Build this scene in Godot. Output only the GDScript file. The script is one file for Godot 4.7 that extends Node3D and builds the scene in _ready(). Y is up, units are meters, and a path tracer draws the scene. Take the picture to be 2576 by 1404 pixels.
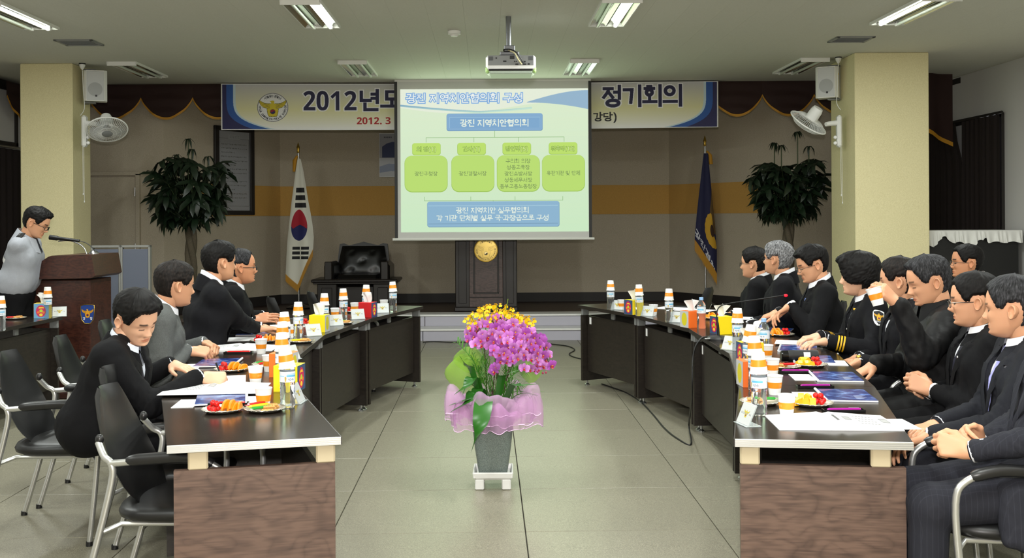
extends Node3D
# A meeting hall: two curved rows of tables face a projection screen on a low stage.
const FOC := 2600.0      # focal length in pixels of the 2576 x 1404 photograph
const CX := 1288.0
const CY := 549.0        # the lens is level; the horizon lies here
const EYE := 1.5
const ROLL := 0.0055
const TOP := 0.72        # height of the tables
const CEIL := 3.18
const W := 2576.0
const H := 1404.0

var M := {}
var rng := RandomNumberGenerator.new()

func _ready() -> void:
	rng.seed = 20120315
	# ---- camera
	var cam := Camera3D.new()
	cam.name = "camera"
	cam.projection = Camera3D.PROJECTION_FRUSTUM
	cam.near = 0.1
	cam.far = 60.0
	cam.size = H / FOC * cam.near
	cam.frustum_offset = Vector2(0.0, -(H * 0.5 - CY) / FOC * cam.near)
	cam.position = Vector3(0, EYE, 0)
	cam.rotation.z = -ROLL
	add_child(cam)
	# ---- environment
	var we := WorldEnvironment.new()
	we.name = "environment"
	var env := Environment.new()
	env.background_mode = Environment.BG_COLOR
	env.background_color = Color(0, 0, 0)
	env.tonemap_mode = Environment.TONE_MAPPER_LINEAR
	env.tonemap_exposure = 1.4
	env.sdfgi_enabled = true
	env.ssao_enabled = true
	env.ssil_enabled = true
	we.environment = env
	add_child(we)
	# ---- the photographer's flash above the lens
	var fl := OmniLight3D.new()
	fl.name = "camera_flash"
	fl.position = Vector3(0.02, EYE + 0.24, 0.08)
	fl.light_color = Color(1.0, 0.98, 0.97)
	fl.light_energy = 8.5
	fl.light_size = 0.05
	fl.omni_range = 30.0
	fl.omni_attenuation = 2.0
	fl.shadow_enabled = true
	add_child(fl)

	font_plain = SystemFont.new()
	font_plain.font_names = PackedStringArray(["Droid Sans"])
	font_bold = SystemFont.new()
	font_bold.font_names = PackedStringArray(["Droid Sans"])
	font_bold.font_weight = 700

	make_materials()
	make_room()
	make_ceiling_lamps()
	make_stage()
	make_wall_items()
	make_tables()
	make_lectern_corner()
	make_chairs()
	make_people()
	make_table_goods()
	make_orchids()
	make_trees()
	make_cables()
# ---------------------------------------------------------------- mesh builder
class MB:
	var v := PackedVector3Array()
	var uv := PackedVector2Array()
	var col := PackedColorArray()
	var ix := PackedInt32Array()
	var tint := Color(1, 1, 1)

	func vert(p: Vector3, t := Vector2.ZERO) -> int:
		v.append(p)
		uv.append(t)
		col.append(tint)
		return v.size() - 1

	func tri(a: Vector3, b: Vector3, c: Vector3) -> void:
		var i := vert(a)
		vert(b)
		vert(c)
		ix.append_array([i, i + 1, i + 2])

	# counter-clockwise seen from outside; uv runs a(0,1) b(1,1) c(1,0) d(0,0)
	func quad(a: Vector3, b: Vector3, c: Vector3, d: Vector3, r := Rect2(0, 0, 1, 1)) -> void:
		var i := vert(a, Vector2(r.position.x, r.end.y))
		vert(b, r.end)
		vert(c, Vector2(r.end.x, r.position.y))
		vert(d, r.position)
		ix.append_array([i, i + 1, i + 2, i, i + 2, i + 3])

	func box(c: Vector3, s: Vector3, bev := 0.0, bas := Basis()) -> void:
		var h := s * 0.5
		bev = minf(bev, minf(h.x, minf(h.y, h.z)) * 0.95)
		var ax := [Vector3.RIGHT, Vector3.UP, Vector3.BACK]
		for k in 3:
			for sg in [-1.0, 1.0]:
				var n: Vector3 = ax[k] * sg
				var a: Vector3 = ax[(k + 1) % 3]
				var b: Vector3 = ax[(k + 2) % 3] * sg
				var hn: float = h[k]
				var ha: float = h[(k + 1) % 3] - bev
				var hb: float = h[(k + 2) % 3] - bev
				quad(c + bas * (n * hn - a * ha - b * hb), c + bas * (n * hn + a * ha - b * hb), c + bas * (n * hn + a * ha + b * hb), c + bas * (n * hn - a * ha + b * hb))
		if bev <= 0.0:
			return
		for k in 3:
			var e: Vector3 = ax[k]
			var a: Vector3 = ax[(k + 1) % 3]
			var b: Vector3 = ax[(k + 2) % 3]
			var he: float = h[k] - bev
			var ha: float = h[(k + 1) % 3]
			var hb: float = h[(k + 2) % 3]
			for sa in [-1.0, 1.0]:
				for sb in [-1.0, 1.0]:
					var p: Vector3 = a * sa * ha + b * sb * (hb - bev)
					var q: Vector3 = a * sa * (ha - bev) + b * sb * hb
					var ee: Vector3 = e * he
					if sa * sb > 0:
						quad(c + bas * (p - ee), c + bas * (q - ee), c + bas * (q + ee), c + bas * (p + ee))
					else:
						quad(c + bas * (q - ee), c + bas * (p - ee), c + bas * (p + ee), c + bas * (q + ee))
		for sx in [-1.0, 1.0]:
			for sy in [-1.0, 1.0]:
				for sz in [-1.0, 1.0]:
					var p1 := Vector3(sx * h.x, sy * (h.y - bev), sz * (h.z - bev))
					var p2 := Vector3(sx * (h.x - bev), sy * h.y, sz * (h.z - bev))
					var p3 := Vector3(sx * (h.x - bev), sy * (h.y - bev), sz * h.z)
					if sx * sy * sz > 0:
						tri(c + bas * p1, c + bas * p2, c + bas * p3)
					else:
						tri(c + bas * p1, c + bas * p3, c + bas * p2)

	# smooth sheet of rows (all the same length); outward is to the left of row direction seen from the next row
	func grid(rows: Array, wrap := false, flip := false) -> void:
		var n: int = rows[0].size()
		var m := rows.size()
		var cols := n + 1 if wrap else n
		var base := v.size()
		for j in m:
			for i in cols:
				vert(rows[j][i % n], Vector2(float(i) / float(cols - 1), float(j) / float(m - 1)))
		for j in m - 1:
			for i in cols - 1:
				var a := base + j * cols + i
				var b := a + 1
				var c := a + cols + 1
				var d := a + cols
				if flip:
					ix.append_array([a, c, b, a, d, c])
				else:
					ix.append_array([a, b, c, a, c, d])

	# profile of Vector2(radius, y) from bottom to top turned about y
	func lathe(prof: Array, seg := 24, xf := Transform3D(), crease := 0.6, a0 := 0.0, a1 := TAU) -> void:
		var full := absf(a1 - a0 - TAU) < 0.001
		var start := 0
		while start < prof.size() - 1:
			var stop := start + 1
			while stop < prof.size() - 1:
				var d1: Vector2 = (prof[stop] - prof[stop - 1]).normalized()
				var d2: Vector2 = (prof[stop + 1] - prof[stop]).normalized()
				if absf(d1.angle_to(d2)) > crease:
					break
				stop += 1
			var base := v.size()
			for j in range(start, stop + 1):
				for i in seg + 1:
					var a := a0 + (a1 - a0) * i / seg
					vert(xf * Vector3(prof[j].x * sin(a), prof[j].y, prof[j].x * cos(a)), Vector2(float(i) / seg, 1.0 - float(j) / (prof.size() - 1)))
			for j in stop - start:
				for i in seg:
					var a := base + j * (seg + 1) + i
					ix.append_array([a, a + 1, a + seg + 2, a, a + seg + 2, a + seg + 1])
			start = stop

	func tube(pts: Array, rad, seg := 8, caps := true, closed := false) -> void:
		var n := pts.size()
		var rows := []
		var up := Vector3.UP
		var t0: Vector3 = (pts[1] - pts[0]).normalized()
		if absf(t0.dot(up)) > 0.9:
			up = Vector3.RIGHT
		var side := t0.cross(up).normalized()
		for k in n:
			var t: Vector3
			if closed:
				t = (pts[(k + 1) % n] - pts[(k + n - 1) % n]).normalized()
			else:
				t = (pts[mini(k + 1, n - 1)] - pts[maxi(k - 1, 0)]).normalized()
			side = (side - t * side.dot(t)).normalized()
			var bi := t.cross(side)
			var r: float = rad[k] if rad is Array or rad is PackedFloat32Array else rad
			var ring := PackedVector3Array()
			for i in seg:
				var a := TAU * i / seg
				ring.append(pts[k] + (side * cos(a) + bi * sin(a)) * r)
			rows.append(ring)
		if closed:
			rows.append(rows[0])
		grid(rows, true)
		if caps and not closed:
			for e in [0, n - 1]:
				var base := v.size()
				vert(pts[e])
				for i in seg:
					vert(rows[e][i])
				for i in seg:
					if e == 0:
						ix.append_array([base, base + 1 + (i + 1) % seg, base + 1 + i])
					else:
						ix.append_array([base, base + 1 + i, base + 1 + (i + 1) % seg])

	# polygon in the x-y plane (any winding) pushed from z0 to z1, then through xf
	func extrude(poly: PackedVector2Array, z0: float, z1: float, xf := Transform3D(), uvs := 1.0) -> void:
		if Geometry2D.is_polygon_clockwise(poly):
			poly = poly.duplicate()
			poly.reverse()
		var tr := Geometry2D.triangulate_polygon(poly)
		var n := poly.size()
		var b1 := v.size()
		for p in poly:
			vert(xf * Vector3(p.x, p.y, z1), p * uvs)
		for k in range(0, tr.size(), 3):
			var o := orient(poly, tr[k], tr[k + 1], tr[k + 2])
			ix.append_array([b1 + tr[k], b1 + tr[k + 1 if o else k + 2], b1 + tr[k + 2 if o else k + 1]])
		var b0 := v.size()
		for p in poly:
			vert(xf * Vector3(p.x, p.y, z0), p * uvs)
		for k in range(0, tr.size(), 3):
			var o := orient(poly, tr[k], tr[k + 1], tr[k + 2])
			ix.append_array([b0 + tr[k], b0 + tr[k + 2 if o else k + 1], b0 + tr[k + 1 if o else k + 2]])
		for i in n:
			var p := poly[i]
			var q := poly[(i + 1) % n]
			quad(xf * Vector3(p.x, p.y, z0), xf * Vector3(q.x, q.y, z0), xf * Vector3(q.x, q.y, z1), xf * Vector3(p.x, p.y, z1))

	func orient(poly: PackedVector2Array, a: int, b: int, c: int) -> bool:
		return (poly[b] - poly[a]).cross(poly[c] - poly[a]) > 0.0

	func sphere(c: Vector3, r: Vector3, nu := 12, nv := 8, bas := Basis()) -> void:
		var rows := []
		for j in nv + 1:
			var t := PI * j / nv - PI / 2
			var ring := PackedVector3Array()
			for i in nu:
				var a := TAU * i / nu
				ring.append(c + bas * Vector3(r.x * cos(t) * sin(a), r.y * sin(t), r.z * cos(t) * cos(a)))
			rows.append(ring)
		grid(rows, true)

	func add(o: MB, xf := Transform3D()) -> void:
		var base := v.size()
		var mirror := xf.basis.determinant() < 0.0
		for i in o.v.size():
			v.append(xf * o.v[i])
			uv.append(o.uv[i])
			col.append(o.col[i])
		for k in range(0, o.ix.size(), 3):
			ix.append(base + o.ix[k])
			ix.append(base + o.ix[k + 2 if mirror else k + 1])
			ix.append(base + o.ix[k + 1 if mirror else k + 2])

	func normals() -> PackedVector3Array:
		var n := PackedVector3Array()
		n.resize(v.size())
		for k in range(0, ix.size(), 3):
			var a := ix[k]
			var b := ix[k + 1]
			var c := ix[k + 2]
			var f := (v[b] - v[a]).cross(v[c] - v[a])
			n[a] += f
			n[b] += f
			n[c] += f
		for i in n.size():
			n[i] = n[i].normalized() if n[i].length_squared() > 1e-24 else Vector3.UP
		return n

	# closed seams of wrapped sheets get one normal
	func weld(n: PackedVector3Array) -> void:
		var seen := {}
		for i in v.size():
			var key := Vector3i((v[i] * 20000.0).round())
			if seen.has(key):
				seen[key].append(i)
			else:
				seen[key] = [i]
		for key in seen:
			var l: Array = seen[key]
			if l.size() > 1:
				var s := Vector3.ZERO
				for i in l:
					s += n[i]
				s = s.normalized()
				for i in l:
					if n[i].dot(s) > 0.95:
						n[i] = s

	func mesh(colours := false) -> ArrayMesh:
		var n := normals()
		if v.size() < 6000:
			weld(n)
		var out := ix.duplicate()
		for k in range(0, out.size(), 3):
			var t := out[k + 1]
			out[k + 1] = out[k + 2]
			out[k + 2] = t
		var arr := []
		arr.resize(Mesh.ARRAY_MAX)
		arr[Mesh.ARRAY_VERTEX] = v
		arr[Mesh.ARRAY_NORMAL] = n
		arr[Mesh.ARRAY_TEX_UV] = uv
		if colours:
			arr[Mesh.ARRAY_COLOR] = col
		arr[Mesh.ARRAY_INDEX] = out
		var m := ArrayMesh.new()
		m.add_surface_from_arrays(Mesh.PRIMITIVE_TRIANGLES, arr)
		return m

# ---------------------------------------------------------------- nodes
var taken := {}

func numbered(called: String) -> String:
	var n: int = taken.get(called, 0)
	taken[called] = n + 1
	return called if n == 0 else "%s_%03d" % [called, n]

func tag(o: Node, label: String, category: String, group := "") -> Node:
	o.set_meta("label", label)
	o.set_meta("category", category)
	if group:
		o.set_meta("group", group)
	return o

func thing(called: String, label: String, category: String, at := Vector3.ZERO, turn := 0.0, group := "") -> Node3D:
	var o := Node3D.new()
	o.name = numbered(called)
	add_child(o, true)
	o.position = at
	o.rotation.y = turn
	tag(o, label, category, group)
	return o

func part(called: String, shape, m: Material, parent: Node3D, label := "", colours := false) -> MeshInstance3D:
	var o := MeshInstance3D.new()
	o.name = called
	o.mesh = shape.mesh(colours) if shape is MB else shape
	o.material_override = m
	parent.add_child(o, true)
	if label:
		o.set_meta("label", label)
	return o

func struct(called: String, shape, m: Material) -> MeshInstance3D:
	var o := MeshInstance3D.new()
	o.name = called
	o.mesh = shape.mesh() if shape is MB else shape
	o.material_override = m
	add_child(o, true)
	o.set_meta("kind", "structure")
	return o

func copy(o: Node3D, at: Vector3, turn := 0.0, label := "", group := "") -> Node3D:
	var c: Node3D = o.duplicate()
	var base := String(o.name)
	if base.length() > 4 and base[base.length() - 4] == "_" and base.substr(base.length() - 3).is_valid_int():
		base = base.substr(0, base.length() - 4)
	c.name = numbered(base)
	add_child(c, true)
	c.position = at
	c.rotation = Vector3(0, turn, 0)
	if label:
		c.set_meta("label", label)
	if group:
		c.set_meta("group", group)
	return c

# ---------------------------------------------------------------- pixels of the photograph to places
func ray(px: float, py: float) -> Vector2:
	var u := px - CX
	var w := py - CY
	return Vector2(u - ROLL * w, w + ROLL * u)

func on(px: float, py: float, h: float) -> Vector3:   # where the line of sight meets the level h
	var r := ray(px, py)
	var d := (EYE - h) * FOC / r.y
	return Vector3(r.x * d / FOC, h, -d)

func far(px: float, py: float, d: float) -> Vector3:  # at a known distance
	var r := ray(px, py)
	return Vector3(r.x * d / FOC, EYE - r.y * d / FOC, -d)

# ---------------------------------------------------------------- materials
func mat(c: Color, rough := 0.6, metal := 0.0, spec := 0.5) -> StandardMaterial3D:
	var m := StandardMaterial3D.new()
	m.albedo_color = c
	m.roughness = rough
	m.metallic = metal
	m.metallic_specular = spec
	return m

func rgb8(r: int, g: int, b: int) -> Color:
	return Color(r / 255.0, g / 255.0, b / 255.0)

func glow(c: Color, e: float) -> StandardMaterial3D:
	var m := mat(c, 0.5)
	m.emission_enabled = true
	m.emission = c
	m.emission_energy_multiplier = e
	return m

func tex(im: Image) -> ImageTexture:
	return ImageTexture.create_from_image(im)

func printed(im: Image, rough := 0.5) -> StandardMaterial3D:
	var m := mat(Color.WHITE, rough)
	m.albedo_texture = tex(im)
	return m

func noise(seed_: int, freq: float, oct := 3) -> FastNoiseLite:
	var n := FastNoiseLite.new()
	n.seed = seed_
	n.frequency = freq
	n.fractal_octaves = oct
	n.noise_type = FastNoiseLite.TYPE_SIMPLEX_SMOOTH
	return n

# tileable grain: stretch along x, between two colours
func grain_image(w: int, h: int, sx: float, sy: float, a: Color, b: Color, seed_: int, speck := 0.0, oct := 4) -> Image:
	var n := noise(seed_, 1.0, oct)
	var rng := RandomNumberGenerator.new()
	rng.seed = seed_
	var im := Image.create(w, h, false, Image.FORMAT_RGB8)
	for y in h:
		var ay := TAU * y / h
		var cy := cos(ay) * sy
		var sy2 := sin(ay) * sy
		for x in w:
			var ax := TAU * x / w
			var t := n.get_noise_3d(cos(ax) * sx + cy * 0.7, sin(ax) * sx + sy2 * 0.7, cy - sy2) * 0.9 + 0.5
			if speck > 0.0:
				t += (rng.randf() - 0.5) * speck
			im.set_pixel(x, y, a.lerp(b, clampf(t, 0, 1)))
	return im

func wood_image(a: Color, b: Color, seed_: int, w := 384, h := 384) -> Image:
	var n := noise(seed_, 1.0, 3)
	var f := noise(seed_ + 7, 1.0, 2)
	var im := Image.create(w, h, false, Image.FORMAT_RGB8)
	for y in h:
		for x in w:
			var u := float(x) / w
			var t := float(y) / h
			var cu := cos(u * TAU)
			var su := sin(u * TAU)
			var warp := n.get_noise_3d(cu * 0.5, su * 0.5, cos(t * TAU) * 0.9) + n.get_noise_3d(cu * 0.9 + 7.0, su * 0.9, sin(t * TAU) * 1.4) * 0.6
			var ring := absf(sin((t * 4.0 + warp * 1.7) * TAU))
			var fine := f.get_noise_3d(cu * 2.0, su * 2.0, sin(t * TAU) * 40.0) + f.get_noise_3d(cu * 2.0, su * 2.0, 50.0 + cos(t * TAU) * 40.0)
			im.set_pixel(x, y, a.lerp(b, clampf(pow(ring, 0.5) * 0.62 + 0.2 + fine * 0.55, 0, 1)))
	return im

func tri(m: StandardMaterial3D, im: Image, s: float, world := false) -> StandardMaterial3D:
	m.albedo_texture = tex(im)
	m.uv1_triplanar = true
	m.uv1_world_triplanar = world
	m.uv1_scale = Vector3(s, s, s)
	return m
# ---------------------------------------------------------------- printing: polygons, letters and syllables drawn into images
var font_plain: SystemFont
var font_bold: SystemFont

func fill_poly(im: Image, pts: PackedVector2Array, c: Color) -> void:
	var lo := INF
	var hi := -INF
	for p in pts:
		lo = minf(lo, p.y)
		hi = maxf(hi, p.y)
	var n := pts.size()
	for y in range(maxi(0, floori(lo)), mini(im.get_height() - 1, ceili(hi)) + 1):
		var yc := y + 0.5
		var xs := []
		for i in n:
			var a := pts[i]
			var b := pts[(i + 1) % n]
			if (a.y <= yc) != (b.y <= yc):
				xs.append(a.x + (yc - a.y) / (b.y - a.y) * (b.x - a.x))
		xs.sort()
		for k in range(0, xs.size() - 1, 2):
			var x0 := maxi(roundi(xs[k]), 0)
			var x1 := mini(roundi(xs[k + 1]), im.get_width())
			if x1 > x0:
				im.fill_rect(Rect2i(x0, y, x1 - x0, 1), c)

func pts_of(flat: Array, xf := Transform2D()) -> PackedVector2Array:
	var out := PackedVector2Array()
	for i in range(0, flat.size(), 2):
		out.append(xf * Vector2(flat[i], flat[i + 1]))
	return out

func thick(im: Image, a: Vector2, b: Vector2, w: float, c: Color) -> void:
	var d := (b - a).normalized() if a != b else Vector2.RIGHT
	var e := d * w * 0.5
	var s := Vector2(-d.y, d.x) * w * 0.5
	fill_poly(im, PackedVector2Array([a - e - s, b + e - s, b + e + s, a - e + s]), c)

func disc(im: Image, o: Vector2, rx: float, ry: float, c: Color, n := 40) -> void:
	var p := PackedVector2Array()
	for i in n:
		p.append(o + Vector2(cos(TAU * i / n) * rx, sin(TAU * i / n) * ry))
	fill_poly(im, p, c)

func round_box(im: Image, r: Rect2, rad: float, c: Color) -> void:
	var p := PackedVector2Array()
	for k in 4:
		var o := Vector2(r.end.x - rad if k in [0, 3] else r.position.x + rad, r.end.y - rad if k < 2 else r.position.y + rad)
		for i in 7:
			var a := PI / 2 * k + PI / 12 * i
			p.append(o + Vector2(cos(a), sin(a)) * rad)
	fill_poly(im, p, c)

# the shapes of the consonants and vowels as strokes in a unit square, y down; "o" marks a ring
const CONSONANT := {
	"g": [[0.05, 0.08, 0.88, 0.08, 0.74, 1.0]],
	"n": [[0.1, 0.0, 0.1, 0.92, 1.0, 0.92]],
	"d": [[0.95, 0.08, 0.1, 0.08, 0.1, 0.92, 1.0, 0.92]],
	"r": [[0.08, 0.04, 0.9, 0.04, 0.9, 0.5, 0.1, 0.5, 0.1, 0.96, 0.98, 0.96]],
	"m": [[0.1, 0.06, 0.9, 0.06, 0.9, 0.94, 0.1, 0.94, 0.1, 0.06]],
	"b": [[0.1, 0.0, 0.1, 0.94, 0.9, 0.94, 0.9, 0.0], [0.1, 0.46, 0.9, 0.46]],
	"s": [[0.5, 0.0, 0.48, 0.35, 0.02, 1.0], [0.48, 0.35, 0.98, 1.0]],
	"o": [["o", 0.5, 0.5, 0.46]],
	"j": [[0.06, 0.06, 0.94, 0.06], [0.52, 0.06, 0.48, 0.4, 0.02, 1.0], [0.48, 0.4, 0.98, 1.0]],
	"c": [[0.36, -0.12, 0.64, -0.12], [0.06, 0.16, 0.94, 0.16], [0.52, 0.16, 0.48, 0.5, 0.02, 1.0], [0.48, 0.5, 0.98, 1.0]],
	"k": [[0.05, 0.08, 0.88, 0.08, 0.74, 1.0], [0.08, 0.5, 0.84, 0.46]],
	"t": [[0.95, 0.06, 0.1, 0.06, 0.1, 0.94, 1.0, 0.94], [0.1, 0.5, 0.9, 0.5]],
	"p": [[0.04, 0.08, 0.96, 0.08], [0.04, 0.92, 0.96, 0.92], [0.3, 0.08, 0.3, 0.92], [0.7, 0.08, 0.7, 0.92]],
	"h": [[0.34, -0.06, 0.66, -0.06], [0.04, 0.2, 0.96, 0.2], ["o", 0.5, 0.68, 0.3]],
}
const LEADS := ["g", "gg", "n", "d", "dd", "r", "m", "b", "bb", "s", "ss", "o", "j", "jj", "c", "k", "t", "p", "h"]
const TAILS := ["", "g", "gg", "gs", "n", "nj", "nh", "d", "r", "rg", "rm", "rb", "rs", "rt", "rp", "rh", "m", "b", "bs", "s", "ss", "o", "j", "c", "k", "t", "p", "h"]
# vowels: [upright stems (x, ticks side, tick heights)], [flat bar ticks]
const VOWELS := ["a", "ae", "ya", "yae", "eo", "e", "yeo", "ye", "O", "Oa", "Oae", "Oi", "yO", "U", "Ueo", "Ue", "Ui", "yU", "E", "Ei", "i"]

func stroke(im: Image, s: Array, box: Rect2, xf: Transform2D, w: float, c: Color) -> void:
	if s[0] is String:
		var o := box.position + Vector2(s[1], s[2]) * box.size
		var prev := Vector2.ZERO
		for i in 25:
			var a := TAU * i / 24
			var p: Vector2 = xf * (o + Vector2(cos(a), sin(a)) * s[3] * box.size)
			if i > 0:
				thick(im, prev, p, w, c)
			prev = p
		return
	for i in range(0, s.size() - 2, 2):
		thick(im, xf * (box.position + Vector2(s[i], s[i + 1]) * box.size), xf * (box.position + Vector2(s[i + 2], s[i + 3]) * box.size), w, c)

func cluster(im: Image, id: String, box: Rect2, xf: Transform2D, w: float, c: Color) -> void:
	var n := id.length()
	for k in n:
		var b := Rect2(box.position + Vector2(box.size.x * k / n, 0), Vector2(box.size.x / n - (0.05 if n > 1 else 0.0), box.size.y))
		for s in CONSONANT[id[k]]:
			stroke(im, s, b, xf, w, c)

func syllable(im: Image, code: int, xf: Transform2D, w: float, c: Color) -> void:
	var k := code - 0xAC00
	var lead: String = LEADS[k / 588]
	var vow: String = VOWELS[(k % 588) / 28]
	var tail: String = TAILS[k % 28]
	var yb := 0.56 if tail else 0.95
	var flat := vow[0] if vow[0] in ["O", "U", "E"] else (vow[1] if vow in ["yO", "yU"] else "")
	var up := vow.substr(1) if flat and vow[0] != "y" else ("" if flat else vow)
	var lb: Rect2
	if flat == "":
		lb = Rect2(0.06, 0.1, 0.46, (yb - 0.06) if not tail else 0.44)
		if not tail:
			lb = Rect2(0.06, 0.14, 0.46, 0.66)
	elif up == "":
		lb = Rect2(0.2, 0.05, 0.6, 0.26 if tail else 0.42)
	else:
		lb = Rect2(0.08, 0.06, 0.46, 0.24 if tail else 0.4)
	cluster(im, lead, lb, xf, w, c)
	var un := Rect2(0, 0, 1, 1)
	if flat:
		var bar := 0.5 if tail else 0.78
		var right := 0.97 if up == "" else 0.64
		if up == "" and flat == "U":
			bar = 0.42 if tail else 0.6
		if up != "" and flat == "U":
			bar = 0.44 if tail else 0.66
		stroke(im, [0.03, bar, right, bar], un, xf, w, c)
		var mid := 0.5 if up == "" else 0.32
		var xs := [mid] if vow[0] != "y" else [mid - 0.16, mid + 0.16]
		var tl := 0.13 if tail else 0.2
		for x in xs:
			if flat == "O":
				stroke(im, [x, bar, x, bar - tl], un, xf, w, c)
			elif flat == "U":
				stroke(im, [x, bar, x, bar + (0.12 if tail else 0.3)], un, xf, w, c)
	if up:
		var low := 0.6 if tail else 0.97
		var hs := [0.3 if tail else 0.44]
		if up[0] == "y":
			hs = [0.2, 0.4] if tail else [0.32, 0.56]
		var core := up.trim_prefix("y")
		var stem := 0.76 if core in ["a", "ae"] else 0.86
		if core in ["ae", "e"]:
			stem = 0.7
			stroke(im, [0.92, 0.0, 0.92, low], un, xf, w, c)
		stroke(im, [stem, 0.02, stem, low], un, xf, w, c)
		for h in hs:
			if core == "a":
				stroke(im, [stem, h, 0.98, h], un, xf, w, c)
			elif core == "ae":
				stroke(im, [stem, h, 0.92, h], un, xf, w, c)
			elif core in ["eo", "e"]:
				stroke(im, [stem - 0.24, h, stem, h], un, xf, w, c)
	if tail:
		cluster(im, tail, Rect2(0.22, 0.68, 0.62, 0.29), xf, w, c)

func latin(im: Image, s: String, xf: Transform2D, c: Color, bold := true, grow := 0.0) -> void:
	var tm := TextMesh.new()
	tm.font = font_bold if bold else font_plain
	tm.font_size = 64
	tm.pixel_size = 1.0 / 64.0
	tm.depth = 0.0
	tm.curve_step = 3.0
	tm.horizontal_alignment = HORIZONTAL_ALIGNMENT_LEFT
	tm.vertical_alignment = VERTICAL_ALIGNMENT_BOTTOM
	tm.text = s
	var arr := tm.get_mesh_arrays()
	if arr.is_empty() or arr[Mesh.ARRAY_VERTEX] == null:
		return
	var vs: PackedVector3Array = arr[Mesh.ARRAY_VERTEX]
	var id = arr[Mesh.ARRAY_INDEX]
	var n: int = id.size() if id != null else vs.size()
	for k in range(0, n, 3):
		var p := PackedVector2Array()
		for q in 3:
			var vv: Vector3 = vs[id[k + q] if id != null else k + q]
			p.append(xf * Vector2(vv.x, -vv.y))
		fill_poly(im, p, c)
		if grow > 0.0:
			for q in 3:
				thick(im, p[q], p[(q + 1) % 3], grow, c)

func advance(ch: String, bold := true) -> float:
	var code := ch.unicode_at(0)
	if code >= 0xAC00 and code <= 0xD7A3:
		return 1.04
	if ch == " ":
		return 0.36
	if ch == "·":
		return 0.3
	return (font_bold if bold else font_plain).get_string_size(ch, HORIZONTAL_ALIGNMENT_LEFT, -1, 64).x / 64.0

func text_width(s: String) -> float:
	var x := 0.0
	for ch in s:
		x += advance(ch)
	return x

# at = upper left of the line, size = height of a syllable, w = stroke width as a share of it
func write(im: Image, s: String, at: Vector2, size: float, w: float, c: Color, squeeze := 1.0, grow := 0.0, bold := true) -> void:
	var x := at.x
	for ch in s:
		var code := ch.unicode_at(0)
		if code >= 0xAC00 and code <= 0xD7A3:
			syllable(im, code, Transform2D(Vector2(size * squeeze, 0), Vector2(0, size), Vector2(x, at.y)), w * size + grow, c)
		elif ch == "·":
			disc(im, Vector2(x + size * 0.15, at.y + size * 0.5), size * 0.06, size * 0.06, c)
		elif ch != " ":
			latin(im, ch, Transform2D(Vector2(size * 1.3 * squeeze, 0), Vector2(0, size * 1.3), Vector2(x, at.y + size * 1.32)), c, bold, grow)
			x += advance(ch, bold) * size * 0.3 * squeeze
		x += advance(ch, bold) * size * squeeze

func write_mid(im: Image, s: String, mid: Vector2, size: float, w: float, c: Color, squeeze := 1.0, grow := 0.0) -> void:
	var n := 0.0
	for ch in s:
		var code := ch.unicode_at(0)
		n += advance(ch) * (1.0 if (code >= 0xAC00 or ch == " " or ch == "·") else 1.3)
	write(im, s, mid - Vector2(n * size * squeeze * 0.5, size * 0.5), size, w, c, squeeze, grow)

# letters set round a circle; a0 = angle of the middle, clockwise from the top
func write_round(im: Image, s: String, o: Vector2, r: float, size: float, a0: float, step: float, c: Color, below := false) -> void:
	var n := s.length()
	for k in n:
		var a := a0 + (k - (n - 1) * 0.5) * step * (-1.0 if below else 1.0)
		var d := Vector2(sin(a), -cos(a))
		var right := Vector2(cos(a), sin(a)) * (-1.0 if below else 1.0)
		var down := -d if not below else d
		var p := o + d * r - right * size * 0.5 - down * size * 0.5
		var code := s.unicode_at(k)
		if code >= 0xAC00:
			syllable(im, code, Transform2D(right * size, down * size, p), size * 0.13, c)
		elif s[k] != " ":
			latin(im, s[k], Transform2D(right * size * 1.25, down * size * 1.25, p + down * size * 1.25 + right * size * 0.12), c)

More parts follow.
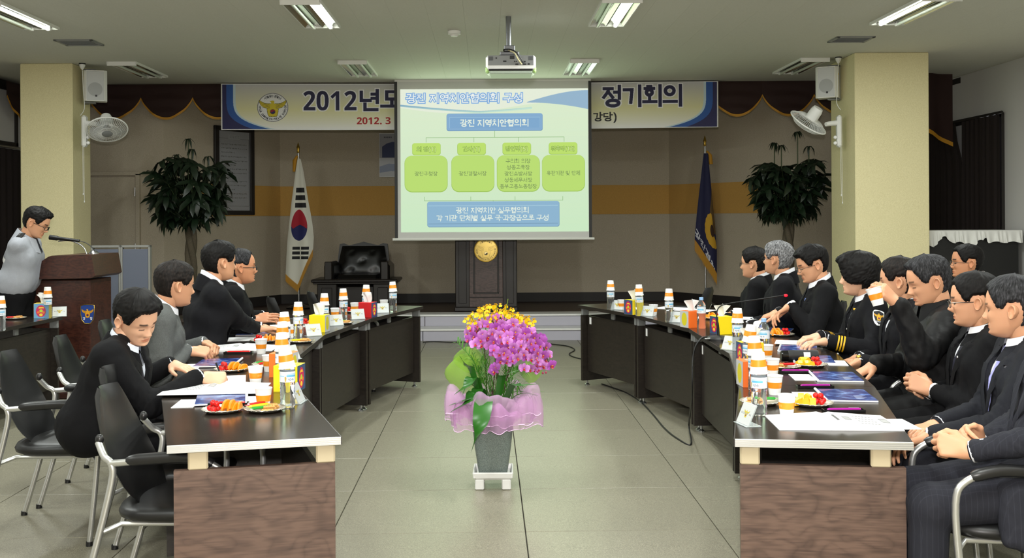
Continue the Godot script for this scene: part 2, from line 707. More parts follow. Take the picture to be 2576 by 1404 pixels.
# eagle over a shield with a two-colour disc
func eagle(im: Image, o: Vector2, r: float, gold: Color, line: Color, red: Color, blue: Color) -> void:
	for sg in [-1.0, 1.0]:
		var xf := Transform2D(Vector2(r * sg, 0), Vector2(0, r), o)
		var wing := [0.04, -0.16, 0.14, -0.26, 0.34, -0.26, 0.5, -0.28, 0.86, -0.48, 0.84, -0.34, 0.78, -0.2, 0.7, -0.1, 0.58, 0.0, 0.44, 0.06, 0.26, 0.1, 0.12, 0.14, 0.04, 0.1]
		fill_poly(im, pts_of(wing, Transform2D(Vector2(r * sg * 1.04, 0), Vector2(0, r * 1.08), o)), line)
		fill_poly(im, pts_of(wing, xf), gold)
		for k in 4:
			var y := -0.22 + k * 0.075
			thick(im, xf * Vector2(0.2, y + 0.06), xf * Vector2(0.82 - k * 0.08, y - 0.16 + k * 0.05), maxf(1.0, r * 0.02), line)
		fill_poly(im, pts_of([0.0, -0.48, 0.1, -0.44, 0.1, -0.3, 0.16, -0.1, 0.14, 0.1, 0.0, 0.16], xf), gold)
		fill_poly(im, pts_of([0.0, 0.02, 0.36, 0.1, 0.34, 0.3, 0.3, 0.5, 0.24, 0.62, 0.0, 0.64], Transform2D(Vector2(r * sg * 1.06, 0), Vector2(0, r * 1.03), o)), line)
		fill_poly(im, pts_of([0.0, 0.02, 0.36, 0.1, 0.34, 0.3, 0.3, 0.5, 0.24, 0.62, 0.0, 0.64], xf), gold)
	fill_poly(im, pts_of([0.0, -0.46, -0.16, -0.44, -0.18, -0.38, -0.06, -0.36], Transform2D(Vector2(r, 0), Vector2(0, r), o)), gold)
	disc(im, o + Vector2(0, 0.3) * r, r * 0.17, r * 0.17, line)
	disc(im, o + Vector2(0, 0.3) * r, r * 0.15, r * 0.15, red)
	fill_poly(im, pts_of([-0.15, 0.3, -0.06, 0.36, 0.06, 0.25, 0.15, 0.3, 0.11, 0.4, 0.0, 0.45, -0.11, 0.4], Transform2D(Vector2(r, 0), Vector2(0, r), o)), blue)

func crest(im: Image, o: Vector2, r: float, ground: Color, rim: Color, gold: Color, line: Color, red: Color, blue: Color, ink: Color) -> void:
	disc(im, o, r, r, rim, 72)
	disc(im, o, r * 0.95, r * 0.95, ground, 72)
	for k in 40:
		var a := TAU * k / 40
		disc(im, o + Vector2(cos(a), sin(a)) * r * 0.68, r * 0.012, r * 0.012, ink, 8)
	eagle(im, o, r, gold, line, red, blue)
	write_round(im, "서울광진경찰서", o, r * 0.8, r * 0.17, 0.0, 0.21, ink)
	write_round(im, "SEOUL GWANGJIN POLICE STATION", o, r * 0.82, r * 0.15, PI, 0.118, ink, true)
# ---------------------------------------------------------------- materials
func make_materials() -> void:
	M.ceiling = tri(mat(rgb8(206, 206, 196), 0.9), grain_image(256, 256, 14.0, 14.0, rgb8(246, 246, 243), rgb8(255, 255, 255), 3, 0.3), 0.9, true)
	M.floor = []
	for k in 3:
		var im := grain_image(384, 384, 26.0, 26.0, [rgb8(106, 102, 88), rgb8(107, 103, 89), rgb8(105, 101, 87)][k], [rgb8(162, 157, 137), rgb8(163, 158, 138), rgb8(161, 156, 136)][k], 11 + k, 0.55, 5)
		var m := tri(mat(Color(1, 1, 1), 0.36), im, 1.3, true)
		M.floor.append(m)
	M.joint = mat(rgb8(52, 50, 40), 0.7)
	M.wall = tri(mat(rgb8(192, 181, 162), 0.9), grain_image(256, 256, 9.0, 9.0, rgb8(226, 224, 220), rgb8(255, 255, 255), 21, 0.35), 2.0, true)
	M.wing = M.wall
	M.stripe = tri(mat(rgb8(204, 158, 82), 0.85), grain_image(128, 128, 9.0, 9.0, rgb8(232, 230, 226), rgb8(255, 255, 255), 23, 0.3), 2.0, true)
	M.side_wall = mat(rgb8(206, 205, 203), 0.9)
	M.cream = tri(mat(rgb8(224, 215, 172), 0.8), grain_image(256, 256, 8.0, 8.0, rgb8(238, 236, 228), rgb8(255, 255, 255), 24, 0.25), 1.6, true)
	M.dark_trim = mat(rgb8(34, 30, 28), 0.6)
	M.stage_floor = tri(mat(rgb8(52, 34, 30), 0.45), grain_image(128, 128, 2.0, 9.0, rgb8(210, 205, 200), rgb8(255, 255, 255), 25, 0.1), 0.8, true)
	M.step_face = mat(rgb8(176, 174, 186), 0.4)
	M.step_nose = mat(rgb8(228, 228, 226), 0.35, 0.2)
	M.white = mat(rgb8(226, 226, 222), 0.5)
	M.white_gloss = mat(rgb8(232, 232, 230), 0.28)
	M.grey_plastic = mat(rgb8(128, 130, 130), 0.5)
	M.black = mat(rgb8(14, 14, 15), 0.5)
	M.black_gloss = mat(rgb8(12, 12, 13), 0.22)
	M.steel = mat(rgb8(196, 198, 200), 0.28, 1.0)
	M.chair_tube = mat(rgb8(205, 206, 204), 0.34, 0.85)
	M.chair_black = mat(rgb8(17, 17, 18), 0.42)
	M.chair_pad = mat(rgb8(26, 26, 27), 0.36)
	M.alu = mat(rgb8(214, 215, 216), 0.32, 0.7)
	M.reflector = mat(rgb8(200, 204, 196), 0.16, 1.0)
	M.tube_off = mat(rgb8(205, 212, 200), 0.3)
	M.tube_on = glow(Color(0.97, 1.0, 0.95), 9.0)
	M.curtain = mat(rgb8(30, 20, 19), 0.85)
	M.valance = mat(rgb8(44, 22, 18), 0.8)
	M.fringe = mat(rgb8(196, 140, 34), 0.7)
	M.gold = mat(rgb8(214, 178, 84), 0.28, 1.0)
	var lam := wood_image(rgb8(34, 30, 27), rgb8(58, 51, 45), 41)
	M.table = tri(mat(rgb8(205, 200, 196), 0.2), lam, 1.1)
	M.table_side = tri(mat(rgb8(205, 200, 196), 0.42), lam, 1.1)
	M.end_panel = tri(mat(Color(1, 1, 1), 0.42), wood_image(rgb8(66, 50, 44), rgb8(104, 82, 71), 43), 0.62)
	M.beige = mat(rgb8(190, 176, 146), 0.45)
	M.red_wood = tri(mat(Color(1, 1, 1), 0.35), wood_image(rgb8(44, 22, 18), rgb8(74, 40, 30), 45), 1.0)
	M.brown_wood = tri(mat(Color(1, 1, 1), 0.4), wood_image(rgb8(56, 42, 40), rgb8(84, 66, 62), 46), 0.8)
	M.dark_wood = mat(rgb8(26, 20, 18), 0.4)
	M.leather = mat(rgb8(13, 12, 12), 0.3)
	M.fabric_grey = mat(rgb8(92, 97, 110), 0.9)
	M.frame_grey = mat(rgb8(140, 140, 136), 0.5, 0.3)
	M.cable = mat(rgb8(16, 16, 16), 0.5)
	M.paper = mat(rgb8(240, 240, 240), 0.7)
	M.daylight = glow(Color(0.95, 0.97, 1.0), 3.0)

# ---------------------------------------------------------------- the room
func wall_run(pts: Array, y0: float, y1: float, thick_: float) -> MB:   # pts of Vector2(x, d); thickness grows to the left of travel
	var mb := MB.new()
	for k in pts.size() - 1:
		var a: Vector2 = pts[k]
		var b: Vector2 = pts[k + 1]
		var n := (b - a).normalized()
		var o := Vector2(-n.y, n.x) * thick_
		var poly := PackedVector2Array([a, b, b + o, a + o])
		# x-y polygon becomes x,-z ; pushed up
		mb.extrude(poly, y0, y1, Transform3D(Basis(Vector3.RIGHT, Vector3(0, 0, -1), Vector3.UP), Vector3.ZERO))
	return mb

func flat_piece(poly: PackedVector2Array, y0: float, y1: float, mb := MB.new()) -> MB:   # polygon of (x, d)
	mb.extrude(poly, y0, y1, Transform3D(Basis(Vector3.RIGHT, Vector3(0, 0, -1), Vector3.UP), Vector3.ZERO))
	return mb

func make_room() -> void:
	var mb := MB.new()
	# floor with its slabs
	mb.box(Vector3(0, -0.06, -5.6), Vector3(13.4, 0.1, 20.6))
	var floor_ := struct("floor", mb, M.joint)
	floor_.rotation.y = 0.0242
	var slab := MB.new()
	slab.box(Vector3(0, -0.005, 0), Vector3(0.920, 0.01, 0.776), 0.0015)
	var slab_mesh := slab.mesh()
	var pos := Vector3(0.176, 0, 0)
	for i in range(-7, 7):
		for j in range(-2, 14):
			if absf(0.176 + (i + 0.5) * 0.925) > 6.5:
				continue
			var s := part("floor_slab", slab_mesh, M.floor[rng.randi() % 3], floor_)
			s.position = pos + Vector3((i + 0.5) * 0.925, rng.randf_range(-0.0006, 0.0), -(3.38 + 0.78 * (j + 0.5) + (0.0 if j > 0 else 0.0)))
	mb = MB.new()
	mb.box(Vector3(0, -0.005, 1.5), Vector3(13.0, 0.01, 6.6))
	part("floor_behind", mb, M.floor[0], floor_)
	# ceiling with its boards
	mb = MB.new()
	mb.box(Vector3(0, CEIL + 0.07, -5.4), Vector3(13.4, 0.12, 21.0))
	var ceil_ := struct("ceiling", mb, M.ceiling)
	ceil_.rotation.y = 0.0242
	var board := MB.new()
	board.box(Vector3(0, 0.005, 0), Vector3(0.2993, 0.01, 0.5996), 0.0004)
	var board_mesh := board.mesh()
	for i in range(-19, 18):
		for j in 8:
			var b := part("ceiling_board", board_mesh, M.ceiling, ceil_)
			b.position = Vector3(0.12 + (i + 0.5) * 0.3, CEIL, -(7.95 + 0.6 * (j + 0.5)))
	# walls
	struct("wall_right", wall_run([Vector2(5.72, -4.6), Vector2(5.42, 14.2)], 0, CEIL + 0.02, -0.15), M.side_wall)
	struct("wall_left", wall_run([Vector2(-5.78, -4.6), Vector2(-6.12, 13.4)], 0, CEIL + 0.02, 0.15), M.side_wall)
	struct("wall_rear", wall_run([Vector2(-6.2, -4.55), Vector2(6.2, -4.55)], 0, CEIL + 0.02, -0.15), M.cream)
	struct("wall_stage", wall_run([Vector2(-3.30, 14.72), Vector2(2.27, 14.92)], 0, CEIL + 0.02, 0.15), M.wall)
	struct("wall_stage_left", wall_run([Vector2(-4.36, 12.95), Vector2(-3.30, 14.72)], 0, CEIL + 0.02, 0.15), M.wing)
	struct("wall_stage_right", wall_run([Vector2(2.27, 14.92), Vector2(3.46, 13.3)], 0, CEIL + 0.02, 0.15), M.wing)
	struct("wall_door_side", wall_run([Vector2(-6.3, 12.95), Vector2(-4.36, 12.95)], 0, CEIL + 0.02, 0.15), M.wall)
	struct("wall_corner_right", wall_run([Vector2(3.46, 13.3), Vector2(3.92, 13.3), Vector2(5.6, 13.42)], 0, CEIL + 0.02, 0.15), M.wall)
	# coloured stripe and skirting on the stage walls
	struct("trim_1", wall_run([Vector2(-3.30, 14.715), Vector2(2.27, 14.915)], 1.55, 1.97, -0.006), M.stripe)
	struct("trim_2", wall_run([Vector2(-4.10, 13.385), Vector2(-3.30, 14.71)], 1.55, 1.97, -0.006), M.stripe)
	struct("trim_3", wall_run([Vector2(2.27, 14.91), Vector2(3.3, 13.52)], 1.55, 1.97, -0.006), M.stripe)
	struct("baseboard_stage", wall_run([Vector2(-4.36, 12.95), Vector2(-3.295, 14.715), Vector2(2.265, 14.915), Vector2(3.46, 13.3)], 0.3, 0.43, -0.015), M.dark_trim)
	struct("trim_4", wall_run([Vector2(5.6, 7.0), Vector2(5.455, 13.5)], CEIL - 0.07, CEIL, 0.03), M.dark_trim)
	struct("trim_5", wall_run([Vector2(-5.92, 7.0), Vector2(-6.08, 12.9)], CEIL - 0.07, CEIL, -0.03), M.dark_trim)
	struct("baseboard_right", wall_run([Vector2(5.6, 4.0), Vector2(5.44, 13.5)], 0.0, 0.1, 0.012), M.dark_trim)
	# pillars
	for p in [[-4.99, 0.56, 11.03, 11.5, "pillar_left"], [3.50, 0.76, 10.60, 11.4, "pillar_right"]]:
		mb = MB.new()
		var x0: float = p[0] if p[0] < 0 else p[0]
		if p[0] < 0:
			x0 = far(184, 160, p[2]).x - p[1] - 0.01
		else:
			x0 = far(2150, 140, p[2]).x
		mb.box(Vector3(x0 + p[1] * 0.5, CEIL * 0.5, -(p[2] + p[3]) * 0.5), Vector3(p[1], CEIL, p[3] - p[2]), 0.008)
		struct(p[4], mb, M.cream)
	# door in the wall beside the stage
	mb = MB.new()
	mb.box(Vector3(0, 1.02, 0), Vector3(0.84, 2.04, 0.035), 0.004)
	var door := struct("door_1", mb, M.wall)
	door.position = Vector3(far(270, 500, 12.95).x - 0.05, 0, -12.93)
	mb = MB.new()
	mb.box(Vector3(-0.445, 1.04, 0.01), Vector3(0.05, 2.08, 0.05), 0.004)
	mb.box(Vector3(0.445, 1.04, 0.01), Vector3(0.05, 2.08, 0.05), 0.004)
	mb.box(Vector3(0, 2.085, 0.01), Vector3(0.94, 0.05, 0.05), 0.004)
	part("door_frame", mb, M.wall, door)
	for y in [0.3, 1.1, 1.8]:
		mb = MB.new()
		mb.tube([Vector3(0.415, y, 0.035), Vector3(0.415, y + 0.11, 0.035)], 0.009, 8)
		part("hinge", mb, M.steel, door)
	mb = MB.new()
	mb.sphere(Vector3(-0.35, 1.0, 0.05), Vector3(0.028, 0.028, 0.028))
	part("knob", mb, M.steel, door)
	# curtained windows in the side walls
	window_right()
	window_left()

func curtain(a: Vector2, b: Vector2, y0: float, y1: float, folds: int, amp: float, lean := 0.0) -> MB:
	var mb := MB.new()
	var n := folds * 8
	var dir := (b - a).normalized()
	var nn := Vector2(-dir.y, dir.x)
	var rows := []
	for j in 13:
		var t := j / 12.0
		var row := PackedVector3Array()
		for i in n + 1:
			var s := float(i) / n
			var w := sin(s * folds * TAU + sin(s * 9.0) * 0.8) * amp * (0.5 + 0.5 * t) + sin(s * folds * 2.3 * TAU + 1.3) * amp * 0.3
			var p := a.lerp(b, s) + nn * w
			p += dir * lean * smoothstep(0.02, 0.2, t) * (1.0 - s)
			row.append(Vector3(p.x, lerpf(y1, y0, t), -p.y))
		rows.append(row)
	mb.grid(rows)
	var back := []
	for r in rows:
		var q := PackedVector3Array()
		for p in r:
			q.append(p + Vector3(nn.x, 0, -nn.y) * 0.004)
		back.append(q)
	mb.grid(back, false, true)
	return mb

func window_right() -> void:
	var mb := MB.new()
	mb.box(Vector3(0, 0, 0), Vector3(0.02, 1.5, 1.7))
	var wnd := struct("window_1", mb, M.daylight)
	wnd.position = Vector3(5.465, 1.85, -12.35)
	mb = MB.new()
	for z in [-0.87, 0.0, 0.87]:
		mb.box(Vector3(-0.01, 0, z), Vector3(0.05, 1.56, 0.05), 0.004)
	for y in [-0.77, 0.77]:
		mb.box(Vector3(-0.01, y, 0), Vector3(0.05, 0.05, 1.78), 0.004)
	part("window_frame", mb, M.dark_trim, wnd)
	var p := Vector2(5.40, 11.42)
	var q := Vector2(5.385, 12.33)
	tag(part_top("window_curtain", curtain(p, q, 0.05, 2.62, 7, 0.025), M.curtain), "dark brown curtain hanging beside the white wall end, behind the draped cabinet", "curtain", "dark curtains on the side walls")
	var c2 := curtain(Vector2(5.385, 12.52), Vector2(5.36, 13.3), 0.05, 2.62, 6, 0.025, -0.17)
	tag(part_top("window_curtain", c2, M.curtain), "dark brown curtain with a bright gap of daylight at its edge", "curtain", "dark curtains on the side walls")
	mb = MB.new()
	mb.tube([Vector3(5.40, 2.64, -11.38), Vector3(5.36, 2.64, -13.45)], 0.016, 8)
	tag(part_top("curtain_rail", mb, M.dark_trim), "dark rail carrying the curtains behind the draped cabinet", "curtain rail")

func window_left() -> void:
	var mb := MB.new()
	mb.box(Vector3(0, 0, 0), Vector3(0.02, 0.62, 1.6), 0.004)
	var wnd := struct("window_2", mb, M.side_wall)
	wnd.position = Vector3(-6.02, 2.75, -11.7)
	mb = MB.new()
	for z in [-0.82, 0.82]:
		mb.box(Vector3(0.01, 0, z), Vector3(0.05, 0.7, 0.05), 0.004)
	for y in [-0.33, 0.33]:
		mb.box(Vector3(0.01, y, 0), Vector3(0.05, 0.05, 1.7), 0.004)
	part("window_frame", mb, M.dark_trim, wnd)
	tag(part_top("window_curtain", curtain(Vector2(-5.96, 10.2), Vector2(-6.0, 12.8), 0.04, 2.36, 14, 0.03), M.curtain), "black pleated curtain on the wall behind the standing officer", "curtain", "dark curtains on the side walls")
	mb = MB.new()
	mb.tube([Vector3(-5.93, 2.38, -10.15), Vector3(-5.97, 2.38, -12.85)], 0.014, 8)
	tag(part_top("curtain_rail", mb, M.steel), "metal rail carrying the black pleated curtain behind the officer", "curtain rail")

func part_top(called: String, shape, m: Material, at := Vector3.ZERO) -> MeshInstance3D:
	var o := part(numbered(called), shape, m, self)
	o.position = at
	return o

# ---------------------------------------------------------------- ceiling lamps
func make_lamp(x: float, d0: float, lit: Array, label: String, group: String) -> void:
	var t := thing("ceiling_lamp", label, "lamp", Vector3(x + 0.0242 * (8.4 - d0), CEIL, -d0), 0.0242, group)
	var len := 1.09
	var mb := MB.new()
	# open trough: end plates, sides, middle ridge
	mb.box(Vector3(0, -0.022, -0.006), Vector3(0.31, 0.044, 0.012), 0.002)
	mb.box(Vector3(0, -0.012, -len + 0.006), Vector3(0.31, 0.024, 0.012), 0.002)
	mb.box(Vector3(-0.152, -0.012, -len * 0.5), Vector3(0.008, 0.024, len))
	mb.box(Vector3(0.152, -0.012, -len * 0.5), Vector3(0.008, 0.024, len))
	part("housing", mb, M.white, t)
	mb = MB.new()
	for sx in [-1.0, 1.0]:
		var prof := [Vector2(0.005, -0.02), Vector2(0.03, -0.008), Vector2(0.075, -0.003), Vector2(0.12, -0.008), Vector2(0.147, -0.022)]
		var a := PackedVector3Array()
		var b := PackedVector3Array()
		for p in prof:
			a.append(Vector3(p.x * sx, p.y, -0.012))
			b.append(Vector3(p.x * sx, p.y, -len + 0.012))
		mb.grid([a, b], false, sx > 0)
	part("reflector", mb, M.reflector, t)
	for k in 2:
		var tx := -0.075 if k == 0 else 0.075
		mb = MB.new()
		mb.tube([Vector3(tx, -0.024, -0.05), Vector3(tx, -0.024, -len + 0.05)], 0.014, 12)
		part("tube", mb, M.tube_on if lit[k] else M.tube_off, t, "glowing fluorescent tube" if lit[k] else "unlit fluorescent tube")
		for e in [-0.03, -len + 0.03]:
			mb = MB.new()
			mb.box(Vector3(tx, -0.02, e), Vector3(0.034, 0.034, 0.035), 0.005)
			part("socket", mb, M.white, t)
		if lit[k]:
			var l := AreaLight3D.new()
			l.name = "tube_light"
			l.area_size = Vector2(0.03, len - 0.1)
			l.area_normalize_energy = true
			l.light_energy = LAMP
			l.light_color = Color(0.98, 1.0, 0.985)
			l.area_range = 30.0
			l.area_attenuation = 2.0
			l.shadow_enabled = true
			l.rotation.x = -PI / 2
			l.position = Vector3(tx, -0.0405, -len * 0.5)
			t.add_child(l, true)

const LAMP := 3.5
func make_ceiling_lamps() -> void:
	var xs := [-4.06, -1.62, 0.84, 3.28]
	var glowing := [[false, true], [false, true], [false, true], [true, false]]
	for k in 4:
		make_lamp(xs[k], 7.88, glowing[k], ["ceiling lamp with one glowing tube above the lectern and officer", "ceiling lamp with one glowing tube between the officer's lamp and the projector", "ceiling lamp with one glowing tube right beside the projector pole", "ceiling lamp with one glowing tube above the policewoman's row"][k], "half-lit ceiling lamps")
		make_lamp(xs[k], 10.93, [false, false], ["unlit ceiling lamp beside the pillar with the lectern", "unlit ceiling lamp above the banner crest", "unlit ceiling lamp between projector and banner end", "unlit ceiling lamp beside the pillar near the policewoman"][k], "unlit ceiling lamps")
		make_lamp(xs[k], 4.85, glowing[k], "half-lit ceiling lamp above the nearer tables", "lit lamps over the nearer tables")
		make_lamp(xs[k], 1.8, glowing[k], "half-lit ceiling lamp at the end of the hall away from the screen", "lit lamps away from the screen")
	for a in [[199, 106, "flush ceiling vent near the pillar behind the officer"], [2141, 98, "flush ceiling vent near the pillar behind the policewoman"]]:
		var p := on_ceiling(a[0], a[1])
		var t := thing("ceiling_vent", a[2], "vent", p, 0.02, "ceiling vents")
		var mb := MB.new()
		for s in [-1.0, 1.0]:
			mb.box(Vector3(s * 0.165, -0.006, 0), Vector3(0.03, 0.012, 0.3), 0.002)
			mb.box(Vector3(0, -0.006, s * 0.135), Vector3(0.36, 0.012, 0.03), 0.002)
		part("vent_frame", mb, M.grey_plastic, t)
		for k in 6:
			mb = MB.new()
			mb.box(Vector3(0, -0.006, -0.1 + k * 0.04), Vector3(0.3, 0.003, 0.026), 0.0, Basis(Vector3.RIGHT, 0.5))
			part("slat", mb, M.grey_plastic, t)
	# smoke detector
	var sd := thing("smoke_detector", "small round white smoke detector on the ceiling", "smoke detector", on_ceiling(1143, 78))
	var q := MB.new()
	q.lathe([Vector2(0.0, -0.05), Vector2(0.03, -0.05), Vector2(0.04, -0.035)], 20)
	part("sensor", q, M.white, sd)
	q = MB.new()
	q.lathe([Vector2(0.04, -0.036), Vector2(0.058, -0.03), Vector2(0.06, -0.002), Vector2(0.0, 0.0)], 24)
	part("base", q, M.white, sd)

func on_ceiling(px: float, py: float) -> Vector3:
	return on(px, py, CEIL)
# ---------------------------------------------------------------- stage, screen, banner, drapes, flags
func make_stage() -> void:
	var poly := PackedVector2Array([Vector2(-4.4, 12.97), Vector2(3.5, 12.97), Vector2(3.46, 13.3), Vector2(2.27, 14.92), Vector2(-3.3, 14.72), Vector2(-4.36, 12.98)])
	var st := struct("stage_platform", flat_piece(poly, 0.0, 0.3), M.stage_floor)
	var mb := MB.new()
	# two pale steps
	var sp := thing("stage_steps", "pair of pale grey steps with white nosing leading up to the stage", "steps", Vector3(-0.1, 0, -12.66))
	for k in 2:
		var y := 0.15 * k
		var z := -0.3 * k
		for i in 4:
			mb = MB.new()
			mb.box(Vector3(-1.5 + i * 1.0, y + 0.062, z - 0.02), Vector3(0.992, 0.124, 0.04), 0.002)
			part("riser", mb, M.step_face, sp)
		mb = MB.new()
		mb.box(Vector3(0, y + 0.137, z - 0.15 + 0.012), Vector3(4.0, 0.026, 0.32), 0.006)
		part("tread", mb, M.step_nose, sp)
	screen()
	banner()
	valances()
	podium()
	desk_and_chair()
	flags()
	st.set_meta("kind", "structure")

func screen() -> void:
	var d := 12.50
	var a := far(992, 206, d)
	var b := far(1489, 600, d)
	var c := (a + b) * 0.5
	var w := b.x - a.x
	var hh := a.y - b.y
	var t := thing("projection_screen", "pull-down projection screen showing a pale green slide of boxes", "screen", c)
	var mb := MB.new()
	mb.box(Vector3.ZERO, Vector3(w, hh, 0.004))
	part("sheet", mb, mat(rgb8(205, 205, 203), 0.8), t)
	for s in [-1.0, 1.0]:
		mb = MB.new()
		mb.box(Vector3(s * (w * 0.5 - 0.016), 0, 0.003), Vector3(0.036, hh, 0.003))
		part("border", mb, M.black, t)
	mb = MB.new()
	mb.tube([Vector3(-w * 0.5 - 0.03, -hh * 0.5, 0), Vector3(w * 0.5 + 0.03, -hh * 0.5, 0)], 0.016, 10)
	part("weight_bar", mb, M.white, t)
	mb = MB.new()
	mb.box(Vector3(0, hh * 0.5 + 0.012, -0.03), Vector3(w, 0.05, 0.06), 0.008)
	part("roller_case", mb, M.white, t)
	# the projected slide
	var im := slide_image()
	var p0 := far(1007, 225, d) - c
	var p1 := far(1481, 582, d) - c
	mb = MB.new()
	var z := 0.006
	mb.quad(Vector3(p0.x, p1.y, z), Vector3(p1.x, p1.y, z), Vector3(p1.x, p0.y, z), Vector3(p0.x, p0.y, z))
	var m := mat(Color(0, 0, 0), 0.9, 0.0, 0.1)
	m.emission_enabled = true
	m.emission = Color(0, 0, 0)
	m.emission_texture = tex(im)
	m.emission_energy_multiplier = 0.64
	part("slide", mb, m, t, "pale green slide with blue and green boxes")
	var l := AreaLight3D.new()
	l.name = "slide_light"
	l.area_size = Vector2(p1.x - p0.x, p0.y - p1.y)
	l.area_normalize_energy = true
	l.light_energy = 1.3
	l.light_color = Color(0.9, 1.0, 0.82)
	l.area_range = 30.0
	l.area_attenuation = 2.0
	l.shadow_enabled = true
	l.rotation.y = PI
	l.position = Vector3((p0.x + p1.x) * 0.5, (p0.y + p1.y) * 0.5, 0.03)
	t.add_child(l, true)

func slide_image() -> Image:
	var w := 1424
	var h := 1072
	var im := Image.create(w, h, false, Image.FORMAT_RGB8)
	im.fill(rgb8(236, 248, 222))
	for y in h:
		var t := float(y) / h
		im.fill_rect(Rect2i(0, y, w, 1), rgb8(232, 247, 216).lerp(rgb8(214, 244, 206), t))
	var s := w / 2432.0   # from the zoomed view of the slide: 2432 units wide
	# waves
	var wave := PackedVector2Array([Vector2(0, 0), Vector2(w, 0), Vector2(w, 260 * s)])
	for i in 33:
		var u := 1.0 - i / 32.0
		wave.append(Vector2(u * w, (230 + 75 * sin(u * 5.2 + 0.1) + 10 * u) * s))
	fill_poly(im, wave, rgb8(240, 248, 228))
	for k in 10:
		var pv := Vector2.ZERO
		for i in 41:
			var u := i / 40.0
			var p := Vector2(u * w, (205 + 100 * sin(clampf(u * 1.55, 0, 1) * PI * 0.5) - maxf(0, u - 0.42) * 230 - 5 + k * 2.2) * s)
			if i > 0 and u < 0.72:
				thick(im, pv, p, 3, rgb8(126, 170, 202).lerp(rgb8(205, 238, 220), clampf(u * 1.2 + k * 0.05, 0, 1)))
			pv = p
	var fin := PackedVector2Array()
	for i in 21:
		var u := i / 20.0
		fin.append(Vector2((1640 + 800 * u) * s, (170 - 148 * sin(u * PI * 0.5)) * s))
	for i in 21:
		var u := 1.0 - i / 20.0
		fin.append(Vector2((1640 + 800 * u) * s, (178 + 90 * pow(u, 2.0)) * s))
	fill_poly(im, fin, rgb8(158, 190, 214))
	# title
	for g in [14.0, 10.0, 6.0]:
		write(im, "광진 지역치안협의회 구성", Vector2(76, 58) * s, 118 * s, 0.12, rgb8(196, 224, 244).lerp(rgb8(104, 158, 222), (14.0 - g) / 8.0), 1.06, g)
	write(im, "광진 지역치안협의회 구성", Vector2(76, 58) * s, 118 * s, 0.12, rgb8(246, 252, 248), 1.06)
	var blue := rgb8(142, 182, 218)
	var pale := rgb8(240, 250, 236)
	# upper box
	round_box(im, Rect2(598 * s, 315 * s, 1245 * s, 225 * s), 30 * s, rgb8(120, 158, 190))
	round_box(im, Rect2(602 * s, 315 * s, 1238 * s, 216 * s), 28 * s, blue)
	round_box(im, Rect2(636 * s, 360 * s, 1170 * s, 140 * s), 4 * s, rgb8(166, 206, 232))
	round_box(im, Rect2(640 * s, 368 * s, 1164 * s, 132 * s), 4 * s, rgb8(136, 178, 216))
	write_mid(im, "광진 지역치안협의회", Vector2(1222, 436) * s, 92 * s, 0.14, pale, 1.0)
	# lines
	var ln := rgb8(140, 186, 120)
	for q in [[1220, 540, 1220, 620], [330, 620, 2118, 620], [330, 620, 330, 680], [950, 620, 950, 680], [1526, 620, 1526, 680], [2118, 620, 2118, 680], [306, 1380, 306, 1430], [906, 1380, 906, 1430], [1480, 1380, 1480, 1430], [2098, 1380, 2098, 1430], [306, 1430, 2098, 1430], [1196, 1430, 1196, 1470]]:
		thick(im, Vector2(q[0], q[1]) * s, Vector2(q[2], q[3]) * s, 3, ln)
	var heads := ["의 장(1)", "간사(1)", "당연직(5)", "위촉직(12)"]
	var bodies := [["광진구청장"], ["광진경찰서장"], ["구의회 의장", "성동교육장", "광진소방서장", "성동세무서장", "동부고용노동청장"], ["유관기관 및 단체"]]
	for k in 4:
		var hx: float = [150, 735, 1320, 1920][k]
		var bx: float = [50, 655, 1245, 1830][k]
		round_box(im, Rect2(hx * s, 690 * s, 370 * s, 156 * s), 34 * s, rgb8(170, 208, 96))
		round_box(im, Rect2((hx + 4) * s, 690 * s, 362 * s, 148 * s), 32 * s, rgb8(198, 234, 116))
		round_box(im, Rect2(bx * s, 850 * s, 558 * s, 470 * s), 96 * s, rgb8(168, 206, 100))
		round_box(im, Rect2((bx + 5) * s, 850 * s, 548 * s, 460 * s), 94 * s, rgb8(196, 232, 122))
		var size := 62.0 if k < 3 else 56.0
		write_mid(im, heads[k], Vector2(hx + 185, 768) * s, size * s, 0.1, rgb8(128, 168, 64), 1.0, 4.0)
		write_mid(im, heads[k], Vector2(hx + 185, 768) * s, size * s, 0.08, rgb8(214, 240, 150), 1.0, 0.0)
		var n: int = bodies[k].size()
		for i in n:
			var y := 1082.0 if n == 1 else 925.0 + i * 81.0
			write_mid(im, bodies[k][i], Vector2(bx + 279, y) * s, 58 * s, 0.09, rgb8(118, 142, 94), 1.0 if k < 3 else 0.94)
	# lower box
	round_box(im, Rect2(340 * s, 1440 * s, 1715 * s, 330 * s), 34 * s, rgb8(132, 170, 196))
	round_box(im, Rect2(344 * s, 1440 * s, 1706 * s, 320 * s), 32 * s, rgb8(150, 190, 218))
	im.fill_rect(Rect2i(int(356 * s), int(1492 * s), int(1680 * s), 5), rgb8(176, 214, 232))
	im.fill_rect(Rect2i(int(356 * s), int(1722 * s), int(1680 * s), 4), rgb8(128, 164, 190))
	write_mid(im, "광진 지역치안 실무협의회", Vector2(1190, 1554) * s, 78 * s, 0.12, pale, 1.0)
	write_mid(im, "각 기관 단체별 실무 국·과장급으로 구성", Vector2(1190, 1652) * s, 78 * s, 0.12, pale, 1.0)
	return im

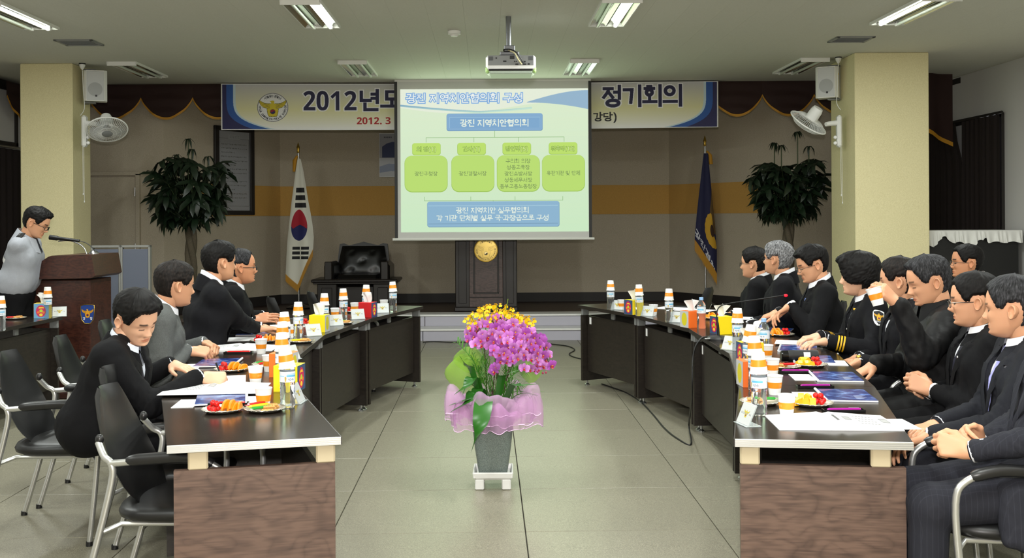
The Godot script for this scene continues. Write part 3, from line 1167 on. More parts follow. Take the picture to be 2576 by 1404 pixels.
func banner() -> void:
	var d := 12.68
	var a := far(557, 211, d)
	var b := far(1806, 320, d)
	var w := 2048
	var h := 205
	var im := Image.create(w, h, false, Image.FORMAT_RGB8)
	for y in h:
		var t := float(y) / h
		var c := rgb8(196, 196, 200).lerp(rgb8(222, 218, 168), clampf(t * 1.8, 0, 1)) if t < 0.55 else rgb8(222, 218, 168).lerp(rgb8(236, 236, 238), (t - 0.55) / 0.45)
		im.fill_rect(Rect2i(0, y, w, 1), c)
	var s := w / 2512.0 * 2.0
	for sg in [-1.0, 1.0]:
		var xf := Transform2D(Vector2(1 if sg < 0 else -1, 0), Vector2(0, 1), Vector2(0 if sg < 0 else w, 0))
		for q in [[58, 236, rgb8(192, 212, 222)], [48, 214, rgb8(40, 86, 160)], [20, 140, rgb8(36, 34, 84)]]:
			var poly := PackedVector2Array([xf * Vector2(0, 0), xf * Vector2(q[0], 0)])
			for i in 17:
				var u := i / 16.0
				poly.append(xf * Vector2(q[0] + (q[1] - q[0]) * pow(u, 3.2), h * (0.25 + 0.75 * pow(u, 0.8))))
			poly.append(xf * Vector2(0, h))
			fill_poly(im, poly, q[2])
	var k := w / float(1806 - 557)
	crest(im, Vector2(686 - 557, 271 - 211 + 4) * k, 39 * k, rgb8(226, 226, 226), rgb8(120, 120, 126), rgb8(206, 186, 40), rgb8(60, 56, 20), rgb8(150, 26, 40), rgb8(30, 34, 90), rgb8(30, 30, 40))
	var navy := rgb8(28, 26, 66)
	for pass_ in 2:
		var c := rgb8(238, 238, 240) if pass_ == 0 else navy
		var g := 8.0 if pass_ == 0 else 0.0
		latin(im, "2012", Transform2D(Vector2(62.5 * k, 0), Vector2(0, 72 * k), Vector2(760 - 557, 292 - 211 + 9) * k), c, true, g)
		write(im, "년도", Vector2(903 - 557, 228 - 211) * k, 56 * k, 0.15, c, 0.96, g)
		write(im, "정기회의", Vector2(1516 - 557, 221 - 211) * k, 56 * k, 0.15, c, 0.88, g)
	write(im, "2012. 3", Vector2(896 - 557, 301 - 211) * k, 20 * k, 0.14, rgb8(168, 24, 28), 1.02)
	write(im, "강당)", Vector2(1492 - 557, 292 - 211) * k, 24 * k, 0.13, rgb8(26, 26, 28), 1.0)
	im.fill_rect(Rect2i(0, 0, w, 3), rgb8(232, 232, 232))
	im.fill_rect(Rect2i(0, h - 3, w, 3), rgb8(232, 232, 232))
	im.fill_rect(Rect2i(0, 0, 3, h), rgb8(232, 232, 232))
	im.fill_rect(Rect2i(w - 3, 0, 3, h), rgb8(232, 232, 232))
	var t := thing("banner", "long printed banner with a police crest and large navy lettering above the stage", "banner", Vector3((a.x + b.x) * 0.5, (a.y + b.y) * 0.5, -d))
	var hw := (b.x - a.x) * 0.5
	var hh := (a.y - b.y) * 0.5
	var mb := MB.new()
	var rows := []
	for j in 5:
		var row := PackedVector3Array()
		for i in 61:
			var u := i / 60.0
			row.append(Vector3(-hw + 2 * hw * u, hh - 2 * hh * j / 4.0 - 0.012 * sin(u * PI), 0.012 * sin(u * 23.0) * j / 4.0))
		rows.append(row)
	mb.grid(rows, false, true)
	part("cloth", mb, printed(im, 0.6), t)
	for sx in [-1.0, 1.0]:
		mb = MB.new()
		mb.tube([Vector3(sx * hw, -hh, -0.006), Vector3(sx * hw, hh, -0.006)], 0.008, 6)
		part("end_rod", mb, M.white, t)

func swag(wid: float, drop: float, peak: float) -> Array:   # [cloth, fringe]
	var n := 24
	var rows := []
	for j in 11:
		var t := j / 10.0
		var row := PackedVector3Array()
		for i in n + 1:
			var u := i / float(n)
			var dip := peak + (drop - peak) * pow(sin(u * PI), 0.75)
			var fold := sin(t * 17.0 * (0.4 + 0.6 * sin(u * PI))) * 0.018 * sin(u * PI) + 0.05 * sin(u * PI) * t
			row.append(Vector3((u - 0.5) * wid, -dip * t, fold))
		rows.append(row)
	var mb := MB.new()
	mb.grid(rows, false, true)
	var fr := MB.new()
	var low: PackedVector3Array = rows[10]
	for i in n:
		for k in 3:
			var p: Vector3 = low[i].lerp(low[i + 1], k / 3.0)
			var q: Vector3 = low[i].lerp(low[i + 1], (k + 0.8) / 3.0)
			var dn := Vector3(0, -0.03, 0.0)
			var off := Vector3(0, 0.006, 0.006)
			fr.quad(p + dn + off, q + dn + off, q + off, p + off)
	var band := []
	var a := PackedVector3Array()
	var b := PackedVector3Array()
	for p in low:
		a.append(p + Vector3(0, 0.006, 0.009))
		b.append(p + Vector3(0, -0.008, 0.009))
	band = [a, b]
	fr.grid(band, false, true)
	return [mb, fr]

func valances() -> void:
	var d := 12.78
	var s := swag(0.64, 0.42, 0.17)
	var cloth: ArrayMesh = s[0].mesh()
	var fringe: ArrayMesh = s[1].mesh()
	var t := thing("stage_valance", "dark red swagged valance with gold fringe along the stage opening", "valance", Vector3(0, CEIL, -d))
	var x0 := far(355, 250, d).x     # a peak of the valance
	for k in range(-4, 14):
		var x := x0 + (k + 0.5) * 0.64
		if x < -6.0 or x > 4.9:
			continue
		var c := part("swag", cloth, M.valance, t)
		c.position = Vector3(x, 0, 0)
		var f := part("fringe", fringe, M.fringe, c)
		f.position = Vector3.ZERO
	# the tail that hangs in the corner beside the window
	var mb := MB.new()
	var rows := []
	for j in 9:
		var v := j / 8.0
		var row := PackedVector3Array()
		for i in 13:
			var u := i / 12.0
			var y := -0.12 - (0.38 + 0.32 * u) * v
			row.append(Vector3(u * 0.72, lerpf(0.0, y, 1.0) * v, 0.02 * sin(u * 14.0)))
		rows.append(row)
	mb.grid(rows, false, true)
	var tail := part("swag_tail", mb, M.valance, t)
	tail.position = Vector3(4.55, 0, 0.75)
	tail.rotation.y = 0.35
	var fr := MB.new()
	var low: PackedVector3Array = rows[8]
	for i in 12:
		fr.quad(low[i] + Vector3(0, -0.04, 0.004), low[i + 1] + Vector3(0, -0.04, 0.004), low[i + 1] + Vector3(0, 0.01, 0.004), low[i] + Vector3(0, 0.01, 0.004))
	part("tail_fringe", fr, M.fringe, tail)
	# the same drapes along the left side wall
	var t2 := thing("window_valance", "short dark valance with gold fringe above the black pleated curtain", "valance", Vector3(-5.9, CEIL - 0.04, -12.72), PI / 2)
	for k in 4:
		var c := part("swag", cloth, M.valance, t2)
		c.position = Vector3(-0.32 + 0.0 + k * -0.0, 0, 0) + Vector3(k * 0.64, 0, 0)
		part("fringe", fringe, M.fringe, c)

func podium() -> void:
	var d := 13.35
	var x := far(1223, 700, d).x
	var t := thing("stage_podium", "tall dark wooden podium with a round gold plaque on the stage", "podium", Vector3(x, 0.3, -d))
	var mb := MB.new()
	mb.box(Vector3(0, 0.03, -0.2), Vector3(0.82, 0.06, 0.5), 0.01)
	part("base", mb, M.dark_wood, t)
	mb = MB.new()
	for s in [-1.0, 1.0]:
		mb.box(Vector3(s * 0.305, 0.53, -0.2), Vector3(0.19, 0.96, 0.36), 0.008)
		mb.box(Vector3(s * 0.305, 0.53, -0.015), Vector3(0.1, 0.86, 0.012), 0.004)
	part("side_column", mb, M.dark_wood, t)
	mb = MB.new()
	mb.box(Vector3(0, 0.53, -0.17), Vector3(0.43, 0.96, 0.36), 0.004)
	part("front_board", mb, M.brown_wood, t)
	for y in [0.18]:
		mb = MB.new()
		mb.box(Vector3(0, y, 0.012), Vector3(0.43, 0.012, 0.012), 0.003)
		part("cross_moulding", mb, M.dark_wood, t)
	mb = MB.new()
	for s in [-1.0, 1.0]:
		mb.box(Vector3(s * 0.155, 0.6, 0.013), Vector3(0.022, 0.74, 0.012), 0.004)
	mb.box(Vector3(0, 0.235, 0.013), Vector3(0.33, 0.022, 0.012), 0.004)
	mb.box(Vector3(0, 0.965, 0.013), Vector3(0.33, 0.022, 0.012), 0.004)
	part("panel_moulding", mb, M.dark_wood, t)
	mb = MB.new()
	mb.box(Vector3(0, 1.03, -0.16), Vector3(0.86, 0.05, 0.5), 0.012, Basis(Vector3.RIGHT, -0.16))
	part("sloping_top", mb, M.dark_wood, t)
	# plaque
	var im := Image.create(512, 512, false, Image.FORMAT_RGB8)
	var g := rgb8(226, 196, 106)
	im.fill(g)
	crest(im, Vector2(256, 256), 256, g, rgb8(196, 160, 70), g, rgb8(150, 122, 60), rgb8(232, 214, 150), rgb8(50, 40, 24), rgb8(84, 66, 32))
	var pm := printed(im, 0.3)
	pm.metallic = 0.55
	mb = MB.new()
	var c := Vector3(0, far(1223, 629, d).y - 0.3, 0.014)
	var base := mb.vert(c + Vector3(0, 0, 0.016), Vector2(0.5, 0.5))
	for i in 41:
		var a := TAU * i / 40
		mb.vert(c + Vector3(cos(a) * 0.146, sin(a) * 0.146, 0.012), Vector2(0.5 + 0.5 * cos(a), 0.5 - 0.5 * sin(a)))
	for i in 40:
		mb.ix.append_array([base, base + 1 + i, base + 2 + i])
	var pl := part("plaque", mb, pm, t, "round gold plaque engraved with an eagle crest")
	mb = MB.new()
	var ring := []
	for i in 40:
		var a := TAU * i / 40
		ring.append(c + Vector3(cos(a) * 0.148, sin(a) * 0.148, 0.008))
	mb.tube(ring, 0.008, 8, false, true)
	part("rim", mb, M.gold, pl)

func desk_and_chair() -> void:
	var d := 13.55
	var a := far(782, 700, d)
	var b := far(1000, 700, d)
	var t := thing("stage_desk", "heavy dark carved desk on the stage in front of the leather armchair", "desk", Vector3((a.x + b.x) * 0.5, 0.3, -d - 0.3))
	var w := b.x - a.x
	var mb := MB.new()
	var ht := far(890, 703, d).y - 0.3
	mb.box(Vector3(0, ht - 0.02, 0), Vector3(w, 0.04, 0.62), 0.012)
	mb.box(Vector3(0, ht - 0.05, 0), Vector3(w - 0.05, 0.025, 0.58), 0.006)
	part("desktop", mb, M.dark_wood, t)
	for s in [-1.0, 1.0]:
		mb = MB.new()
		mb.box(Vector3(s * (w * 0.5 - 0.2), (ht - 0.06) * 0.5, 0), Vector3(0.26, ht - 0.06, 0.5), 0.01)
		mb.box(Vector3(s * (w * 0.5 - 0.2), (ht - 0.06) * 0.5, 0.255), Vector3(0.14, ht - 0.16, 0.014), 0.006)
		part("pedestal", mb, M.dark_wood, t)
	mb = MB.new()
	mb.box(Vector3(0, (ht - 0.06) * 0.55, 0.1), Vector3(w - 0.6, (ht - 0.06) * 0.85, 0.02), 0.004)
	part("front_board", mb, M.dark_wood, t)
	# tufted leather armchair behind it
	var cd := 14.15
	var c := far(911, 650, cd)
	var ch := thing("leather_armchair", "black buttoned leather armchair with carved wooden frame behind the stage desk", "armchair", Vector3(c.x, 0.3, -cd))
	var y1 := far(911, 612, cd).y - 0.3
	var rows := []
	for j in 15:
		var v := j / 14.0
		var row := PackedVector3Array()
		for i in 19:
			var u := i / 18.0 - 0.5
			var hw := lerpf(0.37, 0.29, v)
			var bulge := 0.05 * (1.0 - pow(absf(u) * 2.0, 4.0)) * (1.0 - pow(absf(v - 0.5) * 2.0, 6.0))
			var tuft := -0.022 * pow(maxf(0.0, cos(u * TAU * 2.2) * cos((v - 0.5) * TAU * 1.6)), 3.0)
			row.append(Vector3(u * 2.0 * hw, 0.42 + (y1 - 0.46) * v, bulge + tuft - 0.12 * v))
		rows.append(row)
	mb = MB.new()
	mb.grid(rows)
	part("back_cushion", mb, M.leather, ch)
	mb = MB.new()
	mb.extrude(pts_of([-0.39, 0.3, 0.39, 0.3, 0.33, y1, 0.27, y1 + 0.01, 0.2, y1 - 0.02, 0.0, y1 + 0.03, -0.2, y1 - 0.02, -0.27, y1 + 0.01, -0.33, y1]), -0.1, -0.03, Transform3D(Basis(Vector3.RIGHT, -0.14), Vector3(0, 0, 0.0)))
	part("back_frame", mb, M.dark_wood, ch)
	mb = MB.new()
	mb.box(Vector3(0, 0.38, 0.22), Vector3(0.6, 0.16, 0.56), 0.05)
	part("seat_cushion", mb, M.leather, ch)
	for s in [-1.0, 1.0]:
		mb = MB.new()
		mb.box(Vector3(s * 0.37, 0.42, 0.22), Vector3(0.13, 0.42, 0.6), 0.05)
		part("arm", mb, M.leather, ch)
		mb = MB.new()
		mb.box(Vector3(s * 0.37, 0.44, 0.525), Vector3(0.1, 0.4, 0.03), 0.01)
		part("arm_front", mb, M.dark_wood, ch)
		for z in [-0.05, 0.46]:
			mb = MB.new()
			mb.box(Vector3(s * 0.34, 0.12, z), Vector3(0.07, 0.24, 0.07), 0.012)
			part("leg", mb, M.dark_wood, ch)

# hanging flag between a left and a right outline (Vector2 of px), rows from top to bottom
func hang(left: Array, right: Array, d: float, o: Vector3, folds: float, amp: float) -> Array:
	var n := 20
	var rows := []
	for j in left.size():
		var row := PackedVector3Array()
		var t := float(j) / (left.size() - 1)
		for i in n + 1:
			var u := i / float(n)
			var lp: Vector2 = left[j]
			var rp: Vector2 = right[j]
			var p := lp.lerp(rp, u)
			var q := far(p.x, p.y, d) - o
			q.z += sin(u * folds * TAU + 0.7) * amp * (0.15 + 0.85 * t) + 0.06 * sin(u * PI) * t
			row.append(q)
		rows.append(row)
	return rows

func fringe_of(low: PackedVector3Array, drop: float) -> MB:
	var fr := MB.new()
	for i in low.size() - 1:
		for k in 4:
			var p: Vector3 = low[i].lerp(low[i + 1], k / 4.0)
			var q: Vector3 = low[i].lerp(low[i + 1], (k + 0.72) / 4.0)
			var dd := drop * (0.9 + 0.1 * sin(i * 7.0 + k * 3.0))
			fr.box((p + q) * 0.5 - Vector3(0, dd * 0.5 - 0.01, 0), Vector3(maxf(absf(q.x - p.x), 0.003), dd, 0.004))
	return fr

func flag_stand(called: String, label: String, px: float, tip: float, d: float) -> Node3D:
	var b := far(px, tip, d)
	var t := thing(called, label, "flag", Vector3(b.x, 0.3, -d))
	var y1 := b.y - 0.3
	var mb := MB.new()
	mb.lathe([Vector2(0.0, 0.0), Vector2(0.17, 0.0), Vector2(0.17, 0.02), Vector2(0.06, 0.06), Vector2(0.02, 0.1), Vector2(0.0, 0.1)], 24)
	part("base", mb, M.black_gloss, t)
	mb = MB.new()
	mb.tube([Vector3(0, 0.08, 0), Vector3(0, y1 - 0.14, 0)], 0.013, 10)
	part("pole", mb, M.steel, t)
	mb = MB.new()
	mb.lathe([Vector2(0.013, y1 - 0.15), Vector2(0.02, y1 - 0.14), Vector2(0.016, y1 - 0.1), Vector2(0.024, y1 - 0.08), Vector2(0.012, y1 - 0.04), Vector2(0.0, y1)], 12)
	part("finial", mb, M.gold, t)
	return t

func flags() -> void:
	# national flag
	var d := 13.9
	var t := flag_stand("national_flag", "white national flag with red and blue disc drooping from a stand beside the desk", 750, 357, d)
	var L := [Vector2(749, 398), Vector2(745, 420), Vector2(740, 460), Vector2(734, 505), Vector2(729, 550), Vector2(724, 600), Vector2(721, 640), Vector2(719, 690)]
	var R := [Vector2(756, 400), Vector2(762, 425), Vector2(768, 460), Vector2(775, 505), Vector2(781, 550), Vector2(786, 590), Vector2(789, 620), Vector2(787, 640)]
	var rows := hang(L, R, d - 0.05, t.position, 1.5, 0.02)
	# bottom edge forms a point
	var low: PackedVector3Array = rows[7]
	for i in low.size():
		var u := i / float(low.size() - 1)
		var y := lerpf(690, 717, u / 0.46) if u < 0.46 else lerpf(717, 628, (u - 0.46) / 0.54)
		low[i].y = far(754, y, d).y - t.position.y
	rows[7] = low
	for j in range(4, 7):
		var r: PackedVector3Array = rows[j]
		for i in r.size():
			var f := (j - 3) / 4.0
			r[i].y = lerpf(rows[3][i].y, low[i].y, f)
		rows[j] = r
	var im := Image.create(256, 640, false, Image.FORMAT_RGB8)
	im.fill(rgb8(222, 220, 208))
	var W0 := rgb8(24, 24, 28)
	for k in 3:
		im.fill_rect(Rect2i(60, 150 + k * 38, 160, 24), W0)
	for k in 3:
		im.fill_rect(Rect2i(56, 446 + k * 24, 74, 15), W0)
		im.fill_rect(Rect2i(142, 446 + k * 24, 76, 15), W0)
	disc(im, Vector2(120, 338), 92, 78, rgb8(32, 36, 92))
	var red := PackedVector2Array()
	for i in 21:
		var a := PI + PI * i / 20.0
		red.append(Vector2(120 + 92 * cos(a), 338 + 78 * sin(a)))
	red.append_array(pts_of([208, 356, 166, 342, 130, 336, 96, 342, 52, 356, 30, 344]))
	fill_poly(im, red, rgb8(168, 24, 44))
	var mb := MB.new()
	mb.grid(rows, false, true)
	var back := []
	for r in rows:
		var q := PackedVector3Array()
		for p in r:
			q.append(p + Vector3(0, 0, -0.004))
		back.append(q)
	mb.grid(back)
	var ytop := far(754, 398, d).y - t.position.y
	var ylow := far(754, 717, d).y - t.position.y
	for i in mb.uv.size():
		mb.uv[i].y = (ytop - mb.v[i].y) / (ytop - ylow)
	part("cloth", mb, printed(im, 0.75), t)
	part("fringe", fringe_of(low, 0.11), M.fringe, t)
	mb = MB.new()
	mb.tube([Vector3(-0.01, far(750, 392, d).y - 0.3, 0.02), Vector3(-0.04, far(750, 405, d).y - 0.3, 0.03), Vector3(-0.05, far(750, 432, d).y - 0.3, 0.03)], [0.014, 0.03, 0.02], 8)
	part("tassel", mb, M.fringe, t)
	# police flag
	var t2 := flag_stand("police_flag", "navy blue flag with a yellow flower and white lettering on a steel stand", 1773, 340, 14.0)
	var L2 := [Vector2(1770, 386), Vector2(1765, 430), Vector2(1758, 490), Vector2(1752, 545), Vector2(1748, 590), Vector2(1747, 604)]
	var R2 := [Vector2(1781, 386), Vector2(1786, 440), Vector2(1793, 510), Vector2(1799, 570), Vector2(1803, 630), Vector2(1803, 690)]
	var rows2 := hang(L2, R2, 13.95, t2.position, 1.3, 0.02)
	im = Image.create(256, 640, false, Image.FORMAT_RGB8)
	im.fill(rgb8(24, 26, 66))
	fill_poly(im, pts_of([256, 190, 190, 300, 180, 420, 256, 430]), rgb8(96, 74, 40))
	for k in 9:
		var a := 1.2 + k * 0.42
		var o := Vector2(206, 420)
		var dv := Vector2(cos(a), sin(a) * 1.0)
		var sv := Vector2(-dv.y, dv.x)
		fill_poly(im, PackedVector2Array([o, o + dv * 52 - sv * 22, o + dv * 92 - sv * 18, o + dv * 98, o + dv * 92 + sv * 18, o + dv * 52 + sv * 22]), rgb8(206, 158, 40))
	disc(im, Vector2(206, 420), 26, 34, rgb8(58, 34, 20))
	var wr := Transform2D(Vector2(52, 40), Vector2(-14, 62), Vector2(8, 462))
	for k in 4:
		syllable(im, "광진경찰".unicode_at(k), Transform2D(wr.x * 1.06, wr.y, wr.origin + wr.x * 1.12 * k), 10, rgb8(206, 206, 214))
	mb = MB.new()
	mb.grid(rows2, false, true)
	back = []
	for r in rows2:
		var q := PackedVector3Array()
		for p in r:
			q.append(p + Vector3(0, 0, -0.004))
		back.append(q)
	mb.grid(back)
	part("cloth", mb, printed(im, 0.75), t2)
	part("fringe", fringe_of(rows2[5], 0.17), M.fringe, t2)
	mb = MB.new()
	var s0 := far(1778, 380, 14.0) - t2.position
	mb.tube([s0, s0 + Vector3(0.04, -0.06, 0.03), s0 + Vector3(0.05, -0.18, 0.03)], [0.012, 0.026, 0.028], 8)
	part("tassel", mb, M.fringe, t2)

# ---------------------------------------------------------------- things on walls, pillars and ceiling
func make_wall_items() -> void:
	framed_charter()
	portrait_poster()
	projector()
	for side in [-1, 1]:
		wall_speaker(side)
		wall_fan(side)
	draped_cabinet()

func framed_charter() -> void:
	# hangs on the slanting wall left of the stage
	var im := Image.create(256, 560, false, Image.FORMAT_RGB8)
	im.fill(rgb8(150, 152, 158))
	var ink := rgb8(60, 62, 66)
	for q in [[18, 60, 238, 60], [18, 60, 18, 520], [238, 60, 238, 520], [18, 520, 238, 520]]:
		thick(im, Vector2(q[0], q[1]), Vector2(q[2], q[3]), 2, ink)
	im.fill_rect(Rect2i(84, 34, 90, 30), rgb8(160, 162, 168))
	for k in 4:
		thick(im, Vector2(98 + k * 19, 42), Vector2(108 + k * 19, 42), 2, ink)
		thick(im, Vector2(100 + k * 19, 50), Vector2(107 + k * 19, 54), 2, ink)
	var r := RandomNumberGenerator.new()
	r.seed = 5
	for k in 15:
		var y := 96 + k * 28
		var x := 34.0
		while x < (222 if k % 3 != 2 else 130):
			var w := r.randf_range(4, 9)
			im.fill_rect(Rect2i(int(x), y + r.randi_range(-1, 1), int(w), r.randi_range(4, 7)), ink)
			x += w + r.randf_range(2, 6)
	var a := Vector2(-4.36, 12.95)
	var b := Vector2(-3.30, 14.72)
	var dir := (b - a).normalized()
	# where the sight lines of its two sides meet the wall
	var p0 := wall_hit(537, a, b)
	var p1 := wall_hit(637, a, b)
	var y1 := far(587, 320, (p0.y + p1.y) * 0.5).y
	var y0 := far(587, 541, (p0.y + p1.y) * 0.5).y
	var w := p0.distance_to(p1)
	var mid := (p0 + p1) * 0.5
	var t := thing("framed_charter", "tall dark frame with a printed charter hanging on the slanted wall behind the tree", "picture frame", Vector3(mid.x, (y0 + y1) * 0.5, -mid.y), atan2(dir.y, dir.x))
	var h := y1 - y0
	var mb := MB.new()
	for s in [-1.0, 1.0]:
		mb.box(Vector3(s * (w * 0.5 - 0.04), 0, 0.02), Vector3(0.08, h, 0.04), 0.008)
		mb.box(Vector3(0, s * (h * 0.5 - 0.03), 0.02), Vector3(w, 0.06, 0.04), 0.008)
	part("frame", mb, M.dark_trim, t)
	mb = MB.new()
	mb.quad(Vector3(-w * 0.5 + 0.05, -h * 0.5 + 0.04, 0.015), Vector3(w * 0.5 - 0.05, -h * 0.5 + 0.04, 0.015), Vector3(w * 0.5 - 0.05, h * 0.5 - 0.04, 0.015), Vector3(-w * 0.5 + 0.05, h * 0.5 - 0.04, 0.015))
	part("print", mb, printed(im, 0.7), t)
	mb = MB.new()
	mb.box(Vector3(0, 0, 0.02), Vector3(w - 0.09, h - 0.07, 0.003))
	var gl := mat(Color(1, 1, 1, 0.06), 0.03)
	gl.transparency = BaseMaterial3D.TRANSPARENCY_ALPHA
	part("glass", mb, gl, t)

func wall_hit(px: float, a: Vector2, b: Vector2) -> Vector2:
	var k := (px - CX) / FOC      # x = k d
	var e := b - a
	var s := (a.x - k * a.y) / (k * e.y - e.x)
	return a + e * s

func portrait_poster() -> void:
	var d := 14.7
	var a := far(953, 335, d)
	var b := far(1030, 445, d)
	var w := b.x - a.x
	var h := a.y - b.y
	var im := Image.create(160, 230, false, Image.FORMAT_RGB8)
	im.fill(rgb8(150, 150, 156))
	fill_poly(im, pts_of([14, 70, 40, 52, 70, 44, 160, 40, 160, 128, 14, 128]), rgb8(46, 56, 96))
	im.fill_rect(Rect2i(0, 130, 160, 100), rgb8(196, 198, 204))
	fill_poly(im, pts_of([0, 176, 50, 160, 160, 170, 160, 206, 60, 200, 0, 210]), rgb8(150, 160, 184))
	for k in 5:
		im.fill_rect(Rect2i(24 + k * 9, 16, 6, 7), rgb8(80, 80, 88))
	var t := thing("wall_poster", "small pale poster with a blue patch half hidden by the projection screen", "poster", Vector3((a.x + b.x) * 0.5, (a.y + b.y) * 0.5, -14.74), 0.036)
	var mb := MB.new()
	mb.box(Vector3(0, 0, 0), Vector3(w, h, 0.012), 0.002)
	part("board", mb, M.white, t)
	mb = MB.new()
	mb.quad(Vector3(-w * 0.49, -h * 0.49, 0.008), Vector3(w * 0.49, -h * 0.49, 0.008), Vector3(w * 0.49, h * 0.49, 0.008), Vector3(-w * 0.49, h * 0.49, 0.008))
	part("print", mb, printed(im, 0.6), t)

func projector() -> void:
	var top := on_ceiling(1278, 42)
	var d := -top.z
	var c := far(1285, 158, d)
	var t := thing("projector", "white data projector hanging from a steel pole under the ceiling", "projector", Vector3(c.x, CEIL, top.z))
	var y := c.y - CEIL
	var w := 126.0 / FOC * d
	var mb := MB.new()
	mb.box(Vector3(0, y - 0.005, -0.13), Vector3(w, 0.13, 0.32), 0.018)
	part("body", mb, M.white_gloss, t)
	mb = MB.new()
	mb.box(Vector3(0, y + 0.016, 0.032), Vector3(w - 0.04, 0.082, 0.004), 0.001)
	var pan := part("rear_panel", mb, M.grey_plastic, t)
	mb = MB.new()
	for s in [-1.0, 1.0]:
		mb.box(Vector3(s * w * 0.395, y + 0.032, 0.0345), Vector3(0.036, 0.032, 0.002))
	part("vent_grille", mb, mat(rgb8(86, 88, 90), 0.7), pan)
	var r := RandomNumberGenerator.new()
	r.seed = 9
	for q in [[-0.05, 0.008, 0.028], [-0.12, 0.035, 0.012], [0.03, 0.006, 0.008], [0.045, 0.006, 0.008], [0.1, 0.004, 0.02], [0.118, 0.004, 0.012], [0.05, -0.018, 0.026], [0.115, -0.018, 0.026], [0.15, -0.016, 0.016], [0.012, 0.04, 0.04]]:
		mb = MB.new()
		mb.box(Vector3(q[0], y + q[1], 0.036), Vector3(q[2], 0.012 if q[2] < 0.03 else 0.026, 0.004), 0.002)
		part("socket", mb, M.black, pan)
	mb = MB.new()
	mb.box(Vector3(0, y - 0.062, -0.1), Vector3(w - 0.05, 0.012, 0.27), 0.004)
	part("lower_seam", mb, M.black, t)
	mb = MB.new()
	mb.box(Vector3(0, y - 0.078, -0.12), Vector3(w - 0.06, 0.03, 0.28), 0.008)
	part("underside", mb, mat(rgb8(190, 206, 190), 0.4), t)
	mb = MB.new()
	for s in [-1.0, 1.0]:
		mb.box(Vector3(s * (w * 0.5 - 0.012), y - 0.06, -0.02), Vector3(0.03, 0.05, 0.09), 0.01)
	part("corner_foot", mb, mat(rgb8(186, 226, 140), 0.4), t)
	mb = MB.new()
	mb.lathe([Vector2(0.032, -0.05), Vector2(0.032, 0.0)], 16, Transform3D(Basis(Vector3.RIGHT, -PI / 2), Vector3(0.06, y, -0.29)))
	part("lens", mb, M.black_gloss, t)
	mb = MB.new()
	mb.tube([Vector3(-0.018, 0.0, 0), Vector3(-0.016, y + 0.13, 0)], 0.023, 14)
	part("pole", mb, mat(rgb8(120, 122, 124), 0.35, 0.6), t)
	mb = MB.new()
	mb.box(Vector3(-0.01, y + 0.115, 0), Vector3(0.09, 0.05, 0.09), 0.006)
	mb.box(Vector3(-0.01, y + 0.075, -0.04), Vector3(0.16, 0.03, 0.14), 0.006)
	for s in [-1.0, 1.0]:
		mb.tube([Vector3(-0.01 + s * 0.06, y + 0.075, -0.02), Vector3(s * 0.11, y + 0.055, -0.02), Vector3(s * 0.12, y + 0.05, -0.06)], 0.006, 6)
	part("mount", mb, mat(rgb8(120, 122, 126), 0.45, 0.4), t)
	mb = MB.new()
	mb.tube(smooth_path([Vector3(-0.06, y + 0.105, 0.04), Vector3(0.0, y + 0.1, 0.07), Vector3(0.05, y + 0.07, 0.08), Vector3(0.1, y + 0.0, 0.05), Vector3(0.105, y - 0.005, 0.038)], 5), 0.005, 6)
	mb.tube(smooth_path([Vector3(-0.06, y + 0.1, 0.04), Vector3(-0.05, y + 0.085, 0.06), Vector3(0.0, y + 0.09, 0.06)], 5), 0.005, 6)
	part("black_cable", mb, M.cable, t)
	mb = MB.new()
	mb.tube(smooth_path([Vector3(-0.02, y + 0.095, 0.05), Vector3(0.03, y + 0.07, 0.08), Vector3(0.06, y + 0.02, 0.07), Vector3(0.09, y - 0.018, 0.045)], 5), 0.006, 6)
	part("cream_cable", mb, mat(rgb8(206, 196, 150), 0.6), t)

func smooth_path(p: Array, n: int) -> Array:
	var out := []
	for k in p.size() - 1:
		var a: Vector3 = p[maxi(k - 1, 0)]
		var b: Vector3 = p[k]
		var c: Vector3 = p[k + 1]
		var d: Vector3 = p[mini(k + 2, p.size() - 1)]
		for i in n:
			out.append(b.cubic_interpolate(c, a, d, float(i) / n))
	out.append(p[p.size() - 1])
	return out

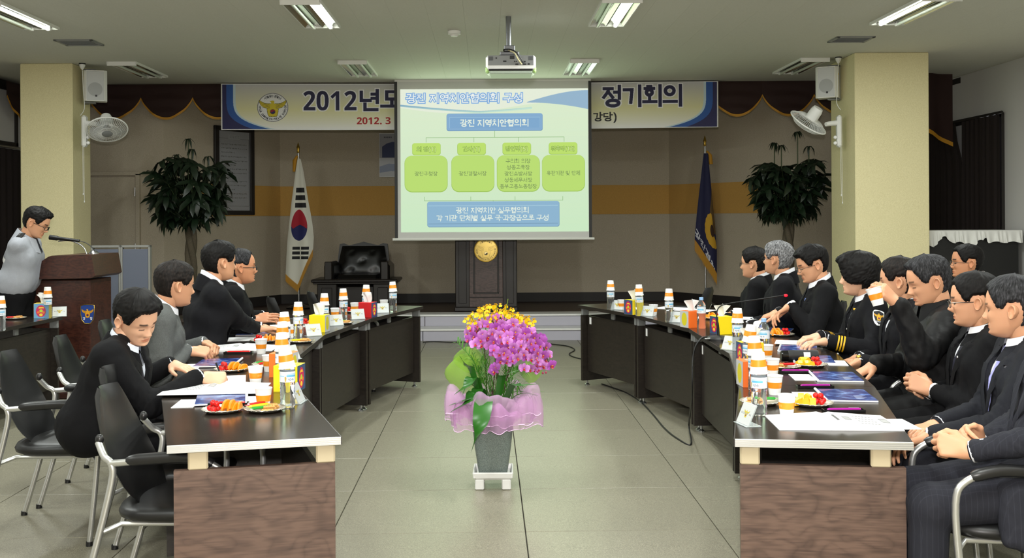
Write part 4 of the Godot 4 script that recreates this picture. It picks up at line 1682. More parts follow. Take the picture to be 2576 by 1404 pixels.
func wall_speaker(side: int) -> void:
	var d := 11.2 if side < 0 else 11.05
	var c := far(241, 218, d) if side < 0 else far(2083, 209, d)
	var t := thing("wall_speaker", "white loudspeaker on the pillar behind the lectern" if side < 0 else "white loudspeaker on the pillar behind the policewoman", "loudspeaker", c, (0.32 if side < 0 else -0.5), "pillar loudspeakers")
	var mb := MB.new()
	mb.extrude(pts_of([-0.108, -0.07, 0.108, -0.07, 0.118, 0.06, 0.09, 0.095, -0.09, 0.095, -0.118, 0.06]), -0.165, 0.165, Transform3D(Basis(Vector3.RIGHT, PI / 2), Vector3.ZERO))
	part("cabinet", mb, M.white, t)
	mb = MB.new()
	mb.box(Vector3(0, 0, 0.097), Vector3(0.172, 0.31, 0.006), 0.003)
	var gr := part("grille", mb, mat(rgb8(196, 198, 198), 0.7), t)
	mb = MB.new()
	mb.lathe([Vector2(0.0, 0.0), Vector2(0.07, 0.0), Vector2(0.074, 0.003), Vector2(0.0, 0.003)], 24, Transform3D(Basis(Vector3.RIGHT, PI / 2), Vector3(0, -0.04, 0.099)))
	part("cone_ring", mb, mat(rgb8(168, 170, 170), 0.7), gr)
	mb = MB.new()
	mb.box(Vector3(0.01, -0.11, 0.101), Vector3(0.02, 0.02, 0.004))
	part("badge", mb, M.black, gr)
	mb = MB.new()
	var sx := -1.0 if side < 0 else 1.0
	mb.box(Vector3(sx * 0.1, 0, -0.11), Vector3(0.05, 0.37, 0.05), 0.005)
	mb.box(Vector3(sx * 0.06, -0.18, -0.02), Vector3(0.12, 0.008, 0.1), 0.002)
	mb.box(Vector3(sx * 0.06, 0.18, -0.02), Vector3(0.12, 0.008, 0.1), 0.002)
	part("bracket", mb, M.grey_plastic, t)
	mb = MB.new()
	mb.box(Vector3(sx * 0.105, 0.085, 0.045), Vector3(0.03, 0.022, 0.03), 0.002)
	part("yellow_sticker", mb, mat(rgb8(236, 190, 20), 0.5), t)
	# the ceiling rose and lead that feed the fan below
	var q := thing("ceiling_lead", "white ceiling rose and lead running down to the fan " + ("behind the lectern" if side < 0 else "behind the policewoman"), "cable", Vector3(far(207 if side < 0 else 2109, 160, d - 0.16).x, CEIL, -(d - 0.16)), 0.0, "fan leads")
	mb = MB.new()
	mb.lathe([Vector2(0.006, -0.07), Vector2(0.014, -0.06), Vector2(0.028, -0.035), Vector2(0.032, -0.012), Vector2(0.0, -0.012)], 16)
	part("rose", mb, M.white, q)
	mb = MB.new()
	mb.lathe([Vector2(0.034, -0.013), Vector2(0.034, 0.0), Vector2(0.0, 0.0)], 16)
	part("collar", mb, M.black, q)
	mb = MB.new()
	mb.tube(smooth_path([Vector3(0, -0.06, 0), Vector3(0.01 * -sx, -0.3, 0.0), Vector3(0.02 * -sx, -0.48, 0), Vector3(0.02 * sx, -0.56, 0.01)], 6), 0.004, 6)
	part("lead", mb, M.white, q)

func wall_fan(side: int) -> void:
	var sx := float(side)
	var d := 10.98 if side < 0 else 10.82
	var mount := far(211 if side < 0 else 2112, 330, d)
	var t := thing("wall_fan", "white wall fan on the pillar behind the lectern, tilted down" if side < 0 else "white wall fan on the pillar behind the policewoman, seen from its motor side", "fan", mount, 0.0, "pillar fans")
	var mb := MB.new()
	mb.box(Vector3(0, 0.0, -0.02), Vector3(0.05, 0.34, 0.09), 0.02)
	part("control_column", mb, M.white, t)
	for y in [-0.065, -0.125]:
		mb = MB.new()
		mb.sphere(Vector3(-sx * 0.045, y, 0.0), Vector3(0.02, 0.02, 0.02), 12, 8)
		part("knob", mb, M.white_gloss, t)
	mb = MB.new()
	mb.tube([Vector3(0, 0.09, -0.02), Vector3(-sx * 0.1, 0.08, 0.0), Vector3(-sx * 0.15, 0.07, 0.02)], [0.03, 0.026, 0.022], 12)
	part("arm", mb, M.white, t)
	# head: axis points forward and down
	var hp := (far(274, 318, d) if side < 0 else far(2036, 300, d)) - mount
	var axis := Vector3(0.25, -0.83, 0.5).normalized() if side < 0 else Vector3(-0.42, -0.72, -0.42).normalized()
	hp.z = 0.06
	var bas := Basis.looking_at(-axis, Vector3(0.3, 0.9, 0.1))   # local +z along the axis
	var head := Transform3D(bas, hp)
	mb = MB.new()
	mb.lathe([Vector2(0.0, -0.14), Vector2(0.05, -0.135), Vector2(0.062, -0.1), Vector2(0.066, 0.0), Vector2(0.04, 0.02)], 20, head * Transform3D(Basis(Vector3.RIGHT, PI / 2), Vector3.ZERO))
	part("motor_housing", mb, M.white, t)
	var wire := MB.new()
	var R := 0.205
	for k in 56:
		var a := TAU * k / 56
		var e := Vector3(cos(a), sin(a), 0)
		wire.tube([head * (e * 0.05 + Vector3(0, 0, 0.0)), head * (e * 0.14 + Vector3(0, 0, 0.005)), head * (e * R + Vector3(0, 0, 0.05))], 0.0017, 4, false)
		wire.tube([head * (e * 0.055 + Vector3(0, 0, 0.11)), head * (e * 0.14 + Vector3(0, 0, 0.1)), head * (e * R + Vector3(0, 0, 0.05))], 0.0017, 4, false)
	for q in [[0.14, 0.005, 0.0018], [0.14, 0.1, 0.0018], [0.09, 0.107, 0.0018]]:
		var ring := []
		for k in 32:
			var a := TAU * k / 32
			ring.append(head * Vector3(cos(a) * q[0], sin(a) * q[0], q[1]))
		wire.tube(ring, q[2], 4, false, true)
	part("guard", wire, M.white, t)
	mb = MB.new()
	var rim := []
	for k in 40:
		var a := TAU * k / 40
		rim.append(head * Vector3(cos(a) * R, sin(a) * R, 0.05))
	mb.tube(rim, 0.008, 8, false, true)
	part("rim", mb, M.white, t)
	mb = MB.new()
	mb.lathe([Vector2(0.0, 0.118), Vector2(0.05, 0.112), Vector2(0.055, 0.105)], 20, head * Transform3D(Basis(Vector3.RIGHT, PI / 2), Vector3.ZERO), 2.0)
	part("centre_cap", mb, M.grey_plastic if side < 0 else M.white, t)
	var clear := mat(Color(0.75, 0.78, 0.8, 0.35), 0.2)
	clear.transparency = BaseMaterial3D.TRANSPARENCY_ALPHA
	for k in 3:
		mb = MB.new()
		var rows := []
		for j in 7:
			var r := 0.03 + 0.155 * j / 6.0
			var row := PackedVector3Array()
			for i in 6:
				var a := TAU * k / 3 + (i / 5.0 - 0.5) * 1.5 * sin(0.5 + 2.0 * j / 6.0)
				row.append(head * Vector3(cos(a) * r, sin(a) * r, 0.05 + (i / 5.0 - 0.5) * 0.05))
			rows.append(row)
		mb.grid(rows)
		part("blade", mb, clear, t)
	mb = MB.new()
	for x in [0.0, 0.012]:
		mb.tube([Vector3(x, -0.16, 0.03), Vector3(x + 0.004, -0.16 - (0.5 if x == 0.0 else 0.58), 0.035)], 0.0022, 5)
		mb.sphere(Vector3(x + 0.004, -0.16 - (0.51 if x == 0.0 else 0.59), 0.035), Vector3(0.006, 0.012, 0.006), 8, 6)
	part("pull_cord", mb, M.white, t)

func draped_cabinet() -> void:
	var d := 10.95
	var y1 := far(2450, 580, d).y
	var x1 := far(2568, 600, d).x
	var t := thing("tall_cabinet", "tall black cabinet standing by the window curtain under a ruffled cloth", "cabinet", Vector3(x1 - 0.54, 0, -d - 0.3))
	var mb := MB.new()
	mb.box(Vector3(0, (y1 - 0.02) * 0.5, 0), Vector3(1.06, y1 - 0.02, 0.56), 0.01)
	part("body", mb, M.black, t)
	mb = MB.new()
	mb.box(Vector3(0, 0.66, 0.3), Vector3(1.0, 0.05, 0.06), 0.01)
	part("ledge", mb, M.black, t)
	var c := thing("ruffled_cloth", "white ruffled cloth draped over the tall black cabinet", "cloth", Vector3(x1 - 0.54, y1, -d - 0.3))
	mb = MB.new()
	mb.box(Vector3(0, -0.004, 0), Vector3(1.1, 0.012, 0.6), 0.004)
	part("cover", mb, M.white, c)
	var r := RandomNumberGenerator.new()
	r.seed = 31
	var rows := []
	var n := 150
	for j in 7:
		var v := j / 6.0
		var row := PackedVector3Array()
		for i in n + 1:
			var u := i / float(n)
			var drop := 0.13 + 0.045 * sin(u * 15.0 + 0.6) + 0.03 * sin(u * 37.0 + 2.0)
			if u > 0.66:
				drop = 0.125 + 0.008 * sin(u * 40.0)
			if u > 0.62 and u < 0.66:
				drop = 0.08
			var z := 0.302 + (0.016 * sin(u * 120.0 + sin(u * 31.0) * 2.0) + 0.01 * sin(u * 61.0)) * v + 0.02 * v
			row.append(Vector3((u - 0.5) * 1.11, -drop * v, z))
		rows.append(row)
	mb = MB.new()
	mb.grid(rows, false, true)
	part("ruffle", mb, M.white, c)
# ---------------------------------------------------------------- tables: inner and outer edge of the two curved rows as Vector2(x, d)
const L_IN := [Vector2(-0.617, 3.70), Vector2(-0.956, 4.66), Vector2(-1.219, 5.73), Vector2(-1.270, 6.96), Vector2(-1.11, 8.08), Vector2(-0.80, 9.23)]
const L_OUT := [Vector2(-1.196, 3.57), Vector2(-1.53, 4.50), Vector2(-1.81, 5.66), Vector2(-1.87, 7.02), Vector2(-1.69, 8.27), Vector2(-1.38, 9.42)]
const R_IN := [Vector2(0.778, 3.63), Vector2(1.056, 4.81), Vector2(1.238, 5.90), Vector2(1.238, 7.24), Vector2(0.975, 8.33), Vector2(0.587, 9.26)]
const R_OUT := [Vector2(1.377, 3.56), Vector2(1.655, 4.73), Vector2(1.845, 5.88), Vector2(1.845, 7.32), Vector2(1.56, 8.53), Vector2(1.15, 9.55)]

func table_row(pin: Array, pout: Array, side: float, labels: Array, group: String) -> void:
	for k in pin.size() - 1:
		var a: Vector2 = pin[k]
		var b: Vector2 = pin[k + 1]
		var c: Vector2 = pout[k + 1]
		var e: Vector2 = pout[k]
		var mid := (a + b + c + e) * 0.25
		var t := thing("conference_table", labels[k], "table", Vector3(mid.x, 0, -mid.y), 0.0, group)
		var xf := Transform3D(Basis(Vector3.RIGHT, Vector3(0, 0, -1), Vector3.UP), Vector3(-mid.x, 0, mid.y))
		var gap := 0.0015
		var u := (b - a).normalized() * gap
		var w := (c - e).normalized() * gap
		var mb := MB.new()
		mb.extrude(PackedVector2Array([a + u, b - u, c - w, e + w]), TOP - 0.026, TOP, xf)
		part("tabletop", mb, M.table, t)
		# dark edging on the inner side, bright fluted aluminium on the free ends
		mb = MB.new()
		var nin := Vector2(-(b - a).normalized().y, (b - a).normalized().x) * -side
		var q := PackedVector2Array([a + u, b - u, b - u + nin * 0.004, a + u + nin * 0.004])
		mb.extrude(q, TOP - 0.027, TOP + 0.0004, xf)
		part("edge_strip", mb, M.table_side, t)
		var nend := (e - a).normalized()
		var back := Vector2(nend.y, -nend.x)
		if back.y > 0:
			back = -back
		if k == 0:
			for r in 4:
				mb = MB.new()
				mb.extrude(PackedVector2Array([a, e, e + back * 0.010, a + back * 0.010]), TOP - 0.0255 + r * 0.0068, TOP - 0.0255 + r * 0.0068 + 0.0052, xf)
				part("edge_rib", mb, M.alu, t)
			mb = MB.new()
			mb.extrude(PackedVector2Array([a, e, e + back * 0.006, a + back * 0.006]), TOP - 0.0265, TOP + 0.001, xf)
			part("edge_profile", mb, M.alu, t)
		# end panels, modesty panel, stand-offs, feet
		var ptop := TOP - 0.092
		for ends in [[a, e, 1.0], [b, c, -1.0]]:
			var pa: Vector2 = ends[0]
			var pe: Vector2 = ends[1]
			var dir := (pe - pa).normalized()
			var inn := Vector2(-dir.y, dir.x)
			if inn.dot(mid - pa) < 0:
				inn = -inn
			var s0 := pa + dir * 0.02 + inn * 0.012
			var s1 := pe - dir * 0.02 + inn * 0.012
			mb = MB.new()
			mb.extrude(PackedVector2Array([s0, s1, s1 + inn * 0.028, s0 + inn * 0.028]), 0.045, ptop, xf)
			part("end_panel", mb, M.end_panel if (k == 0 and ends[2] > 0) else M.table_side, t)
			for f in [0.09, 0.83]:
				var m0 := pa.lerp(pe, f) + inn * 0.026
				mb = MB.new()
				mb.box(Vector3(m0.x - mid.x, (ptop + TOP - 0.026) * 0.5, -(m0.y - mid.y)), Vector3(0.068, TOP - 0.026 - ptop + 0.004, 0.03), 0.006, Basis(Vector3.UP, -atan2(-dir.y, dir.x) + PI))
				part("standoff", mb, M.beige if k == 0 else M.grey_plastic, t)
			for f in [0.12, 0.88]:
				var m1 := pa.lerp(pe, f) + inn * 0.026
				mb = MB.new()
				mb.lathe([Vector2(0.0, 0.0), Vector2(0.024, 0.0), Vector2(0.024, 0.008), Vector2(0.009, 0.02), Vector2(0.009, 0.05), Vector2(0.0, 0.05)], 12, Transform3D(Basis(), Vector3(m1.x - mid.x, 0, -(m1.y - mid.y))))
				part("foot", mb, M.steel, t)
		var inw := -nin
		var m0 := a + (b - a).normalized() * 0.045 + inw * 0.075
		var m1 := b - (b - a).normalized() * 0.045 + inw * 0.075
		mb = MB.new()
		mb.extrude(PackedVector2Array([m0, m1, m1 + inw * 0.018, m0 + inw * 0.018]), 0.13, ptop - 0.004, xf)
		part("modesty_panel", mb, M.table_side, t)
		var ms := (m0 + m1) * 0.5 + inw * 0.01
		mb = MB.new()
		var dd := (b - a).normalized()
		mb.box(Vector3(ms.x - mid.x, (ptop + TOP - 0.026) * 0.5, -(ms.y - mid.y)), Vector3(0.05, TOP - 0.026 - ptop, 0.02), 0.003, Basis(Vector3.UP, atan2(dd.y, dd.x)))
		part("standoff", mb, M.grey_plastic, t)
		if k > 1:
			mb = MB.new()
			var lp := (a + dd * 0.1 if side > 0 else b - dd * 0.1) + inw * 0.073
			mb.box(Vector3(lp.x - mid.x, ptop - 0.045, -(lp.y - mid.y)), Vector3(0.035, 0.06, 0.002), 0.0, Basis(Vector3.UP, atan2(dd.y, dd.x)))
			part("paper_label", mb, M.paper, t)

func make_tables() -> void:
	table_row(L_IN, L_OUT, 1.0, [
		"dark conference table with silver end edge, empty chair pushed in, below the writing man",
		"dark conference table where the man leans over to write",
		"dark conference table in front of the grey-suited man",
		"dark conference table in front of the man with glasses in black suit",
		"dark conference table carrying the red tissue box, beside the stage steps"], "conference tables of the row with the writing man")
	table_row(R_IN, R_OUT, -1.0, [
		"dark conference table with silver end edge carrying the open white booklet",
		"dark conference table with the black tumbler lying on it",
		"dark conference table in front of the policewoman",
		"dark conference table carrying the gooseneck microphone",
		"dark conference table ending beside the stage steps, behind an empty chair"], "conference tables of the row with the policewoman")

# ---------------------------------------------------------------- lectern, partition, side desk
func make_lectern_corner() -> void:
	var d := 8.95
	# lectern: side profile pushed along its width
	var x0 := far(108, 700, d).x
	var x1 := far(254, 700, d).x
	var t := thing("lectern", "reddish brown wooden lectern with blue police shield where the officer reads", "lectern", Vector3((x0 + x1) * 0.5, 0, -d))
	var w := x1 - x0
	var mb := MB.new()
	mb.box(Vector3(0, 0.5, 0), Vector3(w, 1.0, 0.46), 0.006)
	part("body", mb, M.red_wood, t)
	var yt := far(200, 640, d).y
	var yl := far(90, 690, d).y
	var xa := far(85, 690, d).x - t.position.x
	var xb := far(274, 690, d).x - t.position.x
	var xc := far(160, 645, d).x - t.position.x
	mb = MB.new()
	mb.extrude(pts_of([xa, yl - 0.005, xa + 0.01, yl + 0.02, xa + 0.12, yl + 0.06, xc - 0.06, yt - 0.05, xc, yt - 0.01, xc + 0.03, yt, xb - 0.03, yt + 0.005, xb, yl + 0.0, xb - 0.03, yl - 0.02, xa + 0.05, yl - 0.03]), -0.3, 0.3)
	part("head", mb, M.red_wood, t)
	mb = MB.new()
	mb.box(Vector3(0, 0.03, 0), Vector3(w + 0.08, 0.06, 0.54), 0.01)
	part("plinth", mb, M.red_wood, t)
	# shield on the face toward the hall
	var im := Image.create(256, 320, false, Image.FORMAT_RGB8)
	im.fill(rgb8(24, 60, 140))
	eagle(im, Vector2(128, 140), 128, rgb8(226, 160, 30), rgb8(70, 50, 20), rgb8(150, 26, 40), rgb8(30, 34, 90))
	syllable(im, "경".unicode_at(0), Transform2D(Vector2(44, 0), Vector2(0, 44), Vector2(40, 214)), 6, rgb8(236, 236, 236))
	syllable(im, "찰".unicode_at(0), Transform2D(Vector2(44, 0), Vector2(0, 44), Vector2(174, 214)), 6, rgb8(236, 236, 236))
	var sp := far(220, 790, d - 0.24) - t.position
	mb = MB.new()
	var sh := pts_of([-0.5, 0.42, -0.2, 0.5, 0.2, 0.5, 0.5, 0.46, 0.5, 0.0, 0.42, -0.3, 0.2, -0.5, -0.2, -0.5, -0.42, -0.3, -0.5, 0.0])
	var shield := PackedVector2Array()
	for p in sh:
		shield.append(Vector2(p.x * 0.115, p.y * 0.16))
	mb.extrude(shield, 0.0, 0.008, Transform3D(Basis(), Vector3(sp.x, sp.y, 0.231)))
	for i in mb.uv.size():
		mb.uv[i] = Vector2(0.5 + (mb.v[i].x - sp.x) / 0.115, 0.5 - (mb.v[i].y - sp.y) / 0.16)
	var shp := part("shield", mb, printed(im, 0.5), t, "blue police shield with a gold eagle")
	mb = MB.new()
	var loop := []
	for p in shield:
		loop.append(Vector3(sp.x + p.x, sp.y + p.y, 0.24))
	mb.tube(loop, 0.003, 6, false, true)
	part("shield_rim", mb, M.gold, shp)
	# microphone on the lectern
	var mp := far(236, 634, d)
	var mic := thing("lectern_microphone", "black microphone on a bent chrome gooseneck at the lectern", "microphone", Vector3(mp.x, yt + 0.003, -d))
	mb = MB.new()
	mb.lathe([Vector2(0.0, 0.0), Vector2(0.04, 0.0), Vector2(0.04, 0.012), Vector2(0.02, 0.03), Vector2(0.0, 0.03)], 16)
	part("base", mb, M.steel, mic)
	var hold := far(147, 607, d) - mic.position
	var tipm := far(125, 597, d) - mic.position
	var tail := far(200, 606, d) - mic.position
	mb = MB.new()
	mb.tube(smooth_path([Vector3(-0.06, 0.0, 0), Vector3(-0.1, 0.07, 0), hold + Vector3(0.1, 0.005, 0), hold], 6), 0.006, 8)
	part("gooseneck", mb, M.steel, mic)
	mb = MB.new()
	mb.tube([tipm, tipm.lerp(tail, 0.25), tipm.lerp(tail, 0.3), tail], [0.022, 0.021, 0.016, 0.012], 12)
	part("microphone_body", mb, M.black, mic)
	mb = MB.new()
	mb.tube(smooth_path([tail, tail + Vector3(0.06, -0.02, 0), Vector3(0.0, 0.05, 0.02), Vector3(0.02, 0.01, 0.02)], 6), 0.004, 6)
	part("lead", mb, M.cable, mic)
	# grey office partition
	var pd := 10.3
	var p0 := far(232, 620, pd).x
	var p1 := far(378, 620, pd).x
	var py := far(300, 617, pd).y
	var pt := thing("office_partition", "grey fabric office partition of two panels standing behind the lectern", "partition", Vector3((p0 + p1) * 0.5, 0, -pd), 0.06)
	var pw := (p1 - p0) * 0.5
	for k in 2:
		mb = MB.new()
		var cx := (k - 0.5) * pw
		mb.box(Vector3(cx, py * 0.5 + 0.02, 0), Vector3(pw - 0.035, py - 0.12, 0.05), 0.006)
		part("fabric_panel", mb, M.fabric_grey, pt)
		mb = MB.new()
		for s in [-1.0, 1.0]:
			mb.box(Vector3(cx + s * (pw * 0.5 - 0.01), py * 0.5, 0), Vector3(0.02, py, 0.06), 0.004)
		mb.box(Vector3(cx, py - 0.012, 0), Vector3(pw, 0.024, 0.06), 0.004)
		part("frame", mb, M.frame_grey, pt)
	# side desk at the edge, like the conference tables
	var a := Vector2(on(0, 833, TOP).x + 0.02, 7.0)
	var poly_in := [Vector2(-3.74, 6.2), Vector2(-3.72, 7.3), Vector2(-3.67, 8.42)]
	var poly_out := [Vector2(-4.34, 6.2), Vector2(-4.32, 7.3), Vector2(-4.27, 8.42)]
	table_row(poly_in, poly_out, 1.0, ["dark side table with a fruit plate behind the empty armchairs", "dark side table with the picture-faced tissue box before the lectern"], "side tables by the lectern")
	a.x = 0.0

# ---------------------------------------------------------------- chairs
func chair_model() -> Node3D:
	var t := thing("armchair", "chair", "chair")
	var mb := MB.new()
	# seat cushion
	var rows := []
	var lobes := 36
	for q in [[0.90, 0.405], [1.0, 0.418], [1.02, 0.435], [0.98, 0.452], [0.85, 0.462], [0.4, 0.458], [0.0, 0.456]]:
		var ring := PackedVector3Array()
		for i in lobes:
			var a := TAU * i / lobes
			var ex := 0.62
			var x := signf(sin(a)) * pow(absf(sin(a)), ex) * 0.235
			var z := signf(cos(a)) * pow(absf(cos(a)), ex) * 0.225
			ring.append(Vector3(x * q[0], q[1], z * q[0] + 0.03))
		rows.append(ring)
	mb.grid(rows, true)
	part("seat", mb, M.chair_black, t)
	# backrest shell
	mb = MB.new()
	var front := []
	var backr := []
	for j in 13:
		var v := j / 12.0
		var y := 0.46 + v * 0.41
		var half := 0.215 * pow(sin(clampf(0.10 + 0.90 * (1.0 - v) , 0, 1) * PI * 0.5), 0.42) * (0.86 + 0.14 * sin(v * PI))
		if v < 0.12:
			half *= 0.8 + v * 1.66
		var zz := -0.14 - v * 0.168 - 0.02 * sin(v * PI)
		var r1 := PackedVector3Array()
		var r2 := PackedVector3Array()
		for i in 13:
			var u := i / 6.0 - 1.0
			var bow := 0.035 * u * u
			var th := 0.016 * (1.0 - pow(absf(u), 6.0)) * (1.0 if j not in [0, 12] else 0.15)
			r1.append(Vector3(u * half, y, zz + bow + th))
			r2.append(Vector3(u * half, y, zz + bow - th))
		front.append(r1)
		backr.append(r2)
	mb.grid(front)
	mb.grid(backr, false, true)
	part("backrest", mb, M.chair_black, t)
	for s in [-1.0, 1.0]:
		var x: float = s * 0.262
		mb = MB.new()
		mb.tube(smooth_path([Vector3(s * 0.225, 0.70, -0.225), Vector3(s * 0.25, 0.655, -0.195), Vector3(x, 0.63, -0.165), Vector3(x, 0.56, -0.165), Vector3(x, 0.3, -0.23), Vector3(x, 0.012, -0.315)], 4), 0.0125, 10)
		part("rear_leg", mb, M.chair_tube, t)
		mb = MB.new()
		mb.tube(smooth_path([Vector3(x, 0.632, -0.17), Vector3(x, 0.64, -0.05), Vector3(x, 0.642, 0.12), Vector3(x, 0.615, 0.215), Vector3(x, 0.54, 0.25), Vector3(x, 0.3, 0.235), Vector3(x, 0.012, 0.205)], 5), 0.0125, 10)
		part("front_leg", mb, M.chair_tube, t)
		mb = MB.new()
		mb.tube(smooth_path([Vector3(x, 0.642, -0.11), Vector3(x, 0.65, 0.0), Vector3(x, 0.652, 0.11), Vector3(x, 0.63, 0.2)], 5), [0.012, 0.019, 0.021, 0.021, 0.021, 0.021, 0.021, 0.021, 0.021, 0.021, 0.021, 0.021, 0.021, 0.021, 0.019, 0.014], 10)
		part("arm_pad", mb, M.chair_pad, t)
		mb = MB.new()
		mb.tube([Vector3(s * 0.255, 0.385, -0.2), Vector3(s * 0.2, 0.4, -0.15), Vector3(s * 0.2, 0.4, 0.2), Vector3(s * 0.255, 0.385, 0.24)], 0.010, 8)
		part("seat_rail", mb, M.chair_tube, t)
		mb = MB.new()
		mb.sphere(Vector3(s * 0.222, 0.71, -0.222), Vector3(0.016, 0.02, 0.016), 10, 6)
		part("bolt_cap", mb, M.chair_pad, t)
		for z in [-0.317, 0.204]:
			mb = MB.new()
			mb.lathe([Vector2(0.0, 0.0), Vector2(0.016, 0.0), Vector2(0.015, 0.02), Vector2(0.0, 0.02)], 10, Transform3D(Basis(), Vector3(x, 0, z)))
			part("rubber_foot", mb, M.black, t)
	return t

# chairs: [x, d, facing in degrees (0 = toward the stage, 90 = toward the left wall), label]; people's chairs are added by make_people
var chair0: Node3D
func put_chair(x: float, d: float, deg: float, label: String, group: String) -> Node3D:
	# the model faces +z; deg 0 faces -z
	var turn := deg_to_rad(deg) + PI
	if chair0 == null:
		chair0 = chair_model()
		chair0.position = Vector3(x, 0, -d)
		chair0.rotation.y = turn
		tag(chair0, label, "chair", group)
		return chair0
	return copy(chair0, Vector3(x, 0, -d), turn, label, group)

func make_chairs() -> void:
	var g := "black armchairs with silver tube frames"
	put_chair(-1.27, 3.95, -90, "empty black armchair pushed in at the silver-edged table end", g)
	put_chair(-1.47, 4.5, -82, "empty black armchair between the pushed-in chair and the writing man", g)
	put_chair(-1.72, 8.55, -62, "empty black armchair facing the red tissue box, nearer the man with glasses", g)
	put_chair(-1.50, 9.12, -66, "empty black armchair facing the red tissue box, nearer the leather armchair", g)
	put_chair(1.52, 9.42, 62, "empty black armchair at the table end near the navy flag", g)
# ---------------------------------------------------------------- distance fields meshed as surface nets
class Field:
	var o: Vector3
	var c: float
	var nx: int
	var ny: int
	var nz: int
	var f := PackedFloat32Array()

	func _init(lo: Vector3, hi: Vector3, cell: float) -> void:
		o = lo
		c = cell
		nx = ceili((hi.x - lo.x) / cell) + 1
		ny = ceili((hi.y - lo.y) / cell) + 1
		nz = ceili((hi.z - lo.z) / cell) + 1
		f.resize(nx * ny * nz)
		f.fill(9.0)

	func cap(a: Vector3, b: Vector3, ra: float, rb: float, k: float, squash := Vector3.ONE) -> void:
		var m := maxf(ra, rb) + k + 2.0 * c
		var lo := (a.min(b) - Vector3.ONE * m - o) / c
		var hi := (a.max(b) + Vector3.ONE * m - o) / c
		var x0 := maxi(0, floori(lo.x))
		var y0 := maxi(0, floori(lo.y))
		var z0 := maxi(0, floori(lo.z))
		var x1 := mini(nx - 1, ceili(hi.x))
		var y1 := mini(ny - 1, ceili(hi.y))
		var z1 := mini(nz - 1, ceili(hi.z))
		var ab := b - a
		var l2 := maxf(ab.length_squared(), 1e-9)
		var inv := 1.0 / l2
		var dr := rb - ra
		var lim := k + 2.0 * c
		for z in range(z0, z1 + 1):
			for y in range(y0, y1 + 1):
				var i := x0 + nx * (y + ny * z)
				var p := Vector3(o.x + x0 * c, o.y + y * c, o.z + z * c) - a
				for x in range(x0, x1 + 1):
					var t := clampf(p.dot(ab) * inv, 0.0, 1.0)
					var d := (p - ab * t).length() - ra - dr * t
					if d < lim:
						var e := f[i]
						var h := k - absf(d - e)
						f[i] = minf(d, e) - (h * h / k * 0.25 if h > 0.0 else 0.0)
					i += 1
					p.x += c

	func nets(mb: MB) -> void:
		var id := PackedInt32Array()
		id.resize(f.size())
		id.fill(-1)
		var sy := nx
		var sz := nx * ny
		var lim := 2.0 * c
		var cells := PackedInt32Array()
		for i in f.size() - sz - sy - 1:
			var f0 := f[i]
			if f0 > lim or f0 < -lim:
				continue
			var x := i % nx
			if x == nx - 1:
				continue
			var y := (i / nx) % ny
			if y == ny - 1:
				continue
			var q := [f0, f[i + 1], f[i + sy], f[i + sy + 1], f[i + sz], f[i + sz + 1], f[i + sz + sy], f[i + sz + sy + 1]]
			var neg := 0
			for w in q:
				if w < 0.0:
					neg += 1
			if neg == 0 or neg == 8:
				continue
			var s := Vector3.ZERO
			var n := 0
			for e in EDGES:
				var u: float = q[e[0]]
				var w: float = q[e[1]]
				if (u < 0.0) != (w < 0.0):
					var t := u / (u - w)
					s += e[2].lerp(e[3], t)
					n += 1
			var z := i / sz
			id[i] = mb.vert(o + (Vector3(x, y, z) + s / n) * c)
			cells.append(i)
		for i in cells:
			var a := f[i]
			for ax in 3:
				var st: int = [1, sy, sz][ax]
				var b := f[i + st]
				if (a < 0.0) == (b < 0.0):
					continue
				var s1: int = [sy, sz, 1][ax]
				var s2: int = [sz, 1, sy][ax]
				if i - s1 - s2 < 0:
					continue
				var p := id[i - s1 - s2]
				var q := id[i - s2]
				var r := id[i]
				var s := id[i - s1]
				if p < 0 or q < 0 or s < 0:
					continue
				if a < 0.0:
					mb.ix.append_array([p, q, r, p, r, s])
				else:
					mb.ix.append_array([p, r, q, p, s, r])

	const EDGES := [
		[0, 1, Vector3(0, 0, 0), Vector3(1, 0, 0)], [2, 3, Vector3(0, 1, 0), Vector3(1, 1, 0)], [4, 5, Vector3(0, 0, 1), Vector3(1, 0, 1)], [6, 7, Vector3(0, 1, 1), Vector3(1, 1, 1)],
		[0, 2, Vector3(0, 0, 0), Vector3(0, 1, 0)], [1, 3, Vector3(1, 0, 0), Vector3(1, 1, 0)], [4, 6, Vector3(0, 0, 1), Vector3(0, 1, 1)], [5, 7, Vector3(1, 0, 1), Vector3(1, 1, 1)],
		[0, 4, Vector3(0, 0, 0), Vector3(0, 0, 1)], [1, 5, Vector3(1, 0, 0), Vector3(1, 0, 1)], [2, 6, Vector3(0, 1, 0), Vector3(0, 1, 1)], [3, 7, Vector3(1, 1, 0), Vector3(1, 1, 1)]]

